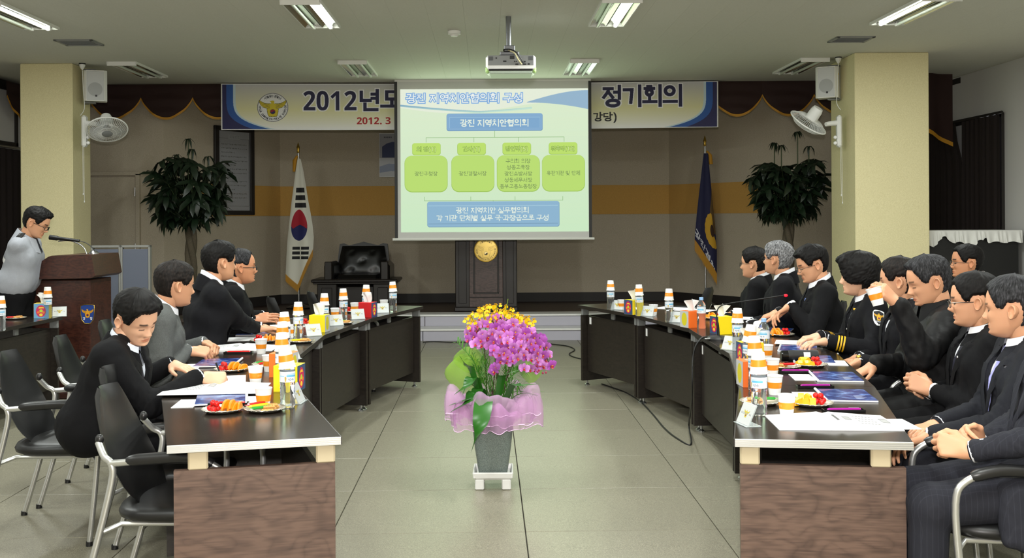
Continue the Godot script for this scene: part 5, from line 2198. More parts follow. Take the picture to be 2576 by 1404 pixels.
# ---------------------------------------------------------------- hands (right hand: wrist at origin, fingers +z, back of hand +y, thumb +x)
var hand_cache := {}
func hand(pose: String) -> MB:
	if hand_cache.has(pose):
		return hand_cache[pose]
	var f := Field.new(Vector3(-0.06, -0.09, -0.035), Vector3(0.085, 0.04, 0.2), 0.0042)
	var curl: Array = {"flat": [0.12, 0.2, 0.12], "relaxed": [0.4, 0.5, 0.3], "grip": [0.75, 0.85, 0.5], "fist": [1.25, 1.45, 0.8], "clasp": [0.95, 0.7, 0.4]}[pose]
	var kx := [0.031, 0.011, -0.010, -0.030]
	var kz := [0.088, 0.092, 0.088, 0.078]
	var lens := [[0.042, 0.025, 0.02], [0.046, 0.029, 0.021], [0.042, 0.026, 0.02], [0.033, 0.02, 0.018]]
	f.cap(Vector3(-0.01, 0, -0.03), Vector3(-0.004, 0, 0.01), 0.024, 0.024, 0.012)
	for k in 4:
		var kn := Vector3(kx[k], 0.0, kz[k])
		f.cap(Vector3(kx[k] * 0.6, -0.002, 0.012), kn, 0.0155, 0.0118, 0.014)
	for k in 4:
		var p := Vector3(kx[k], 0.0, kz[k])
		var a := 0.0
		var spread: float = kx[k] * 2.2
		for j in 3:
			a += curl[j] * (1.0 + 0.08 * k if pose != "flat" else 1.0)
			var q: Vector3 = p + Vector3(sin(spread) * cos(a), -sin(a), cos(spread) * cos(a)) * lens[k][j]
			f.cap(p, q, [0.0098, 0.0088, 0.008][j] - k * 0.0003, [0.0088, 0.008, 0.0066][j] - k * 0.0003, 0.003)
			p = q
	var tb: Array
	if pose in ["fist", "grip"]:
		tb = [Vector3(0.022, -0.012, 0.016), Vector3(0.044, -0.028, 0.046), Vector3(0.04, -0.046, 0.076), Vector3(0.024, -0.052, 0.096)]
	elif pose == "clasp":
		tb = [Vector3(0.022, -0.008, 0.016), Vector3(0.05, -0.012, 0.046), Vector3(0.052, -0.012, 0.076), Vector3(0.038, -0.014, 0.1)]
	else:
		tb = [Vector3(0.022, -0.008, 0.014), Vector3(0.05, -0.014, 0.044), Vector3(0.062, -0.02, 0.072), Vector3(0.066, -0.024, 0.096)]
	f.cap(tb[0], tb[1], 0.0165, 0.0125, 0.012)
	f.cap(tb[1], tb[2], 0.0115, 0.0102, 0.004)
	f.cap(tb[2], tb[3], 0.0102, 0.0082, 0.004)
	var mb := MB.new()
	f.nets(mb)
	hand_cache[pose] = mb
	return mb

# ---------------------------------------------------------------- heads (forward +z, brow level at y = 0)
const HY := [-0.130, -0.124, -0.112, -0.096, -0.08, -0.062, -0.045, -0.022, 0.0, 0.03, 0.06, 0.086, 0.102, 0.112]
const HF := [0.046, 0.070, 0.087, 0.089, 0.090, 0.091, 0.093, 0.093, 0.099, 0.098, 0.089, 0.066, 0.038, -0.01]
const HB := [0.02, -0.005, -0.02, -0.035, -0.055, -0.072, -0.084, -0.094, -0.100, -0.103, -0.098, -0.080, -0.055, -0.012]
const HW := [0.012, 0.030, 0.045, 0.055, 0.062, 0.067, 0.071, 0.075, 0.077, 0.077, 0.072, 0.056, 0.036, 0.001]

func prof(t: Array, y: float) -> float:
	var n := HY.size()
	if y <= HY[0]:
		return t[0]
	for k in n - 1:
		if y <= HY[k + 1]:
			var u: float = (y - HY[k]) / (HY[k + 1] - HY[k])
			return cubic_interpolate(t[k], t[k + 1], t[maxi(k - 1, 0)], t[mini(k + 2, n - 1)], u)
	return t[n - 1]

func head_pt(y: float, phi: float, wide := 1.0) -> Vector3:
	var w := prof(HW, y) * wide
	var zf := prof(HF, y)
	var zb := prof(HB, y)
	var zm := lerpf(zb, zf, 0.48)
	var s := sin(phi)
	var k := cos(phi)
	var x := w * signf(s) * pow(absf(s), 0.86)
	var z := zm + ((zf - zm) if k > 0 else (zm - zb)) * signf(k) * pow(absf(k), 0.86)
	return Vector3(x, y, z)

func g2(x: float, y: float, sx: float, sy: float) -> float:
	return exp(-(x * x) / (sx * sx) - (y * y) / (sy * sy))

func head_mesh(mb: MB, xf: Transform3D, wide: float, brow: Color, woman := false, shut := false) -> void:
	var nj := 62
	var ni := 64
	var rows := []
	var cols := []
	for j in nj + 1:
		var y := lerpf(-0.130, 0.112, (1.0 - cos(PI * j / nj)) * 0.5 * 0.35 + 0.65 * j / nj)
		var row := PackedVector3Array()
		var cr := PackedColorArray()
		for i in ni:
			var t := TAU * i / ni
			var phi := t - 0.55 * sin(t)
			var p := head_pt(y, phi, wide)
			var c := Color(1, 1, 1)
			if p.z > 0.03 and y < 0.05:
				var ax := absf(p.x)
				var nw := lerpf(0.008, 0.0135, clampf(-y / 0.05, 0, 1))
				var np := clampf((-y + 0.004) / 0.05, 0, 1)
				var nose := 0.024 * pow(np, 1.3) * (1.0 if y > -0.05 else clampf((y + 0.066) / 0.016, 0, 1))
				var dz := nose * exp(-p.x * p.x / (nw * nw))
				dz += 0.009 * g2(ax - 0.0125, y + 0.053, 0.006, 0.007)
				dz -= 0.010 * g2(ax - 0.031, y + 0.016, 0.018, 0.011)
				dz += 0.006 * g2(ax - 0.031, y + 0.020, 0.012, 0.0065)
				dz += 0.004 * g2(ax - 0.03, y - 0.003, 0.022, 0.007)
				dz += 0.004 * g2(ax - 0.045, y + 0.043, 0.02, 0.02)
				dz += 0.0055 * g2(p.x, y + 0.0775, 0.022, 0.005) + 0.0055 * g2(p.x, y + 0.088, 0.019, 0.0052) - 0.0035 * g2(p.x, y + 0.083, 0.024, 0.0022)
				dz -= 0.003 * g2(p.x, y + 0.098, 0.02, 0.005)
				dz += 0.007 * g2(p.x, y + 0.113, 0.02, 0.011)
				dz -= 0.004 * g2(ax - 0.03, y + 0.068, 0.006, 0.012)
				p.z += dz
				var by := 0.004 + 0.004 * (1.0 - pow((ax - 0.032) / 0.02, 2.0))
				if ax > 0.011 and ax < 0.05 and absf(y - by) < 0.0042:
					c = brow
				if shut:
					if ax > 0.018 and ax < 0.044 and absf(y + 0.0228) < 0.0022:
						c = Color(0.06, 0.05, 0.045)
				elif ax > 0.018 and ax < 0.045 and absf(y + 0.018) < 0.0021:
					c = Color(0.06, 0.05, 0.045)
				elif ax > 0.020 and ax < 0.042 and y < -0.019 and y > -0.027:
					c = Color(0.05, 0.04, 0.035) if absf(ax - 0.031) < 0.0062 else Color(1.15, 1.4, 1.6)
				if absf(p.x) < 0.024 and absf(y + 0.083) < 0.0095 * (1.0 - pow(absf(p.x) / 0.026, 2.0)):
					c = Color(0.82, 0.56, 0.52) if not woman else Color(0.8, 0.4, 0.4)
			row.append(xf * p)
			cr.append(c)
		rows.append(row)
		cols.append(cr)
	var base := mb.v.size()
	mb.grid(rows, true)
	for j in nj + 1:
		for i in ni + 1:
			mb.col[base + j * (ni + 1) + i] = cols[j][i % ni]
	# ears
	for s in [-1.0, 1.0]:
		var eb := Basis(Vector3.UP, s * -0.42) * Basis(Vector3.RIGHT, -0.16)
		var o := Vector3(s * 0.0735 * wide, -0.02, -0.004)
		var er := []
		for q in [[0.86, -0.012], [0.96, 0.003], [1.0, 0.012], [0.9, 0.0165], [0.76, 0.014], [0.62, 0.007], [0.35, 0.005], [0.0, 0.006]]:
			var ring := PackedVector3Array()
			for i in 18:
				var a := TAU * i / 18
				var ry := 0.031 if sin(a) > 0 else 0.029
				var rz := 0.0185 if sin(a) > -0.3 else 0.0145
				ring.append(xf * (o + eb * Vector3(s * q[1], sin(a) * ry * q[0] , cos(a) * rz * q[0] - 0.012)))
			er.append(ring)
		mb.grid(er, true, s > 0)

func hair_mesh(h: Dictionary, xf: Transform3D, wide: float) -> MB:
	var mb := MB.new()
	var nj := 46
	var ni := 88
	var n := noise(h.get("seed", 1), 1.0, 3)
	var rows := []
	var low: float = h.get("nape", -0.085)
	for j in nj + 1:
		var y := lerpf(low - 0.02, 0.112, sin(PI * 0.5 * j / nj) * 0.55 + 0.45 * j / nj)
		var row := PackedVector3Array()
		for i in ni:
			var phi := TAU * i / ni
			var q := phi if phi < PI else phi - TAU
			var a := rad_to_deg(absf(q))
			var p := head_pt(maxf(y, -0.125), phi, wide)
			var line: float
			var yf: float = h.get("front", 0.06)
			if a < 32:
				line = yf + h.get("peak", 0.0) * cos(a / 32 * PI)
			elif a < 52:
				line = lerpf(yf, h.get("temple", 0.028), (a - 32) / 20)
			elif a < 66:
				line = lerpf(h.get("temple", 0.028), h.get("burn", -0.012), (a - 52) / 14)
			elif a < 78:
				line = h.get("burn", -0.012)
			elif a < 86:
				line = lerpf(h.get("burn", -0.012), h.get("ear", 0.014), (a - 78) / 8)
			elif a < 108:
				line = h.get("ear", 0.014)
			elif a < 128:
				line = lerpf(h.get("ear", 0.014), low, (a - 108) / 20)
			else:
				line = low
			line += n.get_noise_2d(sin(phi) * 9.0 + 3.0, cos(phi) * 9.0) * 0.006
			var up := clampf((y + 0.02) / 0.13, 0, 1)
			var thick_: float = lerpf(h.get("side", 0.011), h.get("top", 0.02), up)
			if a > 110:
				thick_ = lerpf(thick_, h.get("back", 0.012), 0.6)
			if h.has("fringe") and a < 60 and y > 0.02:
				thick_ += h.fringe * clampf(1.0 - absf(y - 0.07) / 0.045, 0, 1) * (1.0 if q * h.get("sweep", 1.0) > -0.3 else 0.4)
			var cr := 1.0 - smoothstep(0.08, 0.11, y) * 0.8
			var streak := (n.get_noise_2d(q * 9.0 + y * 30.0, y * 22.0) * 0.6 + n.get_noise_2d(q * 30.0 + y * 60.0, y * 26.0) * 0.45) * cr
			thick_ *= 1.0 + streak * h.get("rough", 0.35)
			var k := smoothstep(-0.004, 0.012, y - line)
			var off := lerpf(-0.008, thick_, k)
			if k > 0.02 and y < low + 0.012:
				off = minf(off, lerpf(-0.008, thick_, clampf((y - low) / 0.012, 0, 1)))
			var nn := Vector3(p.x / 0.006, maxf(p.y + 0.01, 0.0) / 0.0135 + 0.12, (p.z) / 0.0100).normalized()
			row.append(xf * (p + nn * off))
		rows.append(row)
	mb.grid(rows, true)
	return mb

func hair_mat(a: Color, b: Color, seed_: int) -> StandardMaterial3D:
	var n := noise(seed_, 1.0, 3)
	var im := Image.create(512, 64, false, Image.FORMAT_RGB8)
	for y in 64:
		for x in 512:
			var u := TAU * x / 512.0
			var t := n.get_noise_3d(cos(u) * 46.0 + y * 0.12, sin(u) * 46.0, y * 0.09) * 1.0 + n.get_noise_3d(cos(u) * 6.0, sin(u) * 6.0, y * 0.15 + 9.0) * 0.5 + 0.4
			im.set_pixel(x, y, a.lerp(b, clampf(t, 0, 1)))
	var m := printed(im, 0.62)
	m.metallic_specular = 0.3
	m.heightmap_enabled = true
	m.heightmap_texture = m.albedo_texture
	m.heightmap_scale = 0.12
	return m

func glasses_mesh(xf: Transform3D, wide: float, r: float) -> MB:
	var mb := MB.new()
	for s in [-1.0, 1.0]:
		var loop := []
		for i in 16:
			var a := TAU * i / 16
			var x := 0.0325 + 0.024 * signf(cos(a)) * pow(absf(cos(a)), 0.6)
			var y := -0.022 + 0.0155 * signf(sin(a)) * pow(absf(sin(a)), 0.6)
			loop.append(xf * Vector3(s * x, y, 0.109 - 0.25 * (x - 0.0085) * (x + 0.02) / 0.05 * 0.5))
		mb.tube(loop, r, 6, false, true)
		mb.tube([xf * Vector3(s * 0.0565, -0.016, 0.100), xf * Vector3(s * 0.074 * wide, -0.014, 0.07), xf * Vector3(s * 0.0785 * wide, -0.012, 0.0), xf * Vector3(s * 0.078 * wide, -0.02, -0.018)], r * 0.9, 6)
	mb.tube([xf * Vector3(-0.009, -0.016, 0.111), xf * Vector3(0, -0.013, 0.114), xf * Vector3(0.009, -0.016, 0.111)], r, 6)
	return mb

# ---------------------------------------------------------------- a whole person
func ik(s: Vector3, w: Vector3, l1: float, l2: float, pole: Vector3) -> Array:
	var d := w - s
	var l := clampf(d.length(), 0.12, (l1 + l2) * 0.995)
	var dir := d.normalized()
	var wrist := s + dir * l
	var a := (l1 * l1 - l2 * l2 + l * l) / (2.0 * l)
	var h := sqrt(maxf(l1 * l1 - a * a, 0.0))
	var side := (pole - dir * pole.dot(dir)).normalized()
	return [s + dir * a + side * h, wrist]

func person(s: Dictionary) -> Node3D:
	var face: float = deg_to_rad(s.face) + PI
	var fwd := Vector3(sin(face), 0, cos(face))
	var lft := Vector3(fwd.z, 0, -fwd.x)
	var lean: float = deg_to_rad(s.get("lean", 4.0))
	var roll: float = deg_to_rad(s.get("tilt", 0.0))
	var stand: bool = s.get("stand", false)
	var hip_y := 0.92 if stand else 0.565
	var head_w: Vector3 = s.head
	# spine length that carries the head where the photograph has it
	var tb := Basis(Vector3.RIGHT, lean) * Basis(Vector3.BACK, roll)
	var upv := tb * Vector3.UP
	var sc: float = (head_w.y - 0.108 - hip_y) / (0.53 * upv.y)
	var offl := tb * Vector3(0, 0.53 * sc, 0) + Vector3(0, 0.108, s.get("jut", 0.035))
	var hip := head_w - (fwd * offl.z + lft * offl.x)
	var t := thing("person", s.label, "person", Vector3(hip.x, 0, hip.z), face)
	var inv := Transform3D(Basis(Vector3.UP, face), t.position).affine_inverse()
	var T := Transform3D(tb, Vector3(0, hip_y, 0))
	var wide: float = s.get("wide", 1.0)
	var P := func(x: float, y: float, z: float) -> Vector3: return T * Vector3(x * wide, y * sc, z * (0.9 + 0.1 * wide))
	# head frame
	var ha: float = deg_to_rad(s.look - s.face)
	var hb := Basis(Vector3.UP, ha) * Basis(Vector3.RIGHT, deg_to_rad(s.get("pitch", 0.0))) * Basis(Vector3.BACK, deg_to_rad(s.get("roll", 0.0)))
	var hxf := Transform3D(hb, inv * head_w)
	# arms
	var arms := []
	for k in 2:   # 0 = left (+x), 1 = right (-x)
		var sg := 1.0 if k == 0 else -1.0
		var sh: Vector3 = P.call(sg * 0.185, 0.425, -0.01)
		var hs: Dictionary = s.get("hl" if k == 0 else "hr", {})
		var wp: Vector3
		if hs.has("p"):
			wp = inv * hs.p
		else:
			wp = Vector3(sg * 0.11, (hip_y + 0.13) if not stand else 0.85, 0.27)
		var pole: Vector3 = hs.get("pole", Vector3(sg * 0.55, -0.75, -0.35))
		var e := ik(sh, wp, 0.285, 0.255, pole)
		if (e[1] - wp).length() > 0.03:
			print("short reach: ", s.label, " ", k, " ", (e[1] - wp).length())
		var fd: Vector3 = (inv.basis * hs.f).normalized() if hs.has("f") else ((e[1] - e[0]).normalized() + Vector3(-sg * 0.3, -0.2, 0.1)).normalized()
		var pn: Vector3 = (inv.basis * hs.n) if hs.has("n") else Vector3(-sg * 0.25, -1, 0)
		arms.append([sh, e[0], e[1], fd, pn, hs.get("pose", "relaxed"), sg])
	# ---- body: one skin mesh from head to hands
	var skin := MB.new()
	var brow := Color(0.1, 0.085, 0.08) if not s.get("grey", false) else Color(0.25, 0.24, 0.23)
	head_mesh(skin, hxf, s.get("face_wide", 1.0), brow, s.get("woman", false), s.get("lids", false))
	var nb: Vector3 = P.call(0, 0.44, -0.02)
	var nt := hxf * Vector3(0, -0.06, -0.02)
	skin.tube(smooth_path([P.call(0, 0.25, 0.0), nb, nb.lerp(nt, 0.55) + Vector3(0, 0, -0.004), nt], 4), [0.09, 0.085, 0.075, 0.066, 0.06, 0.058, 0.057, 0.056, 0.056, 0.056, 0.056, 0.056, 0.056], 20)
	for a in arms:
		skin.tube([P.call(0, 0.4, 0.0), a[0], a[1], a[2] - (a[2] - a[1]).normalized() * 0.0], [0.045, 0.038, 0.032, 0.026], 12)
		var y := -(a[4] - a[3] * a[4].dot(a[3])).normalized() as Vector3
		var x := y.cross(a[3]) * (-1.0 if a[6] > 0 else 1.0)
		skin.add(hand(a[5]), Transform3D(Basis(x, y, a[3]), a[2] + a[3] * 0.02))
	part("body", skin, s.skin, t, "", true)
	var hr: Dictionary = s.hair
	part("hair", hair_mesh(hr, hxf, s.get("face_wide", 1.0)), hr.mat, t)
	if s.has("glasses"):
		part("glasses", glasses_mesh(hxf, s.get("face_wide", 1.0), s.get("rim", 0.0016)), s.glasses, t)
	# ---- jacket
	var cell := clampf(-head_w.z * 0.0022, 0.0095, 0.0165)
	var lo := Vector3(-0.34, hip_y - 0.22, -0.26)
	var hi := Vector3(0.34, hip_y + 0.58 * sc + 0.06, 0.24)
	for a in arms:
		for q in range(0, 3):
			lo = lo.min(a[q] - Vector3.ONE * 0.1)
			hi = hi.max(a[q] + Vector3.ONE * 0.1)
	for q in [P.call(-0.2, 0.5, 0.1), P.call(0.2, 0.5, -0.15), P.call(0, 0.3, 0.2)]:
		lo = lo.min(q - Vector3.ONE * 0.05)
		hi = hi.max(q + Vector3.ONE * 0.05)
	var f := Field.new(lo, hi, cell)
	var pad: float = s.get("pad", 0.0)
	f.cap(P.call(-0.085, -0.01 + s.get("waist", 0.0), -0.012), P.call(0.085, -0.01 + s.get("waist", 0.0), -0.012), 0.136 + pad, 0.136 + pad, 0.06)
	f.cap(P.call(-0.065, 0.15, 0.012), P.call(0.065, 0.15, 0.012), 0.133 + pad, 0.133 + pad, 0.06)
	f.cap(P.call(-0.09, 0.31, 0.006), P.call(0.09, 0.31, 0.006), 0.128 + pad, 0.128 + pad, 0.06)
	f.cap(P.call(-0.155, 0.425, -0.012), P.call(0.155, 0.425, -0.012), 0.072 + pad * 0.6, 0.072 + pad * 0.6, 0.05)
	for sg in [-1.0, 1.0]:
		f.cap(P.call(sg * 0.15, 0.445, -0.014), P.call(sg * 0.035, 0.482, -0.022), 0.05, 0.05, 0.04)
	if not stand:
		# skirt of the jacket over the lap
		for sg in [-1.0, 1.0]:
			f.cap(Vector3(sg * 0.08, hip_y, 0.02), Vector3(sg * 0.1, hip_y - 0.005, 0.13), 0.112, 0.1, 0.04)
	if s.get("skirt", false):
		for k in 12:
			var z := -0.16 + k * 0.03
			f.cap(Vector3(0.16, hip_y, z), Vector3(0.215 + 0.008 * sin(k * 1.7), 0.37 + z * 0.3, z + 0.02), 0.05, 0.022, 0.03)
	var arm_r: float = s.get("arm", 1.0)
	for a in arms:
		f.cap(a[0], a[1], 0.066 * arm_r, 0.056 * arm_r, s.get("blend", 0.035))
		var stop: Vector3 = a[2] - (a[2] - a[1]).normalized() * 0.012
		f.cap(a[1], stop, 0.056 * arm_r, 0.041 * arm_r, 0.02)
	var opened: bool = s.get("open", true)
	var Ti := T.affine_inverse()
	if opened:
		for z in f.nz:
			for y in f.ny:
				var i: int = f.nx * (y + f.ny * z)
				for x in f.nx:
					var v: float = f.f[i + x]
					if v < 0.05 and v > -0.06:
						var q := Ti * (f.o + Vector3(x, y, z) * f.c)
						var yy := q.y / sc
						if q.z > 0.0 and q.z < 0.19 + pad and yy > 0.1 and yy < 0.6:
							var cut := minf((yy - 0.13) * 0.24 - absf(q.x), q.z - 0.02)
							if cut > v:
								f.f[i + x] = cut
							elif cut > -0.055 and yy < 0.44 and v < 0.02:
								f.f[i + x] = v - 0.007
	var mb := MB.new()
	f.nets(mb)
	wrinkle(mb, s.get("seed", 1), s.get("fold", 0.006), arms)
	if s.get("suit_collar", true):
		collar(mb, P, 0.080, 0.1, 0.445, 0.567, 0.5, 0.006)
	part("jacket", mb, s.jacket, t)
	if opened and s.get("suit_collar", true):
		for sg in [-1.0, 1.0]:
			var r1 := PackedVector3Array()
			var r2 := PackedVector3Array()
			var r3 := PackedVector3Array()
			for q in [[0.12, 0.004, 0.150], [0.2, 0.03, 0.149], [0.28, 0.052, 0.144], [0.35, 0.066, 0.13], [0.385, 0.07, 0.117], [0.39, 0.045, 0.114], [0.42, 0.052, 0.09], [0.46, 0.05, 0.055]]:
				var xi: float = maxf(0.0, (q[0] - 0.13) * 0.24) - 0.004
				r1.append(P.call(sg * xi, q[0], q[2] + 0.004 + pad))
				r2.append(P.call(sg * (xi + q[1] * 0.5), q[0], q[2] + 0.012 + pad))
				r3.append(P.call(sg * (xi + q[1]), q[0], q[2] + 0.004 + pad - maxf(0.0, xi + q[1] - 0.09) * 0.5))
			var lp := MB.new()
			lp.grid([r1, r2, r3], false, sg < 0)
			part("lapel", lp, s.jacket, t)
	# ---- shirt front, collar and cuffs
	if opened:
		var sf := Field.new(P.call(-0.2, 0.05, -0.2).min(P.call(0.2, 0.05, -0.2)) - Vector3.ONE * 0.12, P.call(0.2, 0.5, 0.1).max(P.call(-0.2, 0.5, 0.1)) + Vector3.ONE * 0.14, 0.018)
		sf.cap(P.call(-0.065, 0.15, 0.012), P.call(0.065, 0.15, 0.012), 0.12 + pad, 0.12 + pad, 0.06)
		sf.cap(P.call(-0.09, 0.31, 0.006), P.call(0.09, 0.31, 0.006), 0.114 + pad, 0.114 + pad, 0.06)
		sf.cap(P.call(-0.06, 0.42, -0.012), P.call(0.06, 0.42, -0.012), 0.066, 0.066, 0.05)
		mb = MB.new()
		sf.nets(mb)
		collar(mb, P, 0.069, 0.079, 0.445, 0.592, 0.535, 0.004)
		for a in arms:
			var ax: Vector3 = (a[2] - a[1]).normalized()
			var cf := MB.new()
			cf.tube([a[2] - ax * 0.04, a[2] + ax * 0.012], 0.037 * arm_r, 14, false)
			part("shirt_cuff", cf, s.shirt, t)
		part("shirt", mb, s.shirt, t)
	if s.has("tie"):
		mb = MB.new()
		var row1 := PackedVector3Array()
		var row2 := PackedVector3Array()
		for q in [[0.475, 0.056, 0.017], [0.45, 0.069, 0.021], [0.44, 0.074, 0.013], [0.40, 0.093, 0.018], [0.33, 0.124, 0.028], [0.24, 0.134, 0.036], [0.14, 0.138, 0.042]]:
			row1.append(P.call(-q[2], q[0], q[1] + 0.003 + pad))
			row2.append(P.call(q[2], q[0], q[1] + 0.003 + pad))
		var midr := PackedVector3Array()
		for i in row1.size():
			midr.append((row1[i] + row2[i]) * 0.5 + T.basis * Vector3(0, 0, 0.008))
		mb.grid([row1, midr, row2])
		part("tie", mb, s.tie, t)
	# ---- trousers and shoes
	var tf: Field
	mb = MB.new()
	var knees := []
	if stand:
		tf = Field.new(Vector3(-0.24, 0.0, -0.2), Vector3(0.24, hip_y + 0.2, 0.24), 0.016)
		tf.cap(Vector3(-0.07, hip_y - 0.02, -0.01), Vector3(0.07, hip_y - 0.02, -0.01), 0.125, 0.125, 0.05)
		for sg in [-1.0, 1.0]:
			tf.cap(Vector3(sg * 0.09, hip_y - 0.05, 0), Vector3(sg * 0.1, 0.48, 0.01), 0.095, 0.075, 0.05)
			tf.cap(Vector3(sg * 0.1, 0.48, 0.01), Vector3(sg * 0.1, 0.09, -0.01), 0.075, 0.062, 0.03)
			knees.append(Vector3(sg * 0.1, 0.06, 0.0))
	else:
		var reach: float = s.get("knee", 0.42)
		var spread: float = s.get("spread", 0.12)
		var back: float = s.get("ankle", 0.02)
		tf = Field.new(Vector3(-0.3, 0.02, -0.22), Vector3(0.3, hip_y + 0.16, reach + 0.18), 0.016)
		tf.cap(Vector3(-0.085, hip_y - 0.01, -0.01), Vector3(0.085, hip_y - 0.01, -0.01), 0.125, 0.125, 0.05)
		for sg in [-1.0, 1.0]:
			var kn := Vector3(sg * spread, 0.505, reach)
			tf.cap(Vector3(sg * 0.095, hip_y - 0.01, 0.04), kn, 0.098, 0.074, 0.04)
			tf.cap(kn, Vector3(sg * (spread + 0.01), 0.1, reach + back), 0.07, 0.058, 0.03)
			knees.append(Vector3(sg * (spread + 0.01), 0.06, reach + back))
	tf.nets(mb)
	wrinkle(mb, s.get("seed", 1) + 5, 0.005, [])
	part("trousers", mb, s.get("trousers", s.jacket), t)
	for k in knees:
		mb = MB.new()
		var rows := []
		for q in [[0.0, 0.9, 0.0], [0.012, 1.0, 0.0], [0.035, 0.98, 0.0], [0.06, 0.8, -0.01], [0.085, 0.55, -0.04], [0.095, 0.0, -0.06]]:
			var ring := PackedVector3Array()
			for i in 20:
				var a := TAU * i / 20
				ring.append(k + Vector3(sin(a) * 0.048 * q[1], q[0] - 0.06, cos(a) * 0.135 * q[1] + 0.07 + q[2]))
			rows.append(ring)
		mb.grid(rows, true)
		part("shoe", mb, M.black_gloss, t)
	t.set_meta("arm_points", 0)
	t.remove_meta("arm_points")
	s.root = t
	s.P = P
	s.arms = arms
	s.hxf = hxf
	return t

func wrinkle(mb: MB, seed_: int, amp: float, arms: Array) -> void:
	var n := noise(seed_ * 13 + 5, 1.0, 2)
	var nn := mb.normals()
	for i in mb.v.size():
		var p := mb.v[i]
		var w := n.get_noise_3d(p.x * 7.0, p.y * 4.0, p.z * 7.0) * amp + n.get_noise_3d(p.x * 20.0 + p.y * 9.0, p.y * 13.0, p.z * 20.0) * amp * 0.45
		for a in arms:
			var d: float = p.distance_to(a[1])
			if d < 0.16:
				var s: float = (p - a[1]).dot((a[2] - a[0]).normalized())
				w += sin(s * 170.0 + n.get_noise_3d(p.x * 9.0, p.y * 9.0, p.z * 9.0) * 4.0) * 0.0045 * (1.0 - d / 0.16)
		mb.v[i] = p + nn[i] * w

# standing band round the neck: radii inside and out, lower edge, height behind and in front, opening
func collar(mb: MB, P: Callable, r0: float, r1: float, y0: float, yb: float, yf: float, th: float) -> void:
	var rows := [PackedVector3Array(), PackedVector3Array(), PackedVector3Array(), PackedVector3Array()]
	for i in 29:
		var a := lerpf(0.22, TAU - 0.22, i / 28.0)
		var k := (1.0 - cos(a)) * 0.5
		var top := lerpf(yf, yb, k) - 0.03
		var zc := -0.012
		var lowf := y0 - 0.035 * (1.0 - k)
		rows[0].append(P.call(sin(a) * r1, lowf, cos(a) * r1 * 1.05 + zc + 0.02 * (1.0 - k)))
		rows[1].append(P.call(sin(a) * (r0 + th), top, cos(a) * (r0 + th) * 1.02 + zc))
		rows[2].append(P.call(sin(a) * r0, top + 0.002, cos(a) * r0 * 1.02 + zc))
		rows[3].append(P.call(sin(a) * (r0 - 0.002), y0 - 0.02, cos(a) * r0 + zc))
	mb.grid(rows)
# ---------------------------------------------------------------- the people at the tables
func cloth(c: Color, seed_: int, light := 1.35) -> StandardMaterial3D:
	var m := tri(mat(Color(1, 1, 1), 0.85, 0.0, 0.3), grain_image(96, 96, 12.0, 12.0, c, Color(c.r * light, c.g * light, c.b * light), seed_, 0.5, 2), 6.0)
	return m

func skin_mat(c: Color) -> StandardMaterial3D:
	var m := mat(c, 0.5)
	m.vertex_color_use_as_albedo = true
	m.subsurf_scatter_enabled = true
	m.subsurf_scatter_strength = 0.08
	return m

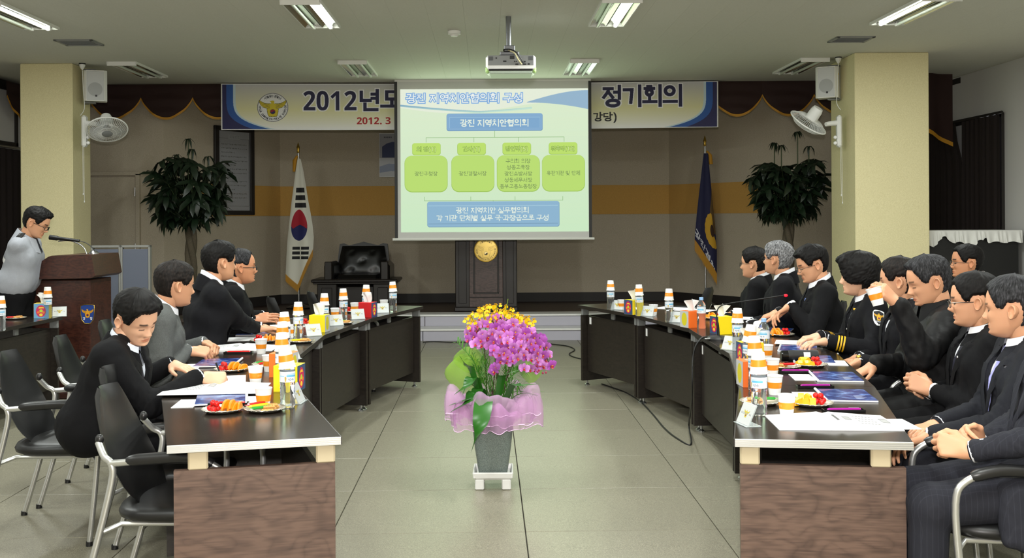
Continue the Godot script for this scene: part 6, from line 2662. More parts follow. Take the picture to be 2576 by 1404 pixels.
func make_people() -> void:
	var sk := [skin_mat(rgb8(214, 158, 122)), skin_mat(rgb8(204, 142, 104)), skin_mat(rgb8(222, 172, 140))]
	var black := cloth(rgb8(13, 13, 15), 61)
	var black2 := cloth(rgb8(16, 16, 19), 62)
	var grey := cloth(rgb8(74, 76, 75), 63)
	var charcoal := cloth(rgb8(27, 28, 33), 64)
	var padded := cloth(rgb8(16, 16, 17), 65)
	padded.roughness = 0.6
	var navy := cloth(rgb8(15, 15, 18), 66)
	var silver := cloth(rgb8(150, 153, 160), 67, 1.1)
	# pinstripe
	var im := Image.create(64, 64, false, Image.FORMAT_RGB8)
	im.fill(rgb8(38, 39, 46))
	for k in 4:
		im.fill_rect(Rect2i(k * 16, 0, 2, 64), rgb8(48, 49, 57))
	var pin := tri(mat(Color(1, 1, 1), 0.85, 0.0, 0.3), im, 14.0)
	var white := mat(rgb8(232, 234, 240), 0.75)
	var pale := mat(rgb8(222, 228, 240), 0.75)
	var hb := hair_mat(rgb8(9, 8, 8), rgb8(26, 23, 22), 71)
	var hg := hair_mat(rgb8(66, 66, 68), rgb8(176, 176, 178), 72)
	var hs := hair_mat(rgb8(18, 18, 19), rgb8(74, 74, 78), 73)
	var hbr := hair_mat(rgb8(14, 12, 11), rgb8(44, 36, 32), 74)
	var tie_g := mat(rgb8(74, 80, 70), 0.6)
	var tie_b := cloth(rgb8(96, 112, 160), 76, 1.6)
	var tie_l := cloth(rgb8(150, 150, 205), 77, 1.25)
	var tie_d := mat(rgb8(24, 24, 40), 0.6)
	var rim_d := mat(rgb8(24, 22, 22), 0.35)
	var rim_s := mat(rgb8(120, 116, 110), 0.3, 0.8)
	var g := "black armchairs with silver tube frames"
	var down := Vector3(0, -1, 0)

	# -- row with the writing man
	var p1 := {"label": "man in a black suit leaning over the table to write, looking down", "head": far(343, 794, 4.8), "lids": true, "face": -88.0, "lean": 20.0, "tilt": -4.0, "look": -118.0, "pitch": 26.0, "roll": 10.0,
		"skin": sk[2], "hair": {"mat": hb, "front": 0.058, "temple": 0.03, "fringe": 0.014, "sweep": -1.0, "top": 0.026, "side": 0.015, "seed": 3}, "jacket": black, "shirt": pale, "tie": tie_d, "seed": 2,
		"hr": {"p": on(500, 948, 0.775), "f": Vector3(0.9, -0.12, -0.2), "n": Vector3(-0.1, -0.75, -0.6), "pose": "fist"}, "hl": {"p": on(508, 915, 0.775) + Vector3(-0.16, 0, 0.0), "f": Vector3(0.9, -0.15, 0.5), "n": down, "pose": "flat"}}
	person(p1)
	put_chair(-2.17, 5.02, -88, "black armchair on which the writing man sits forward", g)
	pen_in_hand(far(556, 938, 5.02))
	var p2 := {"label": "man in a grey suit with hands folded on the table, head turned to the screen", "head": far(440, 712, 5.72), "face": -72.0, "lean": 16.0, "look": -50.0, "pitch": 4.0, "wide": 1.04,
		"skin": sk[0], "hair": {"mat": hbr, "top": 0.02, "side": 0.014, "seed": 5, "ear": 0.008}, "jacket": grey, "shirt": white, "tie": tie_g, "seed": 4,
		"hr": {"p": on(470, 882, 0.78), "f": Vector3(0.95, -0.12, -0.25), "n": Vector3(0, -0.8, -0.5), "pose": "clasp"}, "hl": {"p": on(500, 868, 0.785) + Vector3(0.0, 0, -0.1), "f": Vector3(0.8, -0.12, 0.6), "n": Vector3(0, -0.8, 0.5), "pose": "clasp"}}
	person(p2)
	put_chair(-2.2, 5.7, -82, "black armchair behind the grey-suited man", g)
	var p3 := {"label": "man in a black suit with hair over his ear, turned toward the screen", "head": far(552, 655, 6.62), "face": -58.0, "lean": 12.0, "look": -48.0, "pitch": 0.0, "wide": 1.06,
		"skin": sk[0], "hair": {"mat": hb, "top": 0.024, "side": 0.016, "seed": 6, "nape": -0.09}, "jacket": black2, "shirt": white, "seed": 6,
		"hr": {"p": on(655, 822, 0.775) + Vector3(0, 0, 0.12), "f": Vector3(0.9, -0.05, -0.35), "n": down, "pose": "flat"}, "hl": {"p": on(650, 822, 0.775) + Vector3(0.02, 0, 0.04), "f": Vector3(0.8, -0.1, -0.1), "n": down, "pose": "relaxed"}}
	person(p3)
	put_chair(-2.3, 6.56, -84, "black armchair behind the man whose hair covers his ear", g)
	var p4 := {"label": "man in a black suit and black-rimmed glasses, in profile toward the screen", "head": far(605, 668, 7.25), "face": -72.0, "lean": 8.0, "look": -68.0, "pitch": -2.0,
		"skin": sk[1], "hair": {"mat": hs, "front": 0.072, "temple": 0.045, "top": 0.014, "side": 0.007, "back": 0.008, "burn": 0.0, "seed": 7}, "jacket": black, "shirt": white, "glasses": rim_d, "rim": 0.0026, "seed": 8,
		"hr": {"p": on(632, 806, 0.785), "f": Vector3(0.95, 0.12, -0.15), "n": Vector3(0, -0.6, -0.6), "pose": "flat"}, "hl": {"p": on(640, 800, 0.775) + Vector3(0.0, 0, -0.2), "f": Vector3(0.9, -0.1, 0.3), "n": down, "pose": "relaxed"}}
	person(p4)
	put_chair(-2.2, 7.36, -80, "black armchair behind the man with black-rimmed glasses", g)

	# -- the officer at the lectern
	var off := {"label": "police officer in a silver-grey jacket and glasses reading at the lectern", "head": far(92, 557, 8.62), "lids": true, "stand": true, "face": -84.0, "lean": 12.0, "jut": 0.062, "blend": 0.02, "look": -82.0, "pitch": 24.0, "wide": 1.0, "pad": 0.0, "arm": 1.02,
		"skin": sk[0], "hair": {"mat": hb, "top": 0.022, "side": 0.01, "fringe": 0.012, "rough": 0.5, "seed": 9}, "jacket": silver, "shirt": silver, "trousers": black, "glasses": rim_d, "rim": 0.0024, "open": false, "seed": 10, "fold": 0.007, "waist": 0.075,
		"hr": {"p": far(104, 672, 8.74), "pole": Vector3(-0.15, -0.6, -0.8), "f": Vector3(0.95, 0.05, -0.1), "n": Vector3(0, -0.7, -0.6), "pose": "relaxed"}, "hl": {"p": far(112, 668, 8.97), "pole": Vector3(0.15, -0.6, -0.8), "f": Vector3(0.95, 0.05, 0.1), "n": down, "pose": "relaxed"}}
	person(off)
	officer_details(off)

	# -- row with the policewoman
	var r1 := {"label": "man with glasses and black hair seated nearest the navy flag, looking away", "head": far(1897, 659, 8.35), "face": 66.0, "lean": 4.0, "look": 58.0, "skin": sk[0], "hair": {"mat": hb, "top": 0.02, "side": 0.011, "seed": 11}, "jacket": black, "shirt": white, "glasses": rim_d, "seed": 12}
	person(r1)
	put_chair(2.12, 8.42, 70, "black armchair under the man seated nearest the navy flag", g)
	var r2 := {"label": "grey-haired man in a black suit looking up at the screen", "head": far(1957, 648, 7.72), "face": 70.0, "lean": 4.0, "look": 48.0, "pitch": -6.0, "skin": sk[0], "grey": true, "wide": 1.05, "hair": {"mat": hg, "top": 0.022, "side": 0.017, "back": 0.017, "rough": 0.6, "seed": 13}, "jacket": black2, "shirt": white, "glasses": rim_d, "seed": 14}
	person(r2)
	put_chair(2.18, 7.75, 74, "black armchair under the grey-haired man", g)
	var r3 := {"label": "man in a black suit and thin glasses looking down, one hand on the table", "head": far(2043, 661, 7.0), "lids": true, "face": 82.0, "lean": 8.0, "look": 88.0, "pitch": 16.0, "skin": sk[0], "wide": 1.06, "hair": {"mat": hb, "front": 0.055, "top": 0.024, "side": 0.015, "fringe": 0.008, "seed": 15}, "jacket": black, "shirt": white, "tie": tie_b, "glasses": rim_s, "seed": 16,
		"hl": {"p": far(1990, 768, 6.85), "f": Vector3(-0.85, -0.5, 0.1), "n": Vector3(-0.4, -0.8, 0.2), "pose": "relaxed"}, "hr": {"p": far(1960, 785, 7.1), "f": Vector3(-0.9, -0.3, 0), "n": down, "pose": "relaxed"}}
	person(r3)
	put_chair(2.2, 7.0, 82, "black armchair under the man looking down at the table", g)
	var r4 := {"label": "policewoman in a black uniform with ribbons, shoulder patch and gold cuff stripes", "head": far(2160, 690, 6.3), "face": 82.0, "lean": 9.0, "look": 62.0, "pitch": 2.0, "woman": true, "skin": sk[2], "face_wide": 0.94, "wide": 0.94,
		"hair": {"mat": hb, "front": 0.05, "temple": -0.03, "burn": -0.055, "ear": -0.06, "nape": -0.092, "top": 0.036, "side": 0.034, "back": 0.034, "fringe": 0.02, "rough": 0.28, "seed": 17}, "jacket": navy, "shirt": white, "tie": tie_d, "seed": 18,
		"hl": {"p": on(2085, 858, 0.775), "f": Vector3(-0.95, -0.1, 0.1), "n": down, "pose": "relaxed"}, "hr": {"p": on(2065, 846, 0.775), "f": Vector3(-0.95, -0.1, 0.2), "n": down, "pose": "relaxed"}}
	person(r4)
	police_details(r4)
	put_chair(2.25, 6.3, 84, "black armchair under the policewoman", g)
	var r5 := {"label": "man in a dark suit half hidden behind the raised paper cup", "head": far(2262, 702, 5.75), "face": 82.0, "lean": 5.0, "look": 62.0, "pitch": 2.0, "skin": sk[0], "hair": {"mat": hbr, "top": 0.022, "side": 0.012, "seed": 19}, "jacket": black2, "shirt": white, "seed": 20,
		"hl": {"p": far(2165, 908, 5.62), "f": Vector3(-0.8, -0.35, 0.35), "n": Vector3(0, -0.7, 0.6), "pose": "relaxed"}}
	person(r5)
	watch_on(r5, 0)
	put_chair(2.28, 5.72, 84, "black armchair under the man behind the raised cup", g)
	var r6 := {"label": "man with greying hair in a black zipped jacket lifting a paper cup", "head": far(2335, 702, 5.2), "lids": true, "face": 84.0, "lean": 6.0, "look": 84.0, "pitch": 14.0, "skin": sk[0], "grey": true, "wide": 1.1, "pad": 0.02, "arm": 1.2, "open": false, "suit_collar": false,
		"hair": {"mat": hs, "front": 0.066, "top": 0.018, "side": 0.014, "fringe": 0.008, "rough": 0.6, "seed": 21}, "jacket": padded, "shirt": padded, "seed": 22, "fold": 0.011,
		"hl": {"p": far(2263, 768, 4.86), "f": Vector3(-0.62, 0.55, 0.1), "n": Vector3(-0.55, -0.3, -0.75), "pose": "grip", "pole": Vector3(0.3, -0.9, 0.1)}, "hr": {"p": far(2205, 915, 5.25), "f": Vector3(-0.8, -0.4, 0.1), "n": down, "pose": "relaxed"}}
	person(r6)
	stand_collar(r6)
	put_chair(2.3, 5.14, 86, "black armchair under the man lifting a cup", g)
	var r7 := {"label": "man with glasses and a lapel pin in a black suit, hands clasped on his lap", "head": far(2452, 750, 4.68), "face": 80.0, "lean": 2.0, "look": 66.0, "pitch": 3.0, "skin": sk[0], "wide": 1.04, "hair": {"mat": hb, "front": 0.06, "top": 0.016, "side": 0.012, "seed": 23}, "jacket": black, "shirt": white, "tie": tie_d, "glasses": rim_s, "rim": 0.0018, "seed": 24,
		"hl": {"p": far(2352, 985, 4.72), "f": Vector3(-0.8, 0.35, -0.3), "n": Vector3(0.0, -0.25, -0.95), "pose": "clasp"}, "hr": {"p": far(2340, 985, 4.93), "f": Vector3(-0.8, 0.35, 0.45), "n": Vector3(0, -0.25, 0.95), "pose": "clasp"}}
	person(r7)
	lapel_pin(r7)
	put_chair(2.26, 4.66, 86, "black armchair under the man with clasped hands", g)
	var r8 := {"label": "man in a charcoal suit and lavender tie turned toward the screen, hands on his lap", "head": far(2548, 768, 4.12), "face": 78.0, "lean": 3.0, "look": 54.0, "pitch": 2.0, "skin": sk[0], "wide": 1.06, "grey": true, "hair": {"mat": hs, "top": 0.018, "side": 0.012, "seed": 25}, "jacket": charcoal, "shirt": white, "tie": tie_l, "seed": 26,
		"hl": {"p": far(2345, 1098, 4.05), "f": Vector3(-0.95, -0.25, 0.0), "n": Vector3(0, -0.9, 0.3), "pose": "relaxed"}, "hr": {"p": far(2362, 1068, 4.22), "f": Vector3(-0.9, -0.1, 0.4), "n": down, "pose": "relaxed"}}
	person(r8)
	put_chair(2.16, 4.12, 86, "black armchair under the man with the lavender tie", g)
	var r9 := {"label": "man in a pinstripe suit with a gold pen in his pocket, hands clasped", "head": far(2700, 740, 3.6), "face": 82.0, "skirt": true, "lean": -13.0, "look": 60.0, "skin": sk[0], "wide": 1.05, "hair": {"mat": hb, "seed": 27}, "jacket": pin, "shirt": white, "tie": tie_d, "seed": 28, "fold": 0.008,
		"hl": {"p": far(2452, 1135, 3.52), "f": Vector3(-0.75, 0.1, -0.4), "n": Vector3(-0.3, -0.2, -0.9), "pose": "clasp"}, "hr": {"p": far(2470, 1112, 3.68), "f": Vector3(-0.75, 0.3, 0.35), "n": Vector3(0, -0.3, 0.9), "pose": "clasp"}}
	person(r9)
	breast_pen(r9)
	put_chair(1.75, 3.68, 84, "black armchair under the man in the pinstripe suit", g)
	var rb := {"label": "man with glasses in a dark suit sitting before the draped black cabinet", "head": far(2432, 656, 7.45), "face": 80.0, "lean": 2.0, "look": 80.0, "pitch": -2.0, "skin": sk[1], "hair": {"mat": hb, "front": 0.06, "top": 0.016, "side": 0.011, "seed": 29}, "jacket": black, "shirt": white, "glasses": rim_s, "seed": 30}
	person(rb)
	put_chair(3.46, 7.45, 82, "black armchair under the man before the draped cabinet", g)

func pen_in_hand(p: Vector3) -> void:
	var t := thing("pen", "dark pen held by the writing man", "pen", p)
	var mb := MB.new()
	mb.tube([Vector3(-0.02, 0.05, 0.015), Vector3(0.012, -0.05, -0.005), Vector3(0.016, -0.064, -0.008)], [0.0045, 0.0045, 0.001], 8)
	part("barrel", mb, M.black, t)

func add_box(t: Node3D, called: String, c: Vector3, size: Vector3, bas: Basis, m: Material, label := "") -> MeshInstance3D:
	var mb := MB.new()
	mb.box(c, size, minf(size.x, minf(size.y, size.z)) * 0.3, bas)
	return part(called, mb, m, t, label)

func officer_details(s: Dictionary) -> void:
	var t: Node3D = s.root
	var P: Callable = s.P
	var mb := MB.new()
	collar(mb, P, 0.072, 0.125, 0.42, 0.6, 0.53, 0.01)
	part("jacket_collar", mb, s.jacket, t)
	var tape := mat(rgb8(235, 235, 235), 0.25)
	for sg in [-1.0, 1.0]:
		var sh: Vector3 = P.call(sg * 0.15, 0.505, -0.01)
		var q := add_box(t, "epaulette", sh + Vector3(0, 0.012, 0), Vector3(0.1, 0.012, 0.05), Basis(Vector3.BACK, -sg * 0.35), M.black)
		for k in 3:
			add_box(q, "rank_mark", sh + Vector3(sg * (0.03 - 0.022 * k), 0.022 + (0.5 - k) * -0.007 * 1.0, 0), Vector3(0.01, 0.004, 0.014), Basis(), M.steel)
	for a in s.arms:
		mb = MB.new()
		var ax: Vector3 = (a[1] - a[0]).normalized()
		var c: Vector3 = a[0].lerp(a[1], 0.5)
		mb.tube([c - ax * 0.022, c + ax * 0.022], 0.079, 18, false)
		part("arm_tape", mb, tape, t)
	mb = MB.new()
	mb.tube([P.call(0, 0.455, 0.07), P.call(0, 0.38, 0.108)], [0.014, 0.018], 8)
	part("tie", mb, M.black, t)

func police_details(s: Dictionary) -> void:
	var t: Node3D = s.root
	var P: Callable = s.P
	var a: Array = s.arms[0]
	var gold := mat(rgb8(230, 180, 30), 0.45)
	# shoulder patch on the upper arm facing out
	var im := Image.create(192, 224, false, Image.FORMAT_RGB8)
	im.fill(rgb8(236, 236, 236))
	fill_poly(im, pts_of([12, 26, 96, 8, 180, 26, 176, 90, 150, 160, 96, 212, 42, 160, 16, 90]), rgb8(16, 16, 24))
	eagle(im, Vector2(96, 92), 92, rgb8(230, 170, 30), rgb8(60, 40, 10), rgb8(170, 30, 40), rgb8(40, 40, 100))
	latin(im, "POLICE", Transform2D(Vector2(26, 0), Vector2(0, 26), Vector2(54, 182)), rgb8(230, 230, 230))
	var c: Vector3 = a[0].lerp(a[1], 0.34)
	var ax: Vector3 = (a[0] - a[1]).normalized()
	var outd := (Vector3(0.9, 0.1, -0.1) - ax * Vector3(0.9, 0.1, -0.1).dot(ax)).normalized()
	var sd := ax.cross(outd)
	var rows := []
	for j in 9:
		var row := PackedVector3Array()
		for i in 9:
			var u := (i / 8.0 - 0.5) * 1.05
			var v := (0.5 - j / 8.0) * 0.105
			row.append(c + ax * v + (outd * cos(u) + sd * sin(u)) * 0.0665)
		rows.append(row)
	var shp := MB.new()
	# cut to a shield by shrinking the lower rows
	for j in 9:
		var r: PackedVector3Array = rows[j]
		var v := j / 8.0
		var k := 1.0 if v < 0.35 else sqrt(maxf(0.0, 1.0 - pow((v - 0.35) / 0.68, 2.2)))
		var m: Vector3 = r[4]
		for i in 9:
			r[i] = m.lerp(r[i], maxf(k, 0.04))
		rows[j] = r
	shp.grid(rows)
	for i in shp.uv.size():
		var v := shp.uv[i].y
		var k := 1.0 if v < 0.35 else sqrt(maxf(0.0, 1.0 - pow((v - 0.35) / 0.68, 2.2)))
		shp.uv[i].x = 0.5 + (shp.uv[i].x - 0.5) * maxf(k, 0.04)
	part("shoulder_patch", shp, printed(im, 0.7), t, "black shield patch with a gold eagle")
	# ribbons, badge, collar marks on the left breast
	var cols := [rgb8(226, 60, 50), rgb8(240, 200, 60), rgb8(230, 230, 225), rgb8(214, 90, 40)]
	var k := 0
	for j in 3:
		for i in 3:
			add_box(t, "ribbon", P.call(0.075 + i * 0.022, 0.30 + j * 0.014, 0.135 - i * 0.012), Vector3(0.021, 0.012, 0.006), Basis(Vector3.UP, 0.5), mat(cols[k % 4], 0.7))
			k += 1
	var mb := MB.new()
	mb.lathe([Vector2(0.0, 0.008), Vector2(0.012, 0.006), Vector2(0.022, 0.003), Vector2(0.026, 0.0)], 16, Transform3D(Basis(Vector3.RIGHT, PI / 2).rotated(Vector3.UP, 0.4), P.call(0.08, 0.235, 0.14)))
	part("badge", mb, M.steel, t)
	add_box(t, "collar_mark", P.call(0.05, 0.43, 0.085), Vector3(0.02, 0.016, 0.006), Basis(Vector3.UP, 0.4), gold)
	for j in 4:
		for q in 2:
			add_box(t, "rank_flower", P.call(0.12 - 0.018 * j, 0.492 + 0.006 * j, -0.02 + q * 0.016), Vector3(0.012, 0.006, 0.012), Basis(), M.steel)
	for j in 4:
		mb = MB.new()
		mb.sphere(P.call(0.006, 0.3 - j * 0.075, 0.142), Vector3(0.008, 0.008, 0.005), 8, 6)
		part("button", mb, M.steel, t)
	for a2 in s.arms:
		var d: Vector3 = (a2[2] - a2[1]).normalized()
		for j in 3:
			mb = MB.new()
			var o: Vector3 = a2[2] - d * (0.05 + j * 0.016)
			mb.tube([o - d * 0.0045, o + d * 0.0045], 0.0455 + j * 0.001, 18, false)
			part("cuff_stripe", mb, gold, t)

func watch_on(s: Dictionary, k: int) -> void:
	var a: Array = s.arms[k]
	var d: Vector3 = (a[2] - a[1]).normalized()
	var t: Node3D = s.root
	var w := thing("wristwatch", "wristwatch with black strap on the man behind the raised cup", "watch", t.transform * (a[2] + d * 0.012))
	w.rotation = t.rotation
	var mb := MB.new()
	mb.tube([-d * 0.008, d * 0.008], 0.033, 16, false)
	part("strap", mb, M.black, w)
	mb = MB.new()
	mb.sphere(Vector3(0.02, 0.022, 0.0), Vector3(0.016, 0.012, 0.016), 12, 6)
	part("case", mb, M.gold, w)

func stand_collar(s: Dictionary) -> void:
	var mb := MB.new()
	collar(mb, s.P, 0.076, 0.1, 0.44, 0.575, 0.55, 0.012)
	part("stand_collar", mb, s.jacket, s.root)
	# the paper cup in his hand is a thing of its own
	s.root.set_meta("category", "person")

func lapel_pin(s: Dictionary) -> void:
	var mb := MB.new()
	mb.sphere(s.P.call(0.085, 0.36, 0.135), Vector3(0.008, 0.008, 0.006), 8, 6)
	part("lapel_pin", mb, M.steel, s.root)

func breast_pen(s: Dictionary) -> void:
	var p: Vector3 = s.root.transform * (s.P.call(0.09, 0.31, 0.142) as Vector3)
	var t := thing("pocket_pen", "gold pen clipped in the pinstripe suit pocket", "pen", p)
	var mb := MB.new()
	mb.tube([Vector3(0.0, -0.05, 0.01), Vector3(0, 0.02, 0.01)], 0.0045, 8)
	mb.tube([Vector3(-0.006, -0.03, 0.014), Vector3(-0.004, 0.022, 0.014)], 0.0025, 6)
	part("barrel", mb, M.gold, t)
# ---------------------------------------------------------------- what lies on the tables
func tp(px: float, py: float) -> Vector3:
	return on(px, py, TOP)

var proto := {}

# first call moves the model itself, later calls copy it
func place(kind: String, at: Vector3, turn: float, label: String, group := "") -> Node3D:
	var made: bool = proto.has(kind)
	var o: Node3D
	if made:
		o = copy(proto[kind], at, turn, label, group)
		if not group and o.has_meta("group"):
			o.remove_meta("group")
		return o
	match kind:
		"paper_cup": o = model_paper_cup()
		"upturned_cup": o = model_upturned_cup()
		"water_bottle": o = model_water_bottle()
		"nameplate": o = model_nameplate()
		"foil_plate": o = model_foil_plate()
		"cherry_tomato": o = model_cherry_tomato()
		"orange_slice": o = model_orange_slice()
		"fruit_chunk": o = model_fruit_chunk()
		"biscuit": o = model_biscuit()
	proto[kind] = o
	o.position = at
	o.rotation = Vector3(0, turn, 0)
	o.set_meta("label", label)
	if group:
		o.set_meta("group", group)
	return o

func cup_band() -> StandardMaterial3D:
	if not M.has("cup_band"):
		var im := Image.create(1024, 128, false, Image.FORMAT_RGB8)
		im.fill(rgb8(248, 150, 30))
		for k in 2:
			latin(im, "pulio", Transform2D(Vector2(76, 0), Vector2(0, 76), Vector2(150 + k * 512, 98)), rgb8(255, 200, 120), false)
		M.cup_band = printed(im, 0.45)
		M.cup = mat(rgb8(246, 246, 244), 0.5)
	return M.cup_band

func model_paper_cup() -> Node3D:
	var bm := cup_band()
	var t := thing("paper_cup", "cup", "cup")
	var mb := MB.new()
	mb.lathe([Vector2(0.0, 0.006), Vector2(0.0225, 0.006), Vector2(0.0225, 0.0), Vector2(0.0245, 0.0), Vector2(0.0345, 0.079), Vector2(0.0362, 0.08), Vector2(0.0366, 0.082), Vector2(0.0358, 0.0838), Vector2(0.034, 0.0832), Vector2(0.0335, 0.08), Vector2(0.0235, 0.0075), Vector2(0.0, 0.0075)], 28)
	part("wall", mb, M.cup, t)
	mb = MB.new()
	var a := Vector2(0.0245, 0.0).lerp(Vector2(0.0345, 0.079), 0.36) + Vector2(0.0004, 0)
	var b := Vector2(0.0245, 0.0).lerp(Vector2(0.0345, 0.079), 0.69) + Vector2(0.0004, 0)
	mb.lathe([a, b], 28)
	part("orange_band", mb, bm, t)
	return t

func model_upturned_cup() -> Node3D:
	var bm := cup_band()
	var t := thing("upturned_cup", "cup", "cup")
	var mb := MB.new()
	mb.lathe([Vector2(0.0335, 0.003), Vector2(0.0358, 0.0002), Vector2(0.0366, 0.002), Vector2(0.0362, 0.004), Vector2(0.0345, 0.005), Vector2(0.0245, 0.084), Vector2(0.0225, 0.084), Vector2(0.0225, 0.078), Vector2(0.0, 0.078)], 28)
	mb.lathe([Vector2(0.0, 0.0765), Vector2(0.0235, 0.0765), Vector2(0.0335, 0.003)], 28)
	part("wall", mb, M.cup, t)
	mb = MB.new()
	var a := Vector2(0.0345, 0.005).lerp(Vector2(0.0245, 0.084), 0.31) + Vector2(0.0004, 0)
	var b := Vector2(0.0345, 0.005).lerp(Vector2(0.0245, 0.084), 0.64) + Vector2(0.0004, 0)
	mb.lathe([a, b], 28)
	for i in mb.uv.size():
		mb.uv[i] = Vector2(1, 1) - mb.uv[i]
	part("orange_band", mb, bm, t)
	return t

func model_water_bottle() -> Node3D:
	var t := thing("water_bottle", "bottle", "bottle")
	if not M.has("bottle"):
		var m := mat(Color(0.96, 0.985, 1.0, 0.04), 0.02)
		m.refraction_enabled = true
		m.refraction_scale = 0.033
		m.transparency = BaseMaterial3D.TRANSPARENCY_ALPHA
		M.bottle = m
		var im := Image.create(512, 128, false, Image.FORMAT_RGB8)
		im.fill(rgb8(226, 232, 240))
		for k in 2:
			var x := k * 256
			im.fill_rect(Rect2i(x + 84, 40, 120, 24), rgb8(110, 186, 226))
			im.fill_rect(Rect2i(x + 92, 24, 100, 10), rgb8(164, 212, 236))
			im.fill_rect(Rect2i(x, 48, 60, 12), rgb8(150, 206, 236))
			write(im, "석수", Vector2(x + 100, 78), 33, 0.1, rgb8(40, 50, 84))
			fill_poly(im, pts_of([x + 62, 66, x + 76, 56, x + 84, 78, x + 78, 120, x + 66, 120]), rgb8(196, 170, 90))
		M.bottle_label = printed(im, 0.4)
		M.bottle_cap = mat(rgb8(150, 190, 236), 0.4)
	var mb := MB.new()
	var p := [Vector2(0.0, 0.004), Vector2(0.02, 0.002), Vector2(0.027, 0.0), Vector2(0.031, 0.006), Vector2(0.0315, 0.02)]
	for k in 5:
		p.append(Vector2(0.0295, 0.027 + k * 0.016))
		p.append(Vector2(0.0315, 0.034 + k * 0.016))
	p.append_array([Vector2(0.0315, 0.106), Vector2(0.0310, 0.108), Vector2(0.0310, 0.152), Vector2(0.0315, 0.154), Vector2(0.030, 0.166), Vector2(0.024, 0.182), Vector2(0.0145, 0.194), Vector2(0.0125, 0.198), Vector2(0.0125, 0.204), Vector2(0.0, 0.2042)])
	mb.lathe(p, 28, Transform3D(), 1.2)
	# facets pressed into the lower half
	for i in mb.v.size():
		var v := mb.v[i]
		if v.y > 0.012 and v.y < 0.104:
			var a := atan2(v.x, v.z)
			var s := 1.0 - 0.035 * (0.5 + 0.5 * sin(a * 7.0 + v.y * 60.0))
			mb.v[i] = Vector3(v.x * s, v.y, v.z * s)
	part("bottle_body", mb, M.bottle, t)
	mb = MB.new()
	mb.lathe([Vector2(0.0318, 0.108), Vector2(0.0318, 0.151)], 28)
	part("bottle_label", mb, M.bottle_label, t)
	mb = MB.new()
	mb.lathe([Vector2(0.0145, 0.199), Vector2(0.0145, 0.217), Vector2(0.013, 0.219), Vector2(0.0, 0.219)], 20)
	part("cap", mb, M.bottle_cap, t)
	return t

func tissue_box(at: Vector3, turn: float, face: Color, side: String, label: String, tissue := true) -> void:
	var t := thing("tissue_box", label, "tissue box", at, turn)
	var mb := MB.new()
	var h := 0.118
	var w := 0.112
	mb.box(Vector3(0, h * 0.5, 0), Vector3(w, h, w), 0.001)
	part("carton", mb, mat(face, 0.5), t)
	if not M.has("tissue_" + side):
		var im := Image.create(192, 192, false, Image.FORMAT_RGB8)
		if side == "picture":
			im.fill(rgb8(60, 80, 116))
			disc(im, Vector2(96, 96), 62, 78, rgb8(206, 40, 84))
			fill_poly(im, pts_of([60, 60, 80, 38, 120, 38, 138, 62, 120, 56, 80, 56]), rgb8(246, 206, 50))
			disc(im, Vector2(96, 92), 22, 20, rgb8(190, 214, 60))
			disc(im, Vector2(62, 108), 18, 16, rgb8(244, 140, 40))
			disc(im, Vector2(132, 110), 20, 16, rgb8(240, 120, 50))
			disc(im, Vector2(96, 142), 24, 18, rgb8(250, 214, 60))
		elif side == "pale":
			im.fill(rgb8(110, 166, 206))
			disc(im, Vector2(92, 100), 66, 78, rgb8(206, 36, 92))
			fill_poly(im, pts_of([58, 62, 70, 44, 120, 44, 136, 64, 116, 62, 76, 64]), rgb8(246, 206, 50))
			disc(im, Vector2(94, 96), 22, 20, rgb8(190, 214, 60))
			disc(im, Vector2(58, 116), 18, 16, rgb8(244, 120, 40))
			disc(im, Vector2(128, 118), 20, 16, rgb8(240, 120, 50))
			disc(im, Vector2(92, 148), 24, 18, rgb8(250, 214, 60))
		else:
			im.fill(rgb8(196, 198, 200))
			disc(im, Vector2(96, 96), 60, 76, rgb8(216, 204, 40))
		M["tissue_" + side] = printed(im, 0.5)
	for s in [-1.0, 1.0]:
		mb = MB.new()
		mb.quad(Vector3(s * (w * 0.5 + 0.0006), 0.001, s * w * 0.49), Vector3(s * (w * 0.5 + 0.0006), 0.001, -s * w * 0.49), Vector3(s * (w * 0.5 + 0.0006), h - 0.001, -s * w * 0.49), Vector3(s * (w * 0.5 + 0.0006), h - 0.001, s * w * 0.49))
		part("side_print", mb, M["tissue_" + side], t)
	mb = MB.new()
	mb.box(Vector3(0, h + 0.0006, 0), Vector3(0.06, 0.0008, 0.03))
	part("slot", mb, mat(rgb8(180, 180, 176), 0.6), t)
	if tissue:
		var rows := []
		for j in 7:
			var v := j / 6.0
			var row := PackedVector3Array()
			for i in 15:
				var u := i / 14.0 - 0.5
				row.append(Vector3(u * lerpf(0.05, 0.1, v), h + v * 0.085 * (1.0 - 0.35 * absf(u)) , 0.018 * sin(u * 9.0 + v * 3.0) * (0.4 + v) + 0.012 * v))
			rows.append(row)
		mb = MB.new()
		mb.grid(rows)
		part("tissue", mb, mat(rgb8(238, 238, 236), 0.8), t)

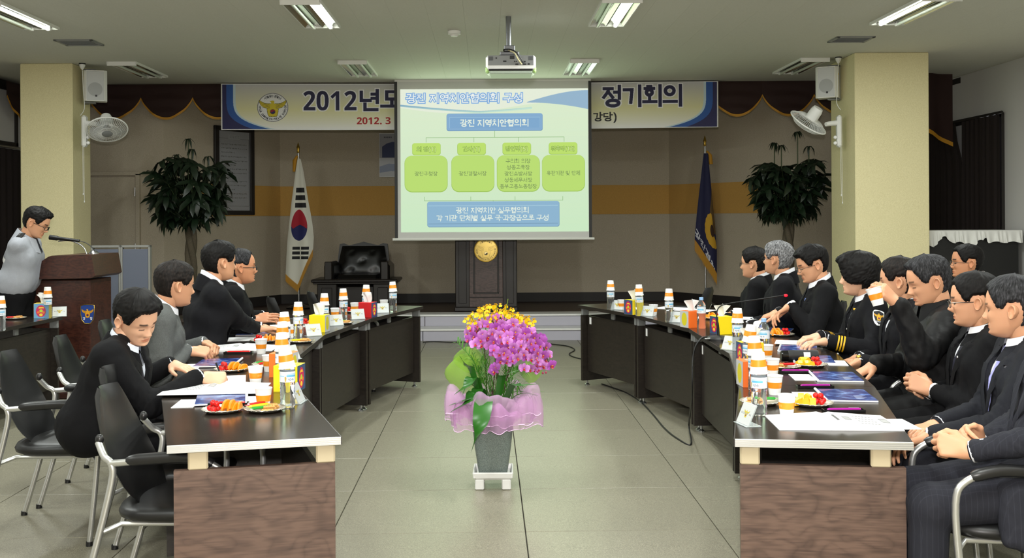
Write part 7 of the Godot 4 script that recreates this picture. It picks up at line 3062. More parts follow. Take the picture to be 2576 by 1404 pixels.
func model_nameplate() -> Node3D:
	var t := thing("nameplate", "nameplate", "nameplate")
	if not M.has("nameplate"):
		var im := Image.create(256, 192, false, Image.FORMAT_RGB8)
		im.fill(rgb8(200, 204, 204))
		eagle(im, Vector2(128, 92), 60, rgb8(206, 186, 60), rgb8(150, 140, 60), rgb8(150, 60, 60), rgb8(60, 60, 110))
		var r := RandomNumberGenerator.new()
		r.seed = 4
		for k in 9:
			if k == 6:
				continue
			var x := 28 + k * 23
			im.fill_rect(Rect2i(x, 86 + r.randi_range(0, 3), 12, 17), rgb8(136, 138, 138))
			im.fill_rect(Rect2i(x + r.randi_range(2, 5), 91, 5, 4), rgb8(186, 190, 190))
		M.nameplate = printed(im, 0.35)
		var ac := mat(Color(0.86, 0.9, 0.9, 0.45), 0.08)
		ac.transparency = BaseMaterial3D.TRANSPARENCY_ALPHA
		M.acrylic = ac
	# leaning back face toward +z
	var b := Basis(Vector3.RIGHT, -0.42)
	var mb := MB.new()
	mb.box(b * Vector3(0, 0.043, 0.0) + Vector3(0, 0.001, 0.02), Vector3(0.108, 0.084, 0.003), 0.0008, b)
	part("stand", mb, M.acrylic, t)
	mb = MB.new()
	var o := Vector3(0, 0.001, 0.02)
	mb.quad(o + b * Vector3(-0.052, 0.003, 0.0019), o + b * Vector3(0.052, 0.003, 0.0019), o + b * Vector3(0.052, 0.083, 0.0019), o + b * Vector3(-0.052, 0.083, 0.0019))
	part("print", mb, M.nameplate, t)
	mb = MB.new()
	mb.box(Vector3(0, 0.0018, 0.0), Vector3(0.108, 0.003, 0.062), 0.0008)
	part("foot", mb, M.acrylic, t)
	return t

func model_foil_plate() -> Node3D:
	var t := thing("foil_plate", "plate", "plate")
	var mb := MB.new()
	var rows := []
	for q in [[0.0, 0.003], [0.055, 0.003], [0.064, 0.006], [0.078, 0.0125], [0.084, 0.0145], [0.085, 0.0138], [0.078, 0.0105], [0.062, 0.001], [0.0, 0.0005]]:
		var ring := PackedVector3Array()
		for i in 48:
			var a := TAU * i / 48
			var wob: float = 1.0 + (0.018 * cos(a * 24.0) if q[0] > 0.07 else 0.0)
			ring.append(Vector3(sin(a) * q[0] * wob, q[1], cos(a) * q[0] * wob))
		rows.append(ring)
	mb.grid(rows, true, true)
	part("dish", mb, mat(rgb8(214, 206, 190), 0.28, 0.7), t)
	mb = MB.new()
	var ring := []
	for i in 48:
		var a := TAU * i / 48
		ring.append(Vector3(sin(a) * 0.083, 0.0142 + 0.0012 * cos(a * 24.0), cos(a) * 0.083))
	mb.tube(ring, 0.0022, 6, false, true)
	part("rim", mb, mat(rgb8(224, 220, 208), 0.25, 0.8), t)
	return t

func model_cherry_tomato() -> Node3D:
	var t := thing("cherry_tomato", "tomato", "fruit")
	var mb := MB.new()
	mb.sphere(Vector3(0, 0.0125, 0), Vector3(0.0125, 0.0122, 0.0125), 14, 10)
	part("flesh", mb, mat(rgb8(206, 22, 18), 0.2), t)
	mb = MB.new()
	for k in 5:
		var a := TAU * k / 5
		mb.tri(Vector3(0, 0.0255, 0), Vector3(sin(a - 0.3) * 0.003, 0.0253, cos(a - 0.3) * 0.003), Vector3(sin(a) * 0.009, 0.0232, cos(a) * 0.009))
	part("calyx", mb, mat(rgb8(60, 96, 34), 0.6), t)
	return t

func model_orange_slice() -> Node3D:
	var t := thing("orange_slice", "orange", "fruit")
	var mb := MB.new()
	# half disc wedge standing on its cut edge
	var poly := PackedVector2Array()
	for i in 13:
		var a := PI * i / 12
		poly.append(Vector2(cos(a) * 0.034, sin(a) * 0.026))
	mb.extrude(poly, -0.006, 0.006)
	part("flesh", mb, mat(rgb8(250, 164, 20), 0.35), t)
	mb = MB.new()
	var arc := []
	for i in 13:
		var a := PI * i / 12
		arc.append(Vector3(cos(a) * 0.0345, sin(a) * 0.0265, 0))
	mb.tube(arc, 0.0064, 6)
	part("peel", mb, mat(rgb8(246, 140, 12), 0.4), t)
	return t

func model_fruit_chunk() -> Node3D:
	var t := thing("fruit_chunk", "fruit", "fruit")
	var mb := MB.new()
	mb.extrude(pts_of([-0.02, 0.0, 0.02, 0.0, 0.014, 0.022, -0.004, 0.03, -0.016, 0.018]), -0.012, 0.012)
	part("flesh", mb, mat(rgb8(252, 186, 34), 0.35), t)
	return t

func model_biscuit() -> Node3D:
	var t := thing("biscuit", "biscuit", "biscuit")
	var mb := MB.new()
	mb.box(Vector3(0, 0.005, 0), Vector3(0.05, 0.01, 0.026), 0.004)
	part("crust", mb, mat(rgb8(206, 154, 84), 0.75), t)
	mb = MB.new()
	for k in 3:
		mb.box(Vector3(-0.014 + k * 0.014, 0.0105, 0), Vector3(0.003, 0.002, 0.02), 0.0008)
	part("ridge", mb, mat(rgb8(188, 132, 66), 0.75), t)
	return t

func candy(at: Vector3, turn: float, c: Color, label: String, group: String) -> void:
	var t := thing("candy_stick", label, "candy", at, turn, group)
	var mb := MB.new()
	mb.box(Vector3(0, 0.006, 0), Vector3(0.085, 0.011, 0.02), 0.004)
	part("wrapper", mb, mat(c, 0.25), t)
	for s in [-1.0, 1.0]:
		mb = MB.new()
		mb.box(Vector3(s * 0.047, 0.006, 0), Vector3(0.012, 0.0015, 0.022), 0.0005)
		part("sealed_end", mb, mat(c.lightened(0.3), 0.25), t)

# fruit: tomatoes at one end, orange pieces at the other
func fruit_plate(px: float, py: float, turn: float, what: String, where: String, chunks := false) -> void:
	var p := tp(px, py)
	place("foil_plate", p, turn, "foil plate of fruit " + where, "foil plates of fruit and snacks")
	var b := Basis(Vector3.UP, turn)
	var spots := [Vector3(-0.048, 0.006, 0.012), Vector3(-0.03, 0.004, 0.032), Vector3(-0.034, 0.004, -0.016), Vector3(-0.018, 0.004, 0.006), Vector3(-0.036, 0.026, 0.008), Vector3(-0.02, 0.025, 0.022)]
	for s in spots:
		place("cherry_tomato", p + b * s, rng.randf() * TAU, "red cherry tomato on the fruit plate " + where, "tomatoes on the plate " + where)
	for k in 6:
		var q := Vector3(0.006 + 0.012 * k, 0.004 + (0.014 if k in [1, 3] else 0.0), [-0.02, 0.012, -0.01, 0.02, 0.004, -0.014][k])
		if chunks:
			place("fruit_chunk", p + b * q, rng.randf() * TAU, "yellow fruit chunk on the fruit plate " + where, "fruit chunks on the plate " + where)
		else:
			place("orange_slice", p + b * (q + Vector3(0, 0.002, 0)), turn + PI * 0.5 + rng.randf_range(-0.4, 0.4), "orange slice on the fruit plate " + where, "orange slices on the plate " + where)
	what = ""

func snack_plate(px: float, py: float, turn: float, where: String, cols: Array) -> void:
	var p := tp(px, py)
	place("foil_plate", p, turn, "foil plate of snacks " + where, "foil plates of fruit and snacks")
	var b := Basis(Vector3.UP, turn)
	for k in 5:
		var q := Vector3(0.03 - 0.005 * k, 0.0045 + (k % 2) * 0.0105, -0.036 + 0.018 * k)
		place("biscuit", p + b * q, turn + rng.randf_range(-0.5, 0.5), "biscuit on the snack plate " + where, "biscuits on the plate " + where)
	for k in cols.size():
		var q := Vector3(-0.012 - 0.012 * k, 0.0145 + 0.003 * k, 0.024 - 0.026 * k)
		candy(p + b * q, turn + 0.5 + 0.1 * k, cols[k][0], cols[k][1] + " candy on the snack plate " + where, "candy on the plate " + where)

func cover_mat() -> StandardMaterial3D:
	if not M.has("cover"):
		var n := noise(81, 1.0, 4)
		var im := Image.create(192, 256, false, Image.FORMAT_RGB8)
		for y in 256:
			for x in 192:
				var t := clampf(n.get_noise_2d(x * 0.015, y * 0.015) * 0.9 + 0.5, 0, 1)
				im.set_pixel(x, y, rgb8(28, 46, 112).lerp(rgb8(120, 150, 206), t * t))
		for k in 6:
			im.fill_rect(Rect2i(118, 150 + k * 12, 46 - (k % 3) * 8, 4), rgb8(196, 206, 230))
		fill_poly(im, pts_of([10, 16, 70, 10, 40, 40, 16, 48]), rgb8(150, 90, 130))
		M.cover = printed(im, 0.18)
		M.binder = mat(rgb8(226, 230, 238), 0.15)
	return M.cover

# landscape booklet; bar = side of the slide binder (+1: +x, -1: -x)
func booklet(at: Vector3, turn: float, bar: float, label: String) -> void:
	var cm := cover_mat()
	var t := thing("blue_booklet", label, "booklet", at, turn, "blue booklets on the tables")
	var mb := MB.new()
	mb.box(Vector3(0, 0.004, 0), Vector3(0.208, 0.007, 0.290), 0.001)
	part("pages", mb, M.paper, t)
	mb = MB.new()
	mb.quad(Vector3(-0.104, 0.0079, 0.145), Vector3(0.104, 0.0079, 0.145), Vector3(0.104, 0.0079, -0.145), Vector3(-0.104, 0.0079, -0.145))
	mb.quad(Vector3(-0.104, 0.0004, -0.145), Vector3(0.104, 0.0004, -0.145), Vector3(0.104, 0.0004, 0.145), Vector3(-0.104, 0.0004, 0.145))
	part("cover", mb, cm, t)
	mb = MB.new()
	mb.tube([Vector3(bar * 0.106, 0.007, -0.146), Vector3(bar * 0.106, 0.007, 0.146)], 0.0065, 10)
	part("slide_binder", mb, M.binder, t)

func open_booklet(at: Vector3, turn: float, label: String, print_side := 1) -> void:
	if not M.has("open_page"):
		var im := Image.create(256, 192, false, Image.FORMAT_RGB8)
		im.fill(rgb8(242, 242, 242))
		im.fill_rect(Rect2i(20, 40, 12, 70), rgb8(90, 90, 90))
		im.fill_rect(Rect2i(58, 52, 32, 44), rgb8(120, 120, 120))
		im.fill_rect(Rect2i(62, 58, 24, 30), rgb8(160, 160, 160))
		for k in 4:
			im.fill_rect(Rect2i(106, 32 + k * 30, 90, 18), rgb8(206, 206, 206))
			for j in 6:
				im.fill_rect(Rect2i(110 + j * 14, 36 + k * 30, 9, 10), rgb8(140, 140, 140))
		im.fill_rect(Rect2i(214, 50, 34, 56), rgb8(130, 130, 130))
		im.fill_rect(Rect2i(218, 58, 26, 40), rgb8(170, 170, 170))
		M.open_page = printed(im, 0.6)
	var t := thing("open_booklet", label, "booklet", at, turn, "open booklets on the tables")
	for s in [-1.0, 1.0]:
		var rows := []
		var low := []
		for j in 3:
			var r := PackedVector3Array()
			var q := PackedVector3Array()
			for i in 11:
				var u := i / 10.0
				var y := 0.004 + 0.010 * exp(-u * 6.0) * (1.0 - exp(-u * 40.0)) + 0.006 * (1.0 - u) + 0.002 * sin(u * 5.0)
				r.append(Vector3(s * u * 0.225, y, (j - 1.0) * 0.145))
				q.append(Vector3(s * u * 0.225, 0.0006, (j - 1.0) * 0.145))
			rows.append(r)
			low.append(q)
		var mb := MB.new()
		mb.grid(rows, false, s < 0)
		if s < 0:
			for i in mb.uv.size():
				mb.uv[i].x = 1.0 - mb.uv[i].x
		part("page", mb, M.open_page if int(s) == print_side else M.paper, t)
		mb = MB.new()
		for e in [0, 2]:
			mb.grid([low[e], rows[e]], false, (e == 0) == (s > 0))
		mb.quad(low[0][10], low[2][10], rows[2][10], rows[0][10])
		part("page_block", mb, M.paper, t)

func paper_sheet(at: Vector3, turn: float, sx: float, sz: float, called: String, label: String) -> void:
	var t := thing(called, label, "paper", at, turn)
	var mb := MB.new()
	mb.box(Vector3(0, 0.0012, 0), Vector3(sx, 0.0022, sz), 0.0004)
	part("sheet", mb, M.paper, t)

func pen_tray(at: Vector3, turn: float, c: Color, label: String) -> void:
	var t := thing("pen_case", label, "pen case", at, turn, "open black pen cases")
	var mb := MB.new()
	mb.box(Vector3(0, 0.003, 0), Vector3(0.165, 0.005, 0.042), 0.001)
	mb.box(Vector3(0, 0.008, 0.0185), Vector3(0.165, 0.009, 0.004), 0.001)
	mb.box(Vector3(0, 0.008, -0.0185), Vector3(0.165, 0.009, 0.004), 0.001)
	for s in [-1.0, 1.0]:
		mb.box(Vector3(s * 0.0805, 0.008, 0), Vector3(0.004, 0.009, 0.036), 0.001)
	part("case", mb, M.black_gloss, t)
	var q := thing("ballpoint_pen", label.replace("open black pen case", "glossy coloured pen in the black case"), "pen", at, turn, "pens in black cases")
	mb = MB.new()
	mb.tube([Vector3(-0.066, 0.0115, 0), Vector3(-0.058, 0.0115, 0), Vector3(0.06, 0.0115, 0), Vector3(0.068, 0.0115, 0)], [0.002, 0.0058, 0.0062, 0.005], 10)
	part("barrel", mb, mat(c, 0.2), q)
	mb = MB.new()
	mb.tube([Vector3(0.02, 0.018, 0), Vector3(0.062, 0.0178, 0)], 0.0016, 6)
	part("clip", mb, M.steel, q)

func make_table_goods() -> void:
	var gl := "upturned cups over bottles in the writing man's row"
	var gr := "upturned cups over bottles in the policewoman's row"
	# bottle + upturned cup: px of the base, distance, tilt of the cup, label tail
	var L := [[722, 4.29, 8, "beside the largest yellow tissue box"], [709, 4.86, 2, "in front of the orange tissue box"], [711, 5.38, 2, "behind the orange tissue box"], [716, 5.95, 3, "opposite the grey-suited man"], [750, 6.66, 0, "opposite the man with hair over his ear"], [816, 7.42, 0, "behind the small yellow tissue box"], [864, 7.92, 2, "between the yellow and red tissue boxes"], [921, 8.35, -2, "behind the red tissue box"], [989, 8.76, 4, "at the table end by the stage steps"]]
	for a in L:
		var p := far(a[0], CY + 200, a[1])
		p.y = TOP
		place("water_bottle", p, rng.randf() * 6.0, "water bottle under an upturned cup " + a[3], "water bottles under upturned cups")
		var c := place("upturned_cup", p + Vector3(0, 0.163, 0), rng.randf_range(-0.6, 0.6), "paper cup turned over the bottle " + a[3], gl)
		c.rotation.z = deg_to_rad(a[2])
	var R := [[1908, 4.07, 2, "beside the clear sign holder at the open booklet"], [1899, 4.62, 4, "at the second orange tissue box from the open booklet"], [1884, 5.1, -8, "leaning beside the blue-capped bottle"], [1855, 6.03, 0, "beside the gooseneck microphone"], [1683, 7.70, 0, "before the orange tissue box with silver side"], [1608, 8.2, 2, "beside the yellow tissue box near the empty chair"], [1536, 8.76, 0, "at the table end under the screen corner"]]
	for a in R:
		var p := far(a[0], CY + 200, a[1])
		p.y = TOP
		place("water_bottle", p, rng.randf() * 6.0, "water bottle under an upturned cup " + a[3], "water bottles under upturned cups")
		var c := place("upturned_cup", p + Vector3(0, 0.163, 0), rng.randf_range(-0.6, 0.6), "paper cup turned over the bottle " + a[3], gr)
		c.rotation.z = deg_to_rad(a[2])
	for a in [[1921, 5.72, "blue-capped water bottle standing before the policewoman's fruit plate"], [1764, 7.24, "blue-capped water bottle beside the orange tissue box with silver side"]]:
		var p := far(a[0], CY + 200, a[1])
		p.y = TOP
		place("water_bottle", p, 1.0, a[2], "water bottles with blue caps showing")
	# on the side table
	for a in [[120, 8.3, "on the side table behind the picture-faced tissue box"], [2, 7.35, "on the side table beside the snack plate"]]:
		var p := far(a[0], CY + 200, a[1])
		p.y = TOP
		place("water_bottle", p, 2.0, "water bottle under an upturned cup " + a[2], "water bottles under upturned cups")
		place("upturned_cup", p + Vector3(0, 0.163, 0), 0.4, "paper cup turned over the bottle " + a[2], "upturned cups on the side table")
	# cups standing upright
	for a in [[663, 1026, "beside the two foil plates at the silver table edge"], [643, 966, "beside the writing man's hand"], [677, 934, "behind the snack plate with green and red sweets"], [657, 889, "beside the grey-suited man's booklet"], [733, 849, "between bottles opposite the man with hair over his ear"], [843, 802, "behind the nameplate near the small yellow tissue box"], [892, 787, "behind the nameplate at the red tissue box"], [966, 779, "behind the farthest nameplate of the writing man's row"], [1979, 1046, "beside the open booklet and pen case"], [1949, 992, "before the nearest upturned cup of the policewoman's row"], [1943, 945, "beside the black tumbler"], [1929, 906, "before the leaning upturned cup"], [1644, 793, "behind the nameplate opposite the empty chair"], [1564, 779, "behind the farthest nameplate of the policewoman's row"]]:
		place("paper_cup", tp(a[0], a[1]), rng.randf_range(-0.5, 0.5), "upright paper cup " + a[2], "upright paper cups")
	# the lifted cup
	var cup := place("paper_cup", far(2210, 768, 4.80), 2.4, "paper cup with orange band held up by the man in the zipped jacket", "")
	cup.rotation = Vector3(0.0, 2.6, -0.28)
	# tissue boxes
	tissue_box(tp(721, 987) + Vector3(0, 0, -0.06), -0.12, rgb8(250, 222, 20), "picture", "large yellow tissue box behind the nearest bottle of the writing man's row", false)
	tissue_box(far(713, CY + 250, 5.15) * Vector3(1, 0, 1) + Vector3(0, TOP, 0), -0.1, rgb8(240, 122, 40), "plain", "orange tissue box between bottles in the writing man's row", false)
	tissue_box(tp(801, 836) + Vector3(0, 0, -0.04), -0.12, rgb8(250, 226, 24), "plain", "small yellow tissue box opposite the man with black-rimmed glasses")
	tissue_box(tp(917, 799) + Vector3(0.02, 0, -0.05), -0.3, rgb8(204, 22, 28), "picture", "red tissue box with dark blue picture side")
	tissue_box(far(1890, CY + 250, 4.78) * Vector3(1, 0, 1) + Vector3(0, TOP, 0), 0.06, rgb8(242, 112, 36), "plain", "tall orange tissue box behind the nearest bottle of the policewoman's row", false)
	tissue_box(far(1886, CY + 250, 5.48) * Vector3(1, 0, 1) + Vector3(0, TOP, 0), 0.12, rgb8(250, 206, 20), "picture", "yellow tissue box beside the blue-capped bottle before the policewoman")
	tissue_box(tp(1812, 842) + Vector3(0.02, 0, -0.06), 0.34, rgb8(250, 222, 20), "picture", "yellow tissue box behind the gooseneck microphone")
	tissue_box(tp(1738, 825) + Vector3(0.01, 0, -0.05), 0.4, rgb8(244, 110, 30), "plain", "orange tissue box with silver side and yellow oval")
	tissue_box(tp(1590, 792) + Vector3(0.02, 0, -0.05), 0.55, rgb8(250, 222, 20), "picture", "yellow tissue box opposite the empty chair near the navy flag")
	tissue_box(tp(103, 800) + Vector3(0.0, 0, -0.03), PI * 0.5 + 0.9 - PI * 0.5 - 0.65 - PI * 0.5, rgb8(222, 190, 30), "pale", "tissue box with a pink fruit picture on the side table")
	# nameplates: turned toward the middle of the hall
	for a in [[748, 1012, 1.5, "beside the large yellow tissue box"], [735, 905, 1.2, "beside the orange tissue box of the writing man's row"], [788, 845, 0.6, "beside the small yellow tissue box"], [845, 819, 0.55, "between the small yellow tissue box and the red one"], [900, 803, 0.45, "just before the red tissue box"], [962, 787, 0.25, "past the red tissue box by the table end"], [1880, 1068, -1.35, "seen edge-on beside the open booklet"], [1838, 880, -0.9, "beside the microphone foot"], [1703, 811, -0.6, "beside the orange tissue box with silver side"], [1629, 795, -0.55, "opposite the empty chair near the navy flag"], [1553, 779, -0.4, "at the table end under the screen corner"], [150, 796, 0.35, "on the side table by the lectern"]]:
		place("nameplate", tp(a[0], a[1]), a[2], "clear acrylic nameplate " + a[3], "acrylic nameplates")
	# plates
	var green := rgb8(40, 150, 50)
	var red := rgb8(200, 30, 30)
	var yel := rgb8(250, 214, 20)
	fruit_plate(560, 1036, 0.1, "", "at the silver edge below the writing man")
	snack_plate(667, 1034, 0.2, "at the silver edge below the writing man", [[green, "green"], [yel, "yellow"], [red, "red"]])
	fruit_plate(580, 934, -0.2, "", "beside the writing hand")
	snack_plate(674, 921, 0.3, "behind the upright cup of the writing man", [[red, "red"], [green, "green"]])
	fruit_plate(663, 861, 0.2, "", "before the man with hair over his ear")
	snack_plate(757, 862, 0.0, "opposite the man with hair over his ear", [[yel, "yellow"]])
	snack_plate(863, 815, 0.1, "near the red tissue box", [[yel, "yellow"], [green, "green"]])
	fruit_plate(777, 817, 0.1, "", "behind the small yellow tissue box")
	fruit_plate(884, 786, 0.1, "", "behind the red tissue box")
	snack_plate(1913, 1016, 2.6, "beside the nearest bottle of the policewoman's row", [[green, "green"]])
	fruit_plate(2044, 1020, PI, "", "between the pen cases by the open booklet", true)
	fruit_plate(2040, 922, PI, "", "beside the black tumbler", true)
	snack_plate(1972, 927, 2.8, "beside the black tumbler", [[red, "red"]])
	fruit_plate(1966, 845, PI, "", "in front of the policewoman")
	fruit_plate(1800, 803, PI, "", "beside the blue-capped bottle near the microphone")
	snack_plate(38, 803, 0.2, "on the side table", [[red, "red"]])
	# booklets and papers
	booklet(tp(557, 1006) + Vector3(0, 0.003, 0), 0.25, 1.0, "blue booklet under the open one at the silver table edge")
	open_booklet(tp(532, 986) + Vector3(0.02, 0.012, 0), 0.08, "open white booklet lying beside the writing man's arm", -1)
	booklet(tp(548, 916) + Vector3(0, 0.003, 0), 0.1, 1.0, "blue booklet with a clear binder beside the writing hand")
	paper_sheet(tp(562, 958), 0.25, 0.21, 0.29, "writing_paper", "white sheet on which the man is writing")
	open_booklet(tp(600, 877), 0.05, "open white booklet before the grey-suited man", -1)
	booklet(tp(640, 839), 0.1, 1.0, "blue booklet before the man with hair over his ear")
	paper_sheet(tp(612, 853), 0.3, 0.3, 0.21, "loose_paper", "white sheet before the man with hair over his ear")
	paper_sheet(tp(470, 1016), 0.1, 0.09, 0.19, "white_card", "white card at the edge of the silver-ended table")
	paper_sheet(tp(622, 1008), 0.1, 0.09, 0.19, "white_card", "white card sticking out from the blue booklet near the foil plates")
	paper_sheet(tp(484, 923), 0.1, 0.09, 0.19, "white_card", "white card beside the blue booklet at the writing hand")
	booklet(tp(2128, 997), -0.12, -1.0, "blue booklet lying before the open booklet")
	booklet(tp(2103, 950), -0.14, -1.0, "blue booklet before the man with clasped hands")
	booklet(tp(2045, 906), -0.2, -1.0, "blue booklet under the black tumbler")
	booklet(tp(2008, 879), -0.3, -1.0, "blue booklet beside the policewoman's cuff")
	booklet(tp(1950, 833), -0.4, -1.0, "blue booklet before the man looking down")
	open_booklet(tp(2092, 1064), -0.05, "open white booklet with printed page at the silver table edge", 1)
	paper_sheet(tp(2260, 1068), 0.0, 0.1, 0.19, "white_card", "white card sticking out at the open booklet")
	paper_sheet(tp(2030, 997), -0.1, 0.1, 0.19, "white_card", "white card beside the blue booklet before the open booklet")
	paper_sheet(tp(2018, 950), -0.1, 0.1, 0.19, "white_card", "white card beside the blue booklet of the man with clasped hands")
	paper_sheet(tp(2105, 914), -0.2, 0.1, 0.19, "white_card", "white card sticking out from under the tumbler's booklet")
	paper_sheet(tp(2010, 866) + Vector3(0, 0.009, 0), -0.3, 0.28, 0.2, "loose_paper", "white printed sheets in front of the policewoman's cuff")
	paper_sheet(tp(1870, 801), -0.4, 0.3, 0.21, "loose_paper", "white sheets before the man looking down")
	paper_sheet(tp(1750, 781), -0.6, 0.3, 0.21, "loose_paper", "white sheets before the grey-haired man")
	paper_sheet(tp(1692, 776), -0.7, 0.3, 0.21, "loose_paper", "white sheets opposite the empty chair near the navy flag")
	paper_sheet(tp(730, 820), 0.3, 0.28, 0.2, "loose_paper", "white sheet before the man with black-rimmed glasses")
	var pur := rgb8(168, 30, 150)
	var blu := rgb8(50, 44, 200)
	pen_tray(tp(575, 1020), 0.05, red, "open black pen case beside the fruit plate at the silver edge")
	pen_tray(tp(560, 969), 0.1, pur, "open black pen case below the writing man's sheet")
	pen_tray(tp(600, 890), 0.05, red, "open black pen case before the grey-suited man")
	pen_tray(tp(2122, 1037), 0.0, pur, "open black pen case beside the open booklet")
	pen_tray(tp(2050, 976), 0.0, pur, "open black pen case before the man with clasped hands")
	pen_tray(tp(2000, 938), -0.05, pur, "open black pen case in front of the tumbler")
	pen_tray(tp(2004, 894), -0.1, blu, "open black pen case behind the tumbler")
	# black tumbler lying down
	var q := tp(2012, 910)
	var t := thing("tumbler", "black tumbler with a white label lying on its side", "tumbler", q + Vector3(0, 0.0, 0), -0.05)
	var mb := MB.new()
	mb.lathe([Vector2(0.0, -0.095), Vector2(0.029, -0.095), Vector2(0.031, -0.09), Vector2(0.031, 0.06), Vector2(0.028, 0.066)], 24, Transform3D(Basis(Vector3.BACK, PI * 0.5), Vector3(0, 0.0315, 0)))
	part("flask", mb, M.black, t)
	mb = MB.new()
	mb.lathe([Vector2(0.0295, 0.064), Vector2(0.0295, 0.094), Vector2(0.025, 0.1), Vector2(0.0, 0.1)], 24, Transform3D(Basis(Vector3.BACK, PI * 0.5), Vector3(0, 0.0315, 0)))
	part("lid", mb, M.black_gloss, t)
	mb = MB.new()
	mb.lathe([Vector2(0.0315, -0.05), Vector2(0.0315, -0.015)], 10, Transform3D(Basis(Vector3.BACK, PI * 0.5), Vector3(0, 0.0315, 0)), 0.6, -0.1, 0.8)
	part("sticker", mb, M.paper, t)
	gooseneck()
	napkin()

func gooseneck() -> void:
	var p := tp(1808, 856)
	var t := thing("table_microphone", "gooseneck table microphone with a glowing red tip before the man looking down", "microphone", p)
	var mb := MB.new()
	mb.lathe([Vector2(0.0, 0.0), Vector2(0.075, 0.0), Vector2(0.075, 0.012), Vector2(0.066, 0.024), Vector2(0.02, 0.03), Vector2(0.0, 0.03)], 28)
	part("foot", mb, M.black, t)
	var d := -p.z
	var pts := [Vector3(0, 0.02, 0)]
	for q in [[1806, 822], [1803, 790], [1810, 772], [1832, 764], [1880, 757], [1930, 750], [1972, 743]]:
		pts.append(far(q[0], q[1], d + (q[0] - 1806) * 0.0012) - p)
	mb = MB.new()
	var path := smooth_path(pts, 4)
	var rad := []
	for k in path.size():
		rad.append(0.0085 if k < 6 else 0.0042)
	mb.tube(path, rad, 8)
	part("stem", mb, M.black, t)
	mb = MB.new()
	mb.sphere(pts[pts.size() - 1] + Vector3(0.012, -0.001, 0), Vector3(0.014, 0.0095, 0.0095), 12, 8)
	part("tip", mb, glow(Color(0.9, 0.06, 0.16), 0.7), t, "red lit tip")
	mb = MB.new()
	mb.tube([Vector3(-0.06, 0.014, 0.03), Vector3(-0.1, 0.012, 0.05)], 0.008, 10)
	part("plug", mb, M.steel, t)

func napkin() -> void:
	var p := tp(1907, 838)
	var t := thing("napkin", "crumpled white napkin behind the blue-capped bottle before the policewoman", "napkin", p)
	var n := noise(91, 1.0, 3)
	var rows := []
	for j in 12:
		var v := j / 11.0
		var ring := PackedVector3Array()
		for i in 22:
			var a := TAU * i / 22
			var r := lerpf(0.05, 0.035, v) * (1.0 + 0.45 * n.get_noise_2d(cos(a) * 2.0 + v * 2.0, sin(a) * 2.0)) * (1.0 if j < 11 else 0.2)
			ring.append(Vector3(sin(a) * r + 0.02 * v, v * 0.085, cos(a) * r))
		rows.append(ring)
	var mb := MB.new()
	mb.grid(rows, true)
	part("paper", mb, M.paper, t)
# ---------------------------------------------------------------- orchids
func petal(mb: MB, dir: float, len: float, wid: float, cup: float, c0: Color, c1: Color) -> void:
	var rows := []
	var base := mb.v.size()
	var u := Vector3(cos(dir), sin(dir), 0)
	var s := Vector3(-sin(dir), cos(dir), 0)
	var prof_ := [[0.05, 0.18], [0.35, 0.75], [0.7, 1.0], [1.0, 0.35]]
	for q in prof_:
		var row := PackedVector3Array()
		for i in 3:
			var w: float = (i - 1) * q[1] * wid * 0.5
			row.append(u * len * q[0] + s * w + Vector3(0, 0, cup * q[0] * q[0] - absf(i - 1.0) * 0.12 * wid * q[1]))
		rows.append(row)
	mb.grid(rows)
	for j in 4:
		for i in 3:
			mb.col[base + j * 3 + i] = c0.lerp(c1, [0.0, 0.5, 0.85, 1.0][j])

func moth_flower(seed_: int) -> MB:
	var mb := MB.new()
	var r := RandomNumberGenerator.new()
	r.seed = seed_
	var inn := rgb8(150, 44, 140).srgb_to_linear()
	var out := [rgb8(206, 120, 214), rgb8(188, 96, 200), rgb8(220, 146, 226)][seed_ % 3].srgb_to_linear() as Color
	for k in 3:
		petal(mb, PI * 0.5 + TAU * k / 3 + r.randf_range(-0.1, 0.1), 0.030, 0.022, r.randf_range(-0.004, 0.006), inn, out)
	for s in [-1.0, 1.0]:
		petal(mb, PI * 0.5 + s * 1.25, 0.033, 0.036, 0.004 + r.randf_range(-0.003, 0.004), inn, out)
	petal(mb, -PI * 0.5, 0.014, 0.016, 0.012, rgb8(170, 20, 90).srgb_to_linear(), rgb8(196, 40, 60).srgb_to_linear())
	mb.tint = rgb8(220, 150, 60).srgb_to_linear()
	mb.sphere(Vector3(0, -0.001, 0.005), Vector3(0.004, 0.004, 0.005), 6, 4)
	return mb

func gold_flower(seed_: int) -> MB:
	var mb := MB.new()
	var y := rgb8(250, 214, 10).srgb_to_linear()
	var y2 := rgb8(236, 190, 10).srgb_to_linear()
	for s in [-1.0, 1.0]:
		petal(mb, -PI * 0.5 + s * 0.42, 0.02, 0.017, 0.002, y2, y)
	for k in 3:
		petal(mb, PI * 0.5 + (k - 1) * 1.0, 0.011, 0.007, 0.002, rgb8(150, 80, 20).srgb_to_linear(), y2)
	seed_ += 1
	return mb

func inside(p: Vector2, poly: PackedVector2Array) -> bool:
	return Geometry2D.is_point_in_polygon(p, poly)

func scatter(poly: PackedVector2Array, n: int, gap: float, r: RandomNumberGenerator) -> Array:
	var lo := poly[0]
	var hi := poly[0]
	for p in poly:
		lo = lo.min(p)
		hi = hi.max(p)
	var out := []
	for k in 6000:
		if out.size() >= n:
			break
		var p := Vector2(r.randf_range(lo.x, hi.x), r.randf_range(lo.y, hi.y))
		if not inside(p, poly):
			continue
		var ok := true
		for q in out:
			if p.distance_to(q) < gap:
				ok = false
				break
		if ok:
			out.append(p)
	return out

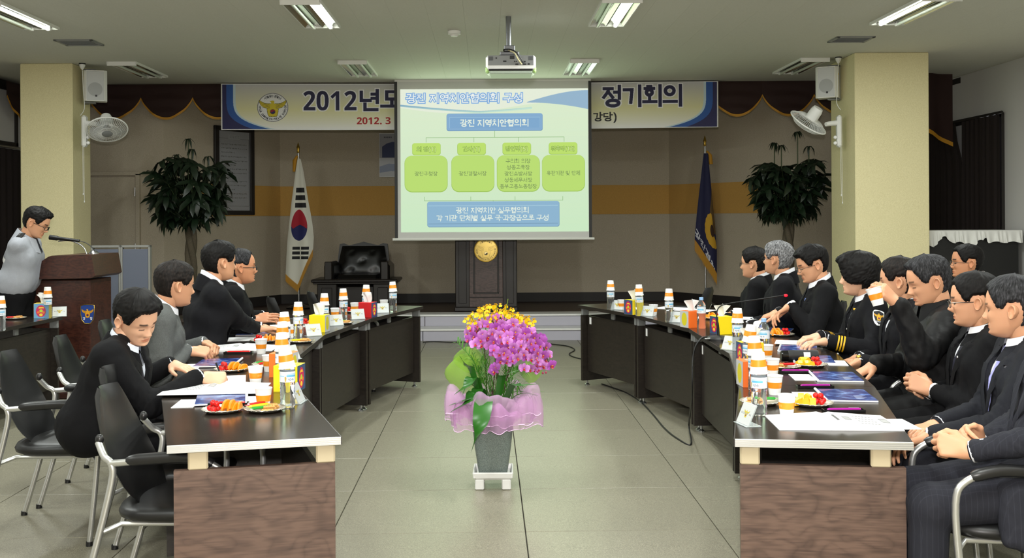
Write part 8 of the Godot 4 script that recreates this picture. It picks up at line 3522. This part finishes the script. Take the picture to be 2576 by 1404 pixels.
func blade(path: Array, wid: float, fold := 0.15) -> MB:
	var mb := MB.new()
	var rows := []
	var n := path.size()
	for k in n:
		var t: Vector3 = (path[mini(k + 1, n - 1)] - path[maxi(k - 1, 0)]).normalized()
		var side := t.cross(Vector3.UP).normalized() if absf(t.y) < 0.98 else Vector3.RIGHT
		var up := side.cross(t)
		var v := float(k) / (n - 1)
		var w := wid * 0.5 * pow(sin(clampf(0.08 + 0.92 * v, 0, 1) * PI), 0.6) + 0.0005
		rows.append(PackedVector3Array([path[k] - side * w + up * w * fold, path[k], path[k] + side * w + up * w * fold]))
	mb.grid(rows)
	return mb

func vcol(rough: float) -> StandardMaterial3D:
	var m := mat(Color(1, 1, 1), rough)
	m.vertex_color_use_as_albedo = true
	return m

func make_orchids() -> void:
	var r := RandomNumberGenerator.new()
	r.seed = 77
	var d := 5.80
	var o := far(1241, 1228, d)
	o.y = 0.0
	# white plastic stand
	var st := thing("pot_stand", "white plastic stand with feet under the orchid pot", "plant stand", o)
	var mb := MB.new()
	mb.box(Vector3(0, 0.065, 0), Vector3(0.2, 0.02, 0.2), 0.008)
	for s in [-1.0, 1.0]:
		mb.box(Vector3(s * 0.104, 0.082, 0), Vector3(0.012, 0.034, 0.22), 0.004, Basis(Vector3.BACK, -s * 0.2))
		mb.box(Vector3(0, 0.082, s * 0.104), Vector3(0.22, 0.034, 0.012), 0.004, Basis(Vector3.RIGHT, s * 0.2))
	part("tray", mb, M.white_gloss, st)
	for sx in [-1.0, 1.0]:
		for sz in [-1.0, 1.0]:
			mb = MB.new()
			mb.box(Vector3(sx * 0.074, 0.029, sz * 0.074), Vector3(0.05, 0.058, 0.05), 0.006)
			part("foot", mb, M.white_gloss, st)
	# the arrangement
	var t := thing("orchid_arrangement", "potted arrangement of pink and yellow orchids wrapped in pink net", "potted plant", o + Vector3(0, 0.076, 0))
	var py := 0.076
	var granite := tri(mat(Color(1, 1, 1), 0.4), grain_image(192, 192, 30.0, 30.0, rgb8(60, 70, 68), rgb8(158, 170, 164), 93, 0.9, 2), 5.0)
	var rows := []
	for q in [[0.0, 0.074], [0.01, 0.080], [0.06, 0.088], [0.16, 0.102], [0.26, 0.112], [0.3, 0.116], [0.302, 0.122], [0.335, 0.125], [0.34, 0.118], [0.3, 0.11]]:
		var ring := PackedVector3Array()
		for i in 40:
			var a := TAU * i / 40 + TAU / 80
			var x: float = signf(sin(a)) * pow(absf(sin(a)), 0.32) * q[1]
			var z: float = signf(cos(a)) * pow(absf(cos(a)), 0.32) * q[1]
			ring.append(Vector3(x, q[0], z))
		rows.append(ring)
	mb = MB.new()
	mb.grid(rows, true)
	part("pot", mb, granite, t)
	mb = MB.new()
	mb.box(Vector3(0, 0.29, 0), Vector3(0.2, 0.02, 0.2))
	part("moss", mb, mat(rgb8(60, 56, 36), 0.9), t)
	# net wraps
	for w in [[rgb8(232, 170, 230), 0.36, 0.30, 0.0, "pink_net"], [rgb8(242, 196, 240), 0.3, 0.38, 1.7, "pink_net"], [rgb8(238, 186, 236), 0.3, 0.33, 3.4, "pink_net"]]:
		mb = MB.new()
		rows = []
		for j in 12:
			var v := j / 11.0
			var ring := PackedVector3Array()
			for i in 120:
				var a := TAU * i / 120
				var ruf := sin(a * 5.0 + w[3]) * 0.5 + sin(a * 8.0 + 1.0 + w[3] * 2.0) * 0.35 + sin(a * 13.0) * 0.15
				var fine := sin(a * 21.0 + w[3] * 3.0 + v * 2.0) * 0.5 + sin(a * 34.0 + v * 4.0) * 0.3
				var rad: float = lerpf(0.115, 0.235, sin(v * PI * 0.62) / sin(PI * 0.62)) + (ruf * 0.05 + fine * 0.012) * v
				var y: float = w[2] - 0.03 + 0.17 * sin(v * PI * (0.78 + 0.12 * ruf)) * (0.75 + 0.42 * ruf) - 0.08 * v * v + fine * 0.008 * v
				ring.append(Vector3(sin(a) * rad, y, cos(a) * rad * 0.9))
			rows.append(ring)
		mb.grid(rows, true)
		var nm := mat(Color(w[0].r, w[0].g, w[0].b, w[1]), 0.5)
		nm.transparency = BaseMaterial3D.TRANSPARENCY_ALPHA
		var np := part("pink_net", mb, nm, t)
		mb = MB.new()
		var edge := []
		for p in rows[11]:
			edge.append(p)
		mb.tube(edge, 0.0022, 5, false, true)
		part("hem", mb, mat(rgb8(240, 206, 240), 0.5), np)
	# lime net behind on the left
	var gm := mat(Color(0.62, 0.82, 0.22, 0.4), 0.5)
	gm.transparency = BaseMaterial3D.TRANSPARENCY_ALPHA
	for q in [[1172, 940, 46, 50], [1180, 905, 34, 34], [1335, 935, 24, 30]]:
		mb = MB.new()
		var c := far(q[0], q[1], d + 0.1) - t.position
		rows = []
		for j in 9:
			var v := j / 8.0
			var ring := PackedVector3Array()
			for i in 24:
				var a := TAU * i / 24
				var k := sin(v * PI * 0.86 + 0.2) * (1.0 + 0.2 * sin(a * 4.0 + v * 3.0))
				ring.append(c + Vector3(cos(a) * q[2] / 448.0 * k, (v - 0.5) * 2.0 * q[3] / 448.0, sin(a) * 0.06 * k))
			rows.append(ring)
		mb.grid(rows, true)
		part("lime_net", mb, gm, t)
	# strap leaves
	var leafm := mat(rgb8(44, 104, 32), 0.28)
	leafm.backlight_enabled = true
	leafm.backlight = Color(0.1, 0.2, 0.05)
	for q in [[-0.04, 0.12, -0.12, 0.20, -0.17, 0.12, 0.075], [-0.01, 0.0, -0.06, 0.1, -0.1, -0.16, 0.1], [-0.03, 0.0, -0.12, 0.13, -0.2, 0.03, 0.08], [-0.02, -0.02, -0.1, 0.14, -0.22, 0.06, 0.07], [0.05, -0.02, 0.12, 0.16, 0.2, 0.18, 0.06], [0.02, -0.06, 0.06, 0.2, 0.14, 0.26, 0.05], [-0.06, -0.05, -0.1, 0.24, -0.12, 0.34, 0.045]]:
		var base := Vector3(q[0], 0.34, 0.03 + r.randf() * 0.04)
		var out_: float = 0.27 if q[5] < 0.0 else 0.12
		var path := smooth_path([base, base + Vector3(q[2] * 0.5, q[3], out_ * 0.55), base + Vector3(q[2] * 0.85, lerpf(q[3], q[5], 0.45), out_ * 0.95), base + Vector3(q[4], q[5], out_)], 5)
		part("strap_leaf", blade(path, q[6]), leafm, t)
	# grassy fronds and fern-like filler
	var frm := mat(rgb8(66, 128, 32), 0.4)
	frm.backlight_enabled = true
	frm.backlight = Color(0.2, 0.35, 0.08)
	for k in 22:
		var a := r.randf() * TAU
		var left := k < 11
		var tip := (far(r.randf_range(1150, 1230), r.randf_range(860, 960), d) if left else far(r.randf_range(1250, 1360), r.randf_range(915, 990), d)) - t.position
		tip.z = r.randf_range(-0.1, 0.12)
		var base := Vector3(sin(a) * 0.05, 0.31, cos(a) * 0.05)
		var mid := base.lerp(tip, 0.55) + Vector3(0, 0.06, 0)
		var path := smooth_path([base, mid, tip], 6)
		var fr := MB.new()
		fr.tube(path, 0.0022, 5)
		for i in range(3, path.size()):
			var tdir: Vector3 = (path[i] - path[i - 1]).normalized()
			for s in [-1.0, 1.0]:
				var sd: Vector3 = (tdir.cross(Vector3(0, 0, 1)).normalized() * s + tdir * 0.9).normalized()
				var ln := 0.085 * (1.0 - 0.4 * i / path.size())
				var lf := blade([path[i], path[i] + sd * ln * 0.5 + Vector3(0, 0.004, 0), path[i] + sd * ln + Vector3(0, -0.016, 0)], 0.009)
				fr.add(lf)
		part("frond", fr, frm, t)
	# stems and blossoms
	var stemm := mat(rgb8(74, 62, 40), 0.5)
	var yst := mat(rgb8(110, 140, 40), 0.5)
	for q in [[1200, 840], [1235, 820], [1262, 812], [1290, 818], [1325, 845], [1360, 880], [1385, 925]]:
		var tip := far(q[0], q[1], d) - t.position
		var base := Vector3(r.randf_range(-0.04, 0.04), 0.3, r.randf_range(-0.03, 0.03))
		mb = MB.new()
		mb.tube(smooth_path([base, Vector3(lerpf(base.x, tip.x, 0.3), lerpf(base.y, tip.y, 0.75) + 0.03, 0.0), Vector3(lerpf(base.x, tip.x, 0.7), maxf(tip.y + 0.03, 0.8), 0.02), tip], 6), 0.0034, 6)
		part("stem", mb, stemm, t)
	for q in [[1185, 790], [1215, 778], [1250, 768], [1290, 785], [1330, 805], [1278, 752]]:
		var tip := far(q[0], q[1], d + 0.06) - t.position
		mb = MB.new()
		mb.tube(smooth_path([Vector3(0, 0.3, -0.05), Vector3(tip.x * 0.4, tip.y * 0.7, -0.08), tip], 6), 0.0022, 5)
		part("gold_stem", mb, yst, t)
	var moth := [moth_flower(1), moth_flower(2), moth_flower(3), moth_flower(5)]
	var mm := []
	for x in moth:
		mm.append(x.mesh(true))
	var fm := vcol(0.5)
	fm.backlight_enabled = true
	fm.backlight = Color(0.25, 0.12, 0.25)
	var poly := pts_of([1174, 842, 1190, 824, 1225, 806, 1262, 803, 1300, 815, 1335, 832, 1368, 862, 1386, 892, 1388, 922, 1366, 930, 1350, 915, 1330, 900, 1300, 893, 1285, 905, 1258, 900, 1240, 888, 1222, 866, 1205, 862, 1180, 864])
	var spots := scatter(poly, 78, 12.5, r)
	spots.append_array([Vector2(1243, 928), Vector2(1318, 920), Vector2(1333, 926), Vector2(1246, 918), Vector2(1345, 932)])
	var centre := far(1275, 880, d) - t.position
	for p in spots:
		var w := far(p.x, p.y, d) - t.position
		var e := (w - centre) / Vector3(0.22, 0.16, 1.0)
		var k := clampf(1.0 - e.x * e.x - e.y * e.y, 0.0, 1.0)
		w.z = lerpf(-0.02, 0.16, sqrt(k)) + r.randf_range(-0.04, 0.02)
		var b := part("pink_blossom", mm[r.randi() % 4], fm, t)
		b.position = w
		b.rotation = Vector3(r.randf_range(-0.3, 0.45), r.randf_range(-0.5, 0.5) + e.x * 0.6, r.randf_range(-0.5, 0.5))
		b.scale = Vector3.ONE * r.randf_range(0.85, 1.15)
	# a few more turned to the back of the dome
	for k in 26:
		var p: Vector2 = spots[r.randi() % 70]
		var w := far(p.x, p.y, d) - t.position
		var b := part("pink_blossom", mm[r.randi() % 4], fm, t)
		b.position = w + Vector3(0, 0, -r.randf_range(0.06, 0.16))
		b.rotation = Vector3(r.randf_range(-0.3, 0.3), PI + r.randf_range(-0.9, 0.9), 0)
	var gmesh := gold_flower(1).mesh(true)
	var ypoly := pts_of([1170, 798, 1190, 784, 1215, 772, 1245, 764, 1282, 774, 1312, 790, 1346, 806, 1342, 832, 1322, 834, 1298, 822, 1262, 806, 1225, 812, 1200, 826, 1178, 822])
	for p in scatter(ypoly, 95, 7.0, r):
		var w := far(p.x, p.y, d + 0.05) - t.position
		var b := part("gold_blossom", gmesh, fm, t)
		b.position = w + Vector3(0, 0, r.randf_range(-0.1, 0.07))
		b.rotation = Vector3(r.randf_range(-0.4, 0.4), r.randf_range(-0.9, 0.9), r.randf_range(-0.6, 0.6))
		b.scale = Vector3.ONE * r.randf_range(0.8, 1.2)
	for k in 22:
		var p := Vector2(r.randf_range(1345, 1392), r.randf_range(900, 945))
		var w := far(p.x, p.y, d) - t.position
		mb = MB.new()
		mb.sphere(Vector3.ZERO, Vector3(0.006, 0.007, 0.006), 8, 6)
		var b := part("bud", mb, mat(rgb8(170, 60, 90), 0.5), t)
		b.position = w + Vector3(0, 0, r.randf_range(-0.02, 0.06))
		if k > 8:
			b.position = (far(r.randf_range(1180, 1345), r.randf_range(800, 840), d) - t.position) + Vector3(0, 0, r.randf_range(-0.05, 0.1))
	py = 0.0

# ---------------------------------------------------------------- money trees
func palmate(n: int, r: RandomNumberGenerator) -> MB:
	var mb := MB.new()
	for k in n:
		var a := TAU * (k + 0.5) / n + r.randf_range(-0.12, 0.12)
		var dirv := Vector3(sin(a), 0, cos(a))
		var ln := r.randf_range(0.13, 0.19)
		var droop := r.randf_range(0.05, 0.12)
		mb.add(blade([Vector3(0, 0, 0), dirv * ln * 0.35 + Vector3(0, 0.012, 0), dirv * ln * 0.75 + Vector3(0, -droop * 0.35, 0), dirv * ln + Vector3(0, -droop, 0)], 0.062, 0.2))
	return mb

func money_tree(label: String, px: float, d: float, crown: Array, top: Array, seed_: int) -> void:
	var r := RandomNumberGenerator.new()
	r.seed = seed_
	var o := far(px, 900, d)
	o.y = 0.0
	var t := thing("money_tree", label, "potted tree", o)
	var mb := MB.new()
	mb.lathe([Vector2(0.0, 0.0), Vector2(0.17, 0.0), Vector2(0.23, 0.36), Vector2(0.245, 0.36), Vector2(0.245, 0.4), Vector2(0.215, 0.4), Vector2(0.2, 0.36), Vector2(0.0, 0.36)], 28)
	part("pot", mb, mat(rgb8(70, 60, 54), 0.5), t)
	var bark := tri(mat(rgb8(92, 84, 70), 0.9), grain_image(96, 96, 4.0, 12.0, rgb8(150, 146, 136), rgb8(255, 250, 240), 95, 0.3), 4.0)
	var ty: float = far(px, crown[3] - 20, d).y
	for k in 3:
		var pts := []
		for i in 15:
			var v := i / 14.0
			var a := TAU * k / 3 + v * 7.0
			pts.append(Vector3(cos(a) * 0.034, 0.34 + (ty - 0.34) * v, sin(a) * 0.034))
		mb = MB.new()
		mb.tube(pts, 0.036, 10)
		part("trunk", mb, bark, t)
	var lm := mat(rgb8(15, 30, 15), 0.42)
	lm.backlight_enabled = true
	lm.backlight = Color(0.03, 0.06, 0.02)
	var green_stem := mat(rgb8(52, 66, 34), 0.6)
	var shapes := []
	for k in 4:
		shapes.append(palmate(6 + k % 2, r).mesh())
	# crown: px centre x, y top, y bottom, half width
	var cx: float = crown[0]
	var y0: float = crown[1]
	var y1: float = crown[2]
	var hw: float = crown[4]
	for k in 96:
		var v := pow(r.randf(), 0.85)
		var yy := lerpf(y0, y1, v)
		var prof_ := sin(clampf(0.22 + v * 0.72, 0, 1) * PI) * 0.55 + 0.45
		var a := r.randf() * TAU
		var rad := sqrt(r.randf_range(0.15, 1.0)) * prof_
		var w := far(cx, yy, d) - o
		w += Vector3(cos(a) * rad * hw / FOC * d, 0, sin(a) * rad * hw / FOC * d * 0.85)
		var lf := part("leaf", shapes[r.randi() % 4], lm, t)
		lf.position = w
		lf.rotation = Vector3(sin(a) * rad * 0.75, r.randf() * TAU, -cos(a) * rad * 0.75)
		lf.scale = Vector3.ONE * r.randf_range(0.8, 1.25)
		mb = MB.new()
		var root := Vector3(0, ty - 0.04, 0)
		mb.tube([root, root.lerp(w, 0.5) + Vector3(0, 0.03, 0), w], 0.0035, 5)
		part("stalk", mb, green_stem, t)
	for q in top:
		var w := far(q[0], q[1], d) - o
		w.z = r.randf_range(-0.05, 0.05)
		var lf := part("leaf", shapes[0], lm, t)
		lf.position = w
		lf.rotation = Vector3(0.0, r.randf() * 3.0, 0.2)
		lf.scale = Vector3(0.42, 1.0, 0.42)
		mb = MB.new()
		mb.tube([Vector3(w.x * 0.6, ty, 0), Vector3(w.x, lerpf(ty, w.y, 0.6), w.z), w], 0.006, 6)
		part("shoot", mb, green_stem, t)

func make_trees() -> void:
	money_tree("tall money tree with dark leaves in front of the framed charter", 482, 11.75, [478, 405, 560, 590, 92], [[471, 352], [443, 392], [480, 378], [520, 396]], 5)
	money_tree("tall money tree with dark leaves half behind the pillar near the grey-haired man", 1985, 12.0, [1982, 410, 545, 580, 92], [[2008, 334], [1968, 368], [1950, 362], [2034, 372]], 6)

# ---------------------------------------------------------------- cables on the floor
func cable(label: String, pts: Array, rad: float) -> void:
	var path := smooth_path(pts, 6)
	var mb := MB.new()
	mb.tube(path, rad, 7)
	tag(part_top("floor_cable", mb, M.cable), label, "cable")

func make_cables() -> void:
	var f := func(x: float, y: float) -> Vector3: return on(x, y, 0.006)
	var a := tp(1786, 852) + Vector3(0, 0.012, 0)
	var b := tp(1762, 858) + Vector3(0, 0.012, 0.0)
	cable("black microphone cable hanging over the table edge and trailing along the floor", [a, b, b + Vector3(-0.05, -0.1, 0.02), b + Vector3(-0.06, -0.35, 0.03), f.call(1733, 1085) + Vector3(0, 0.05, 0), f.call(1738, 1118), f.call(1705, 1104), f.call(1672, 1078), f.call(1640, 1040), f.call(1610, 1010), f.call(1575, 988), f.call(1540, 975), f.call(1514, 966)], 0.0055)
	cable("black cable curling on the floor between the stage steps and the tables", [f.call(1350, 861), f.call(1390, 866), f.call(1428, 871), f.call(1446, 880), f.call(1432, 890), f.call(1440, 897), f.call(1462, 903), f.call(1500, 912)], 0.006)
	cable("black cable lying along the foot of the stage steps", [f.call(1064, 861), f.call(1090, 859.5), f.call(1130, 861), f.call(1170, 861), f.call(1230, 862), f.call(1350, 861)], 0.005)
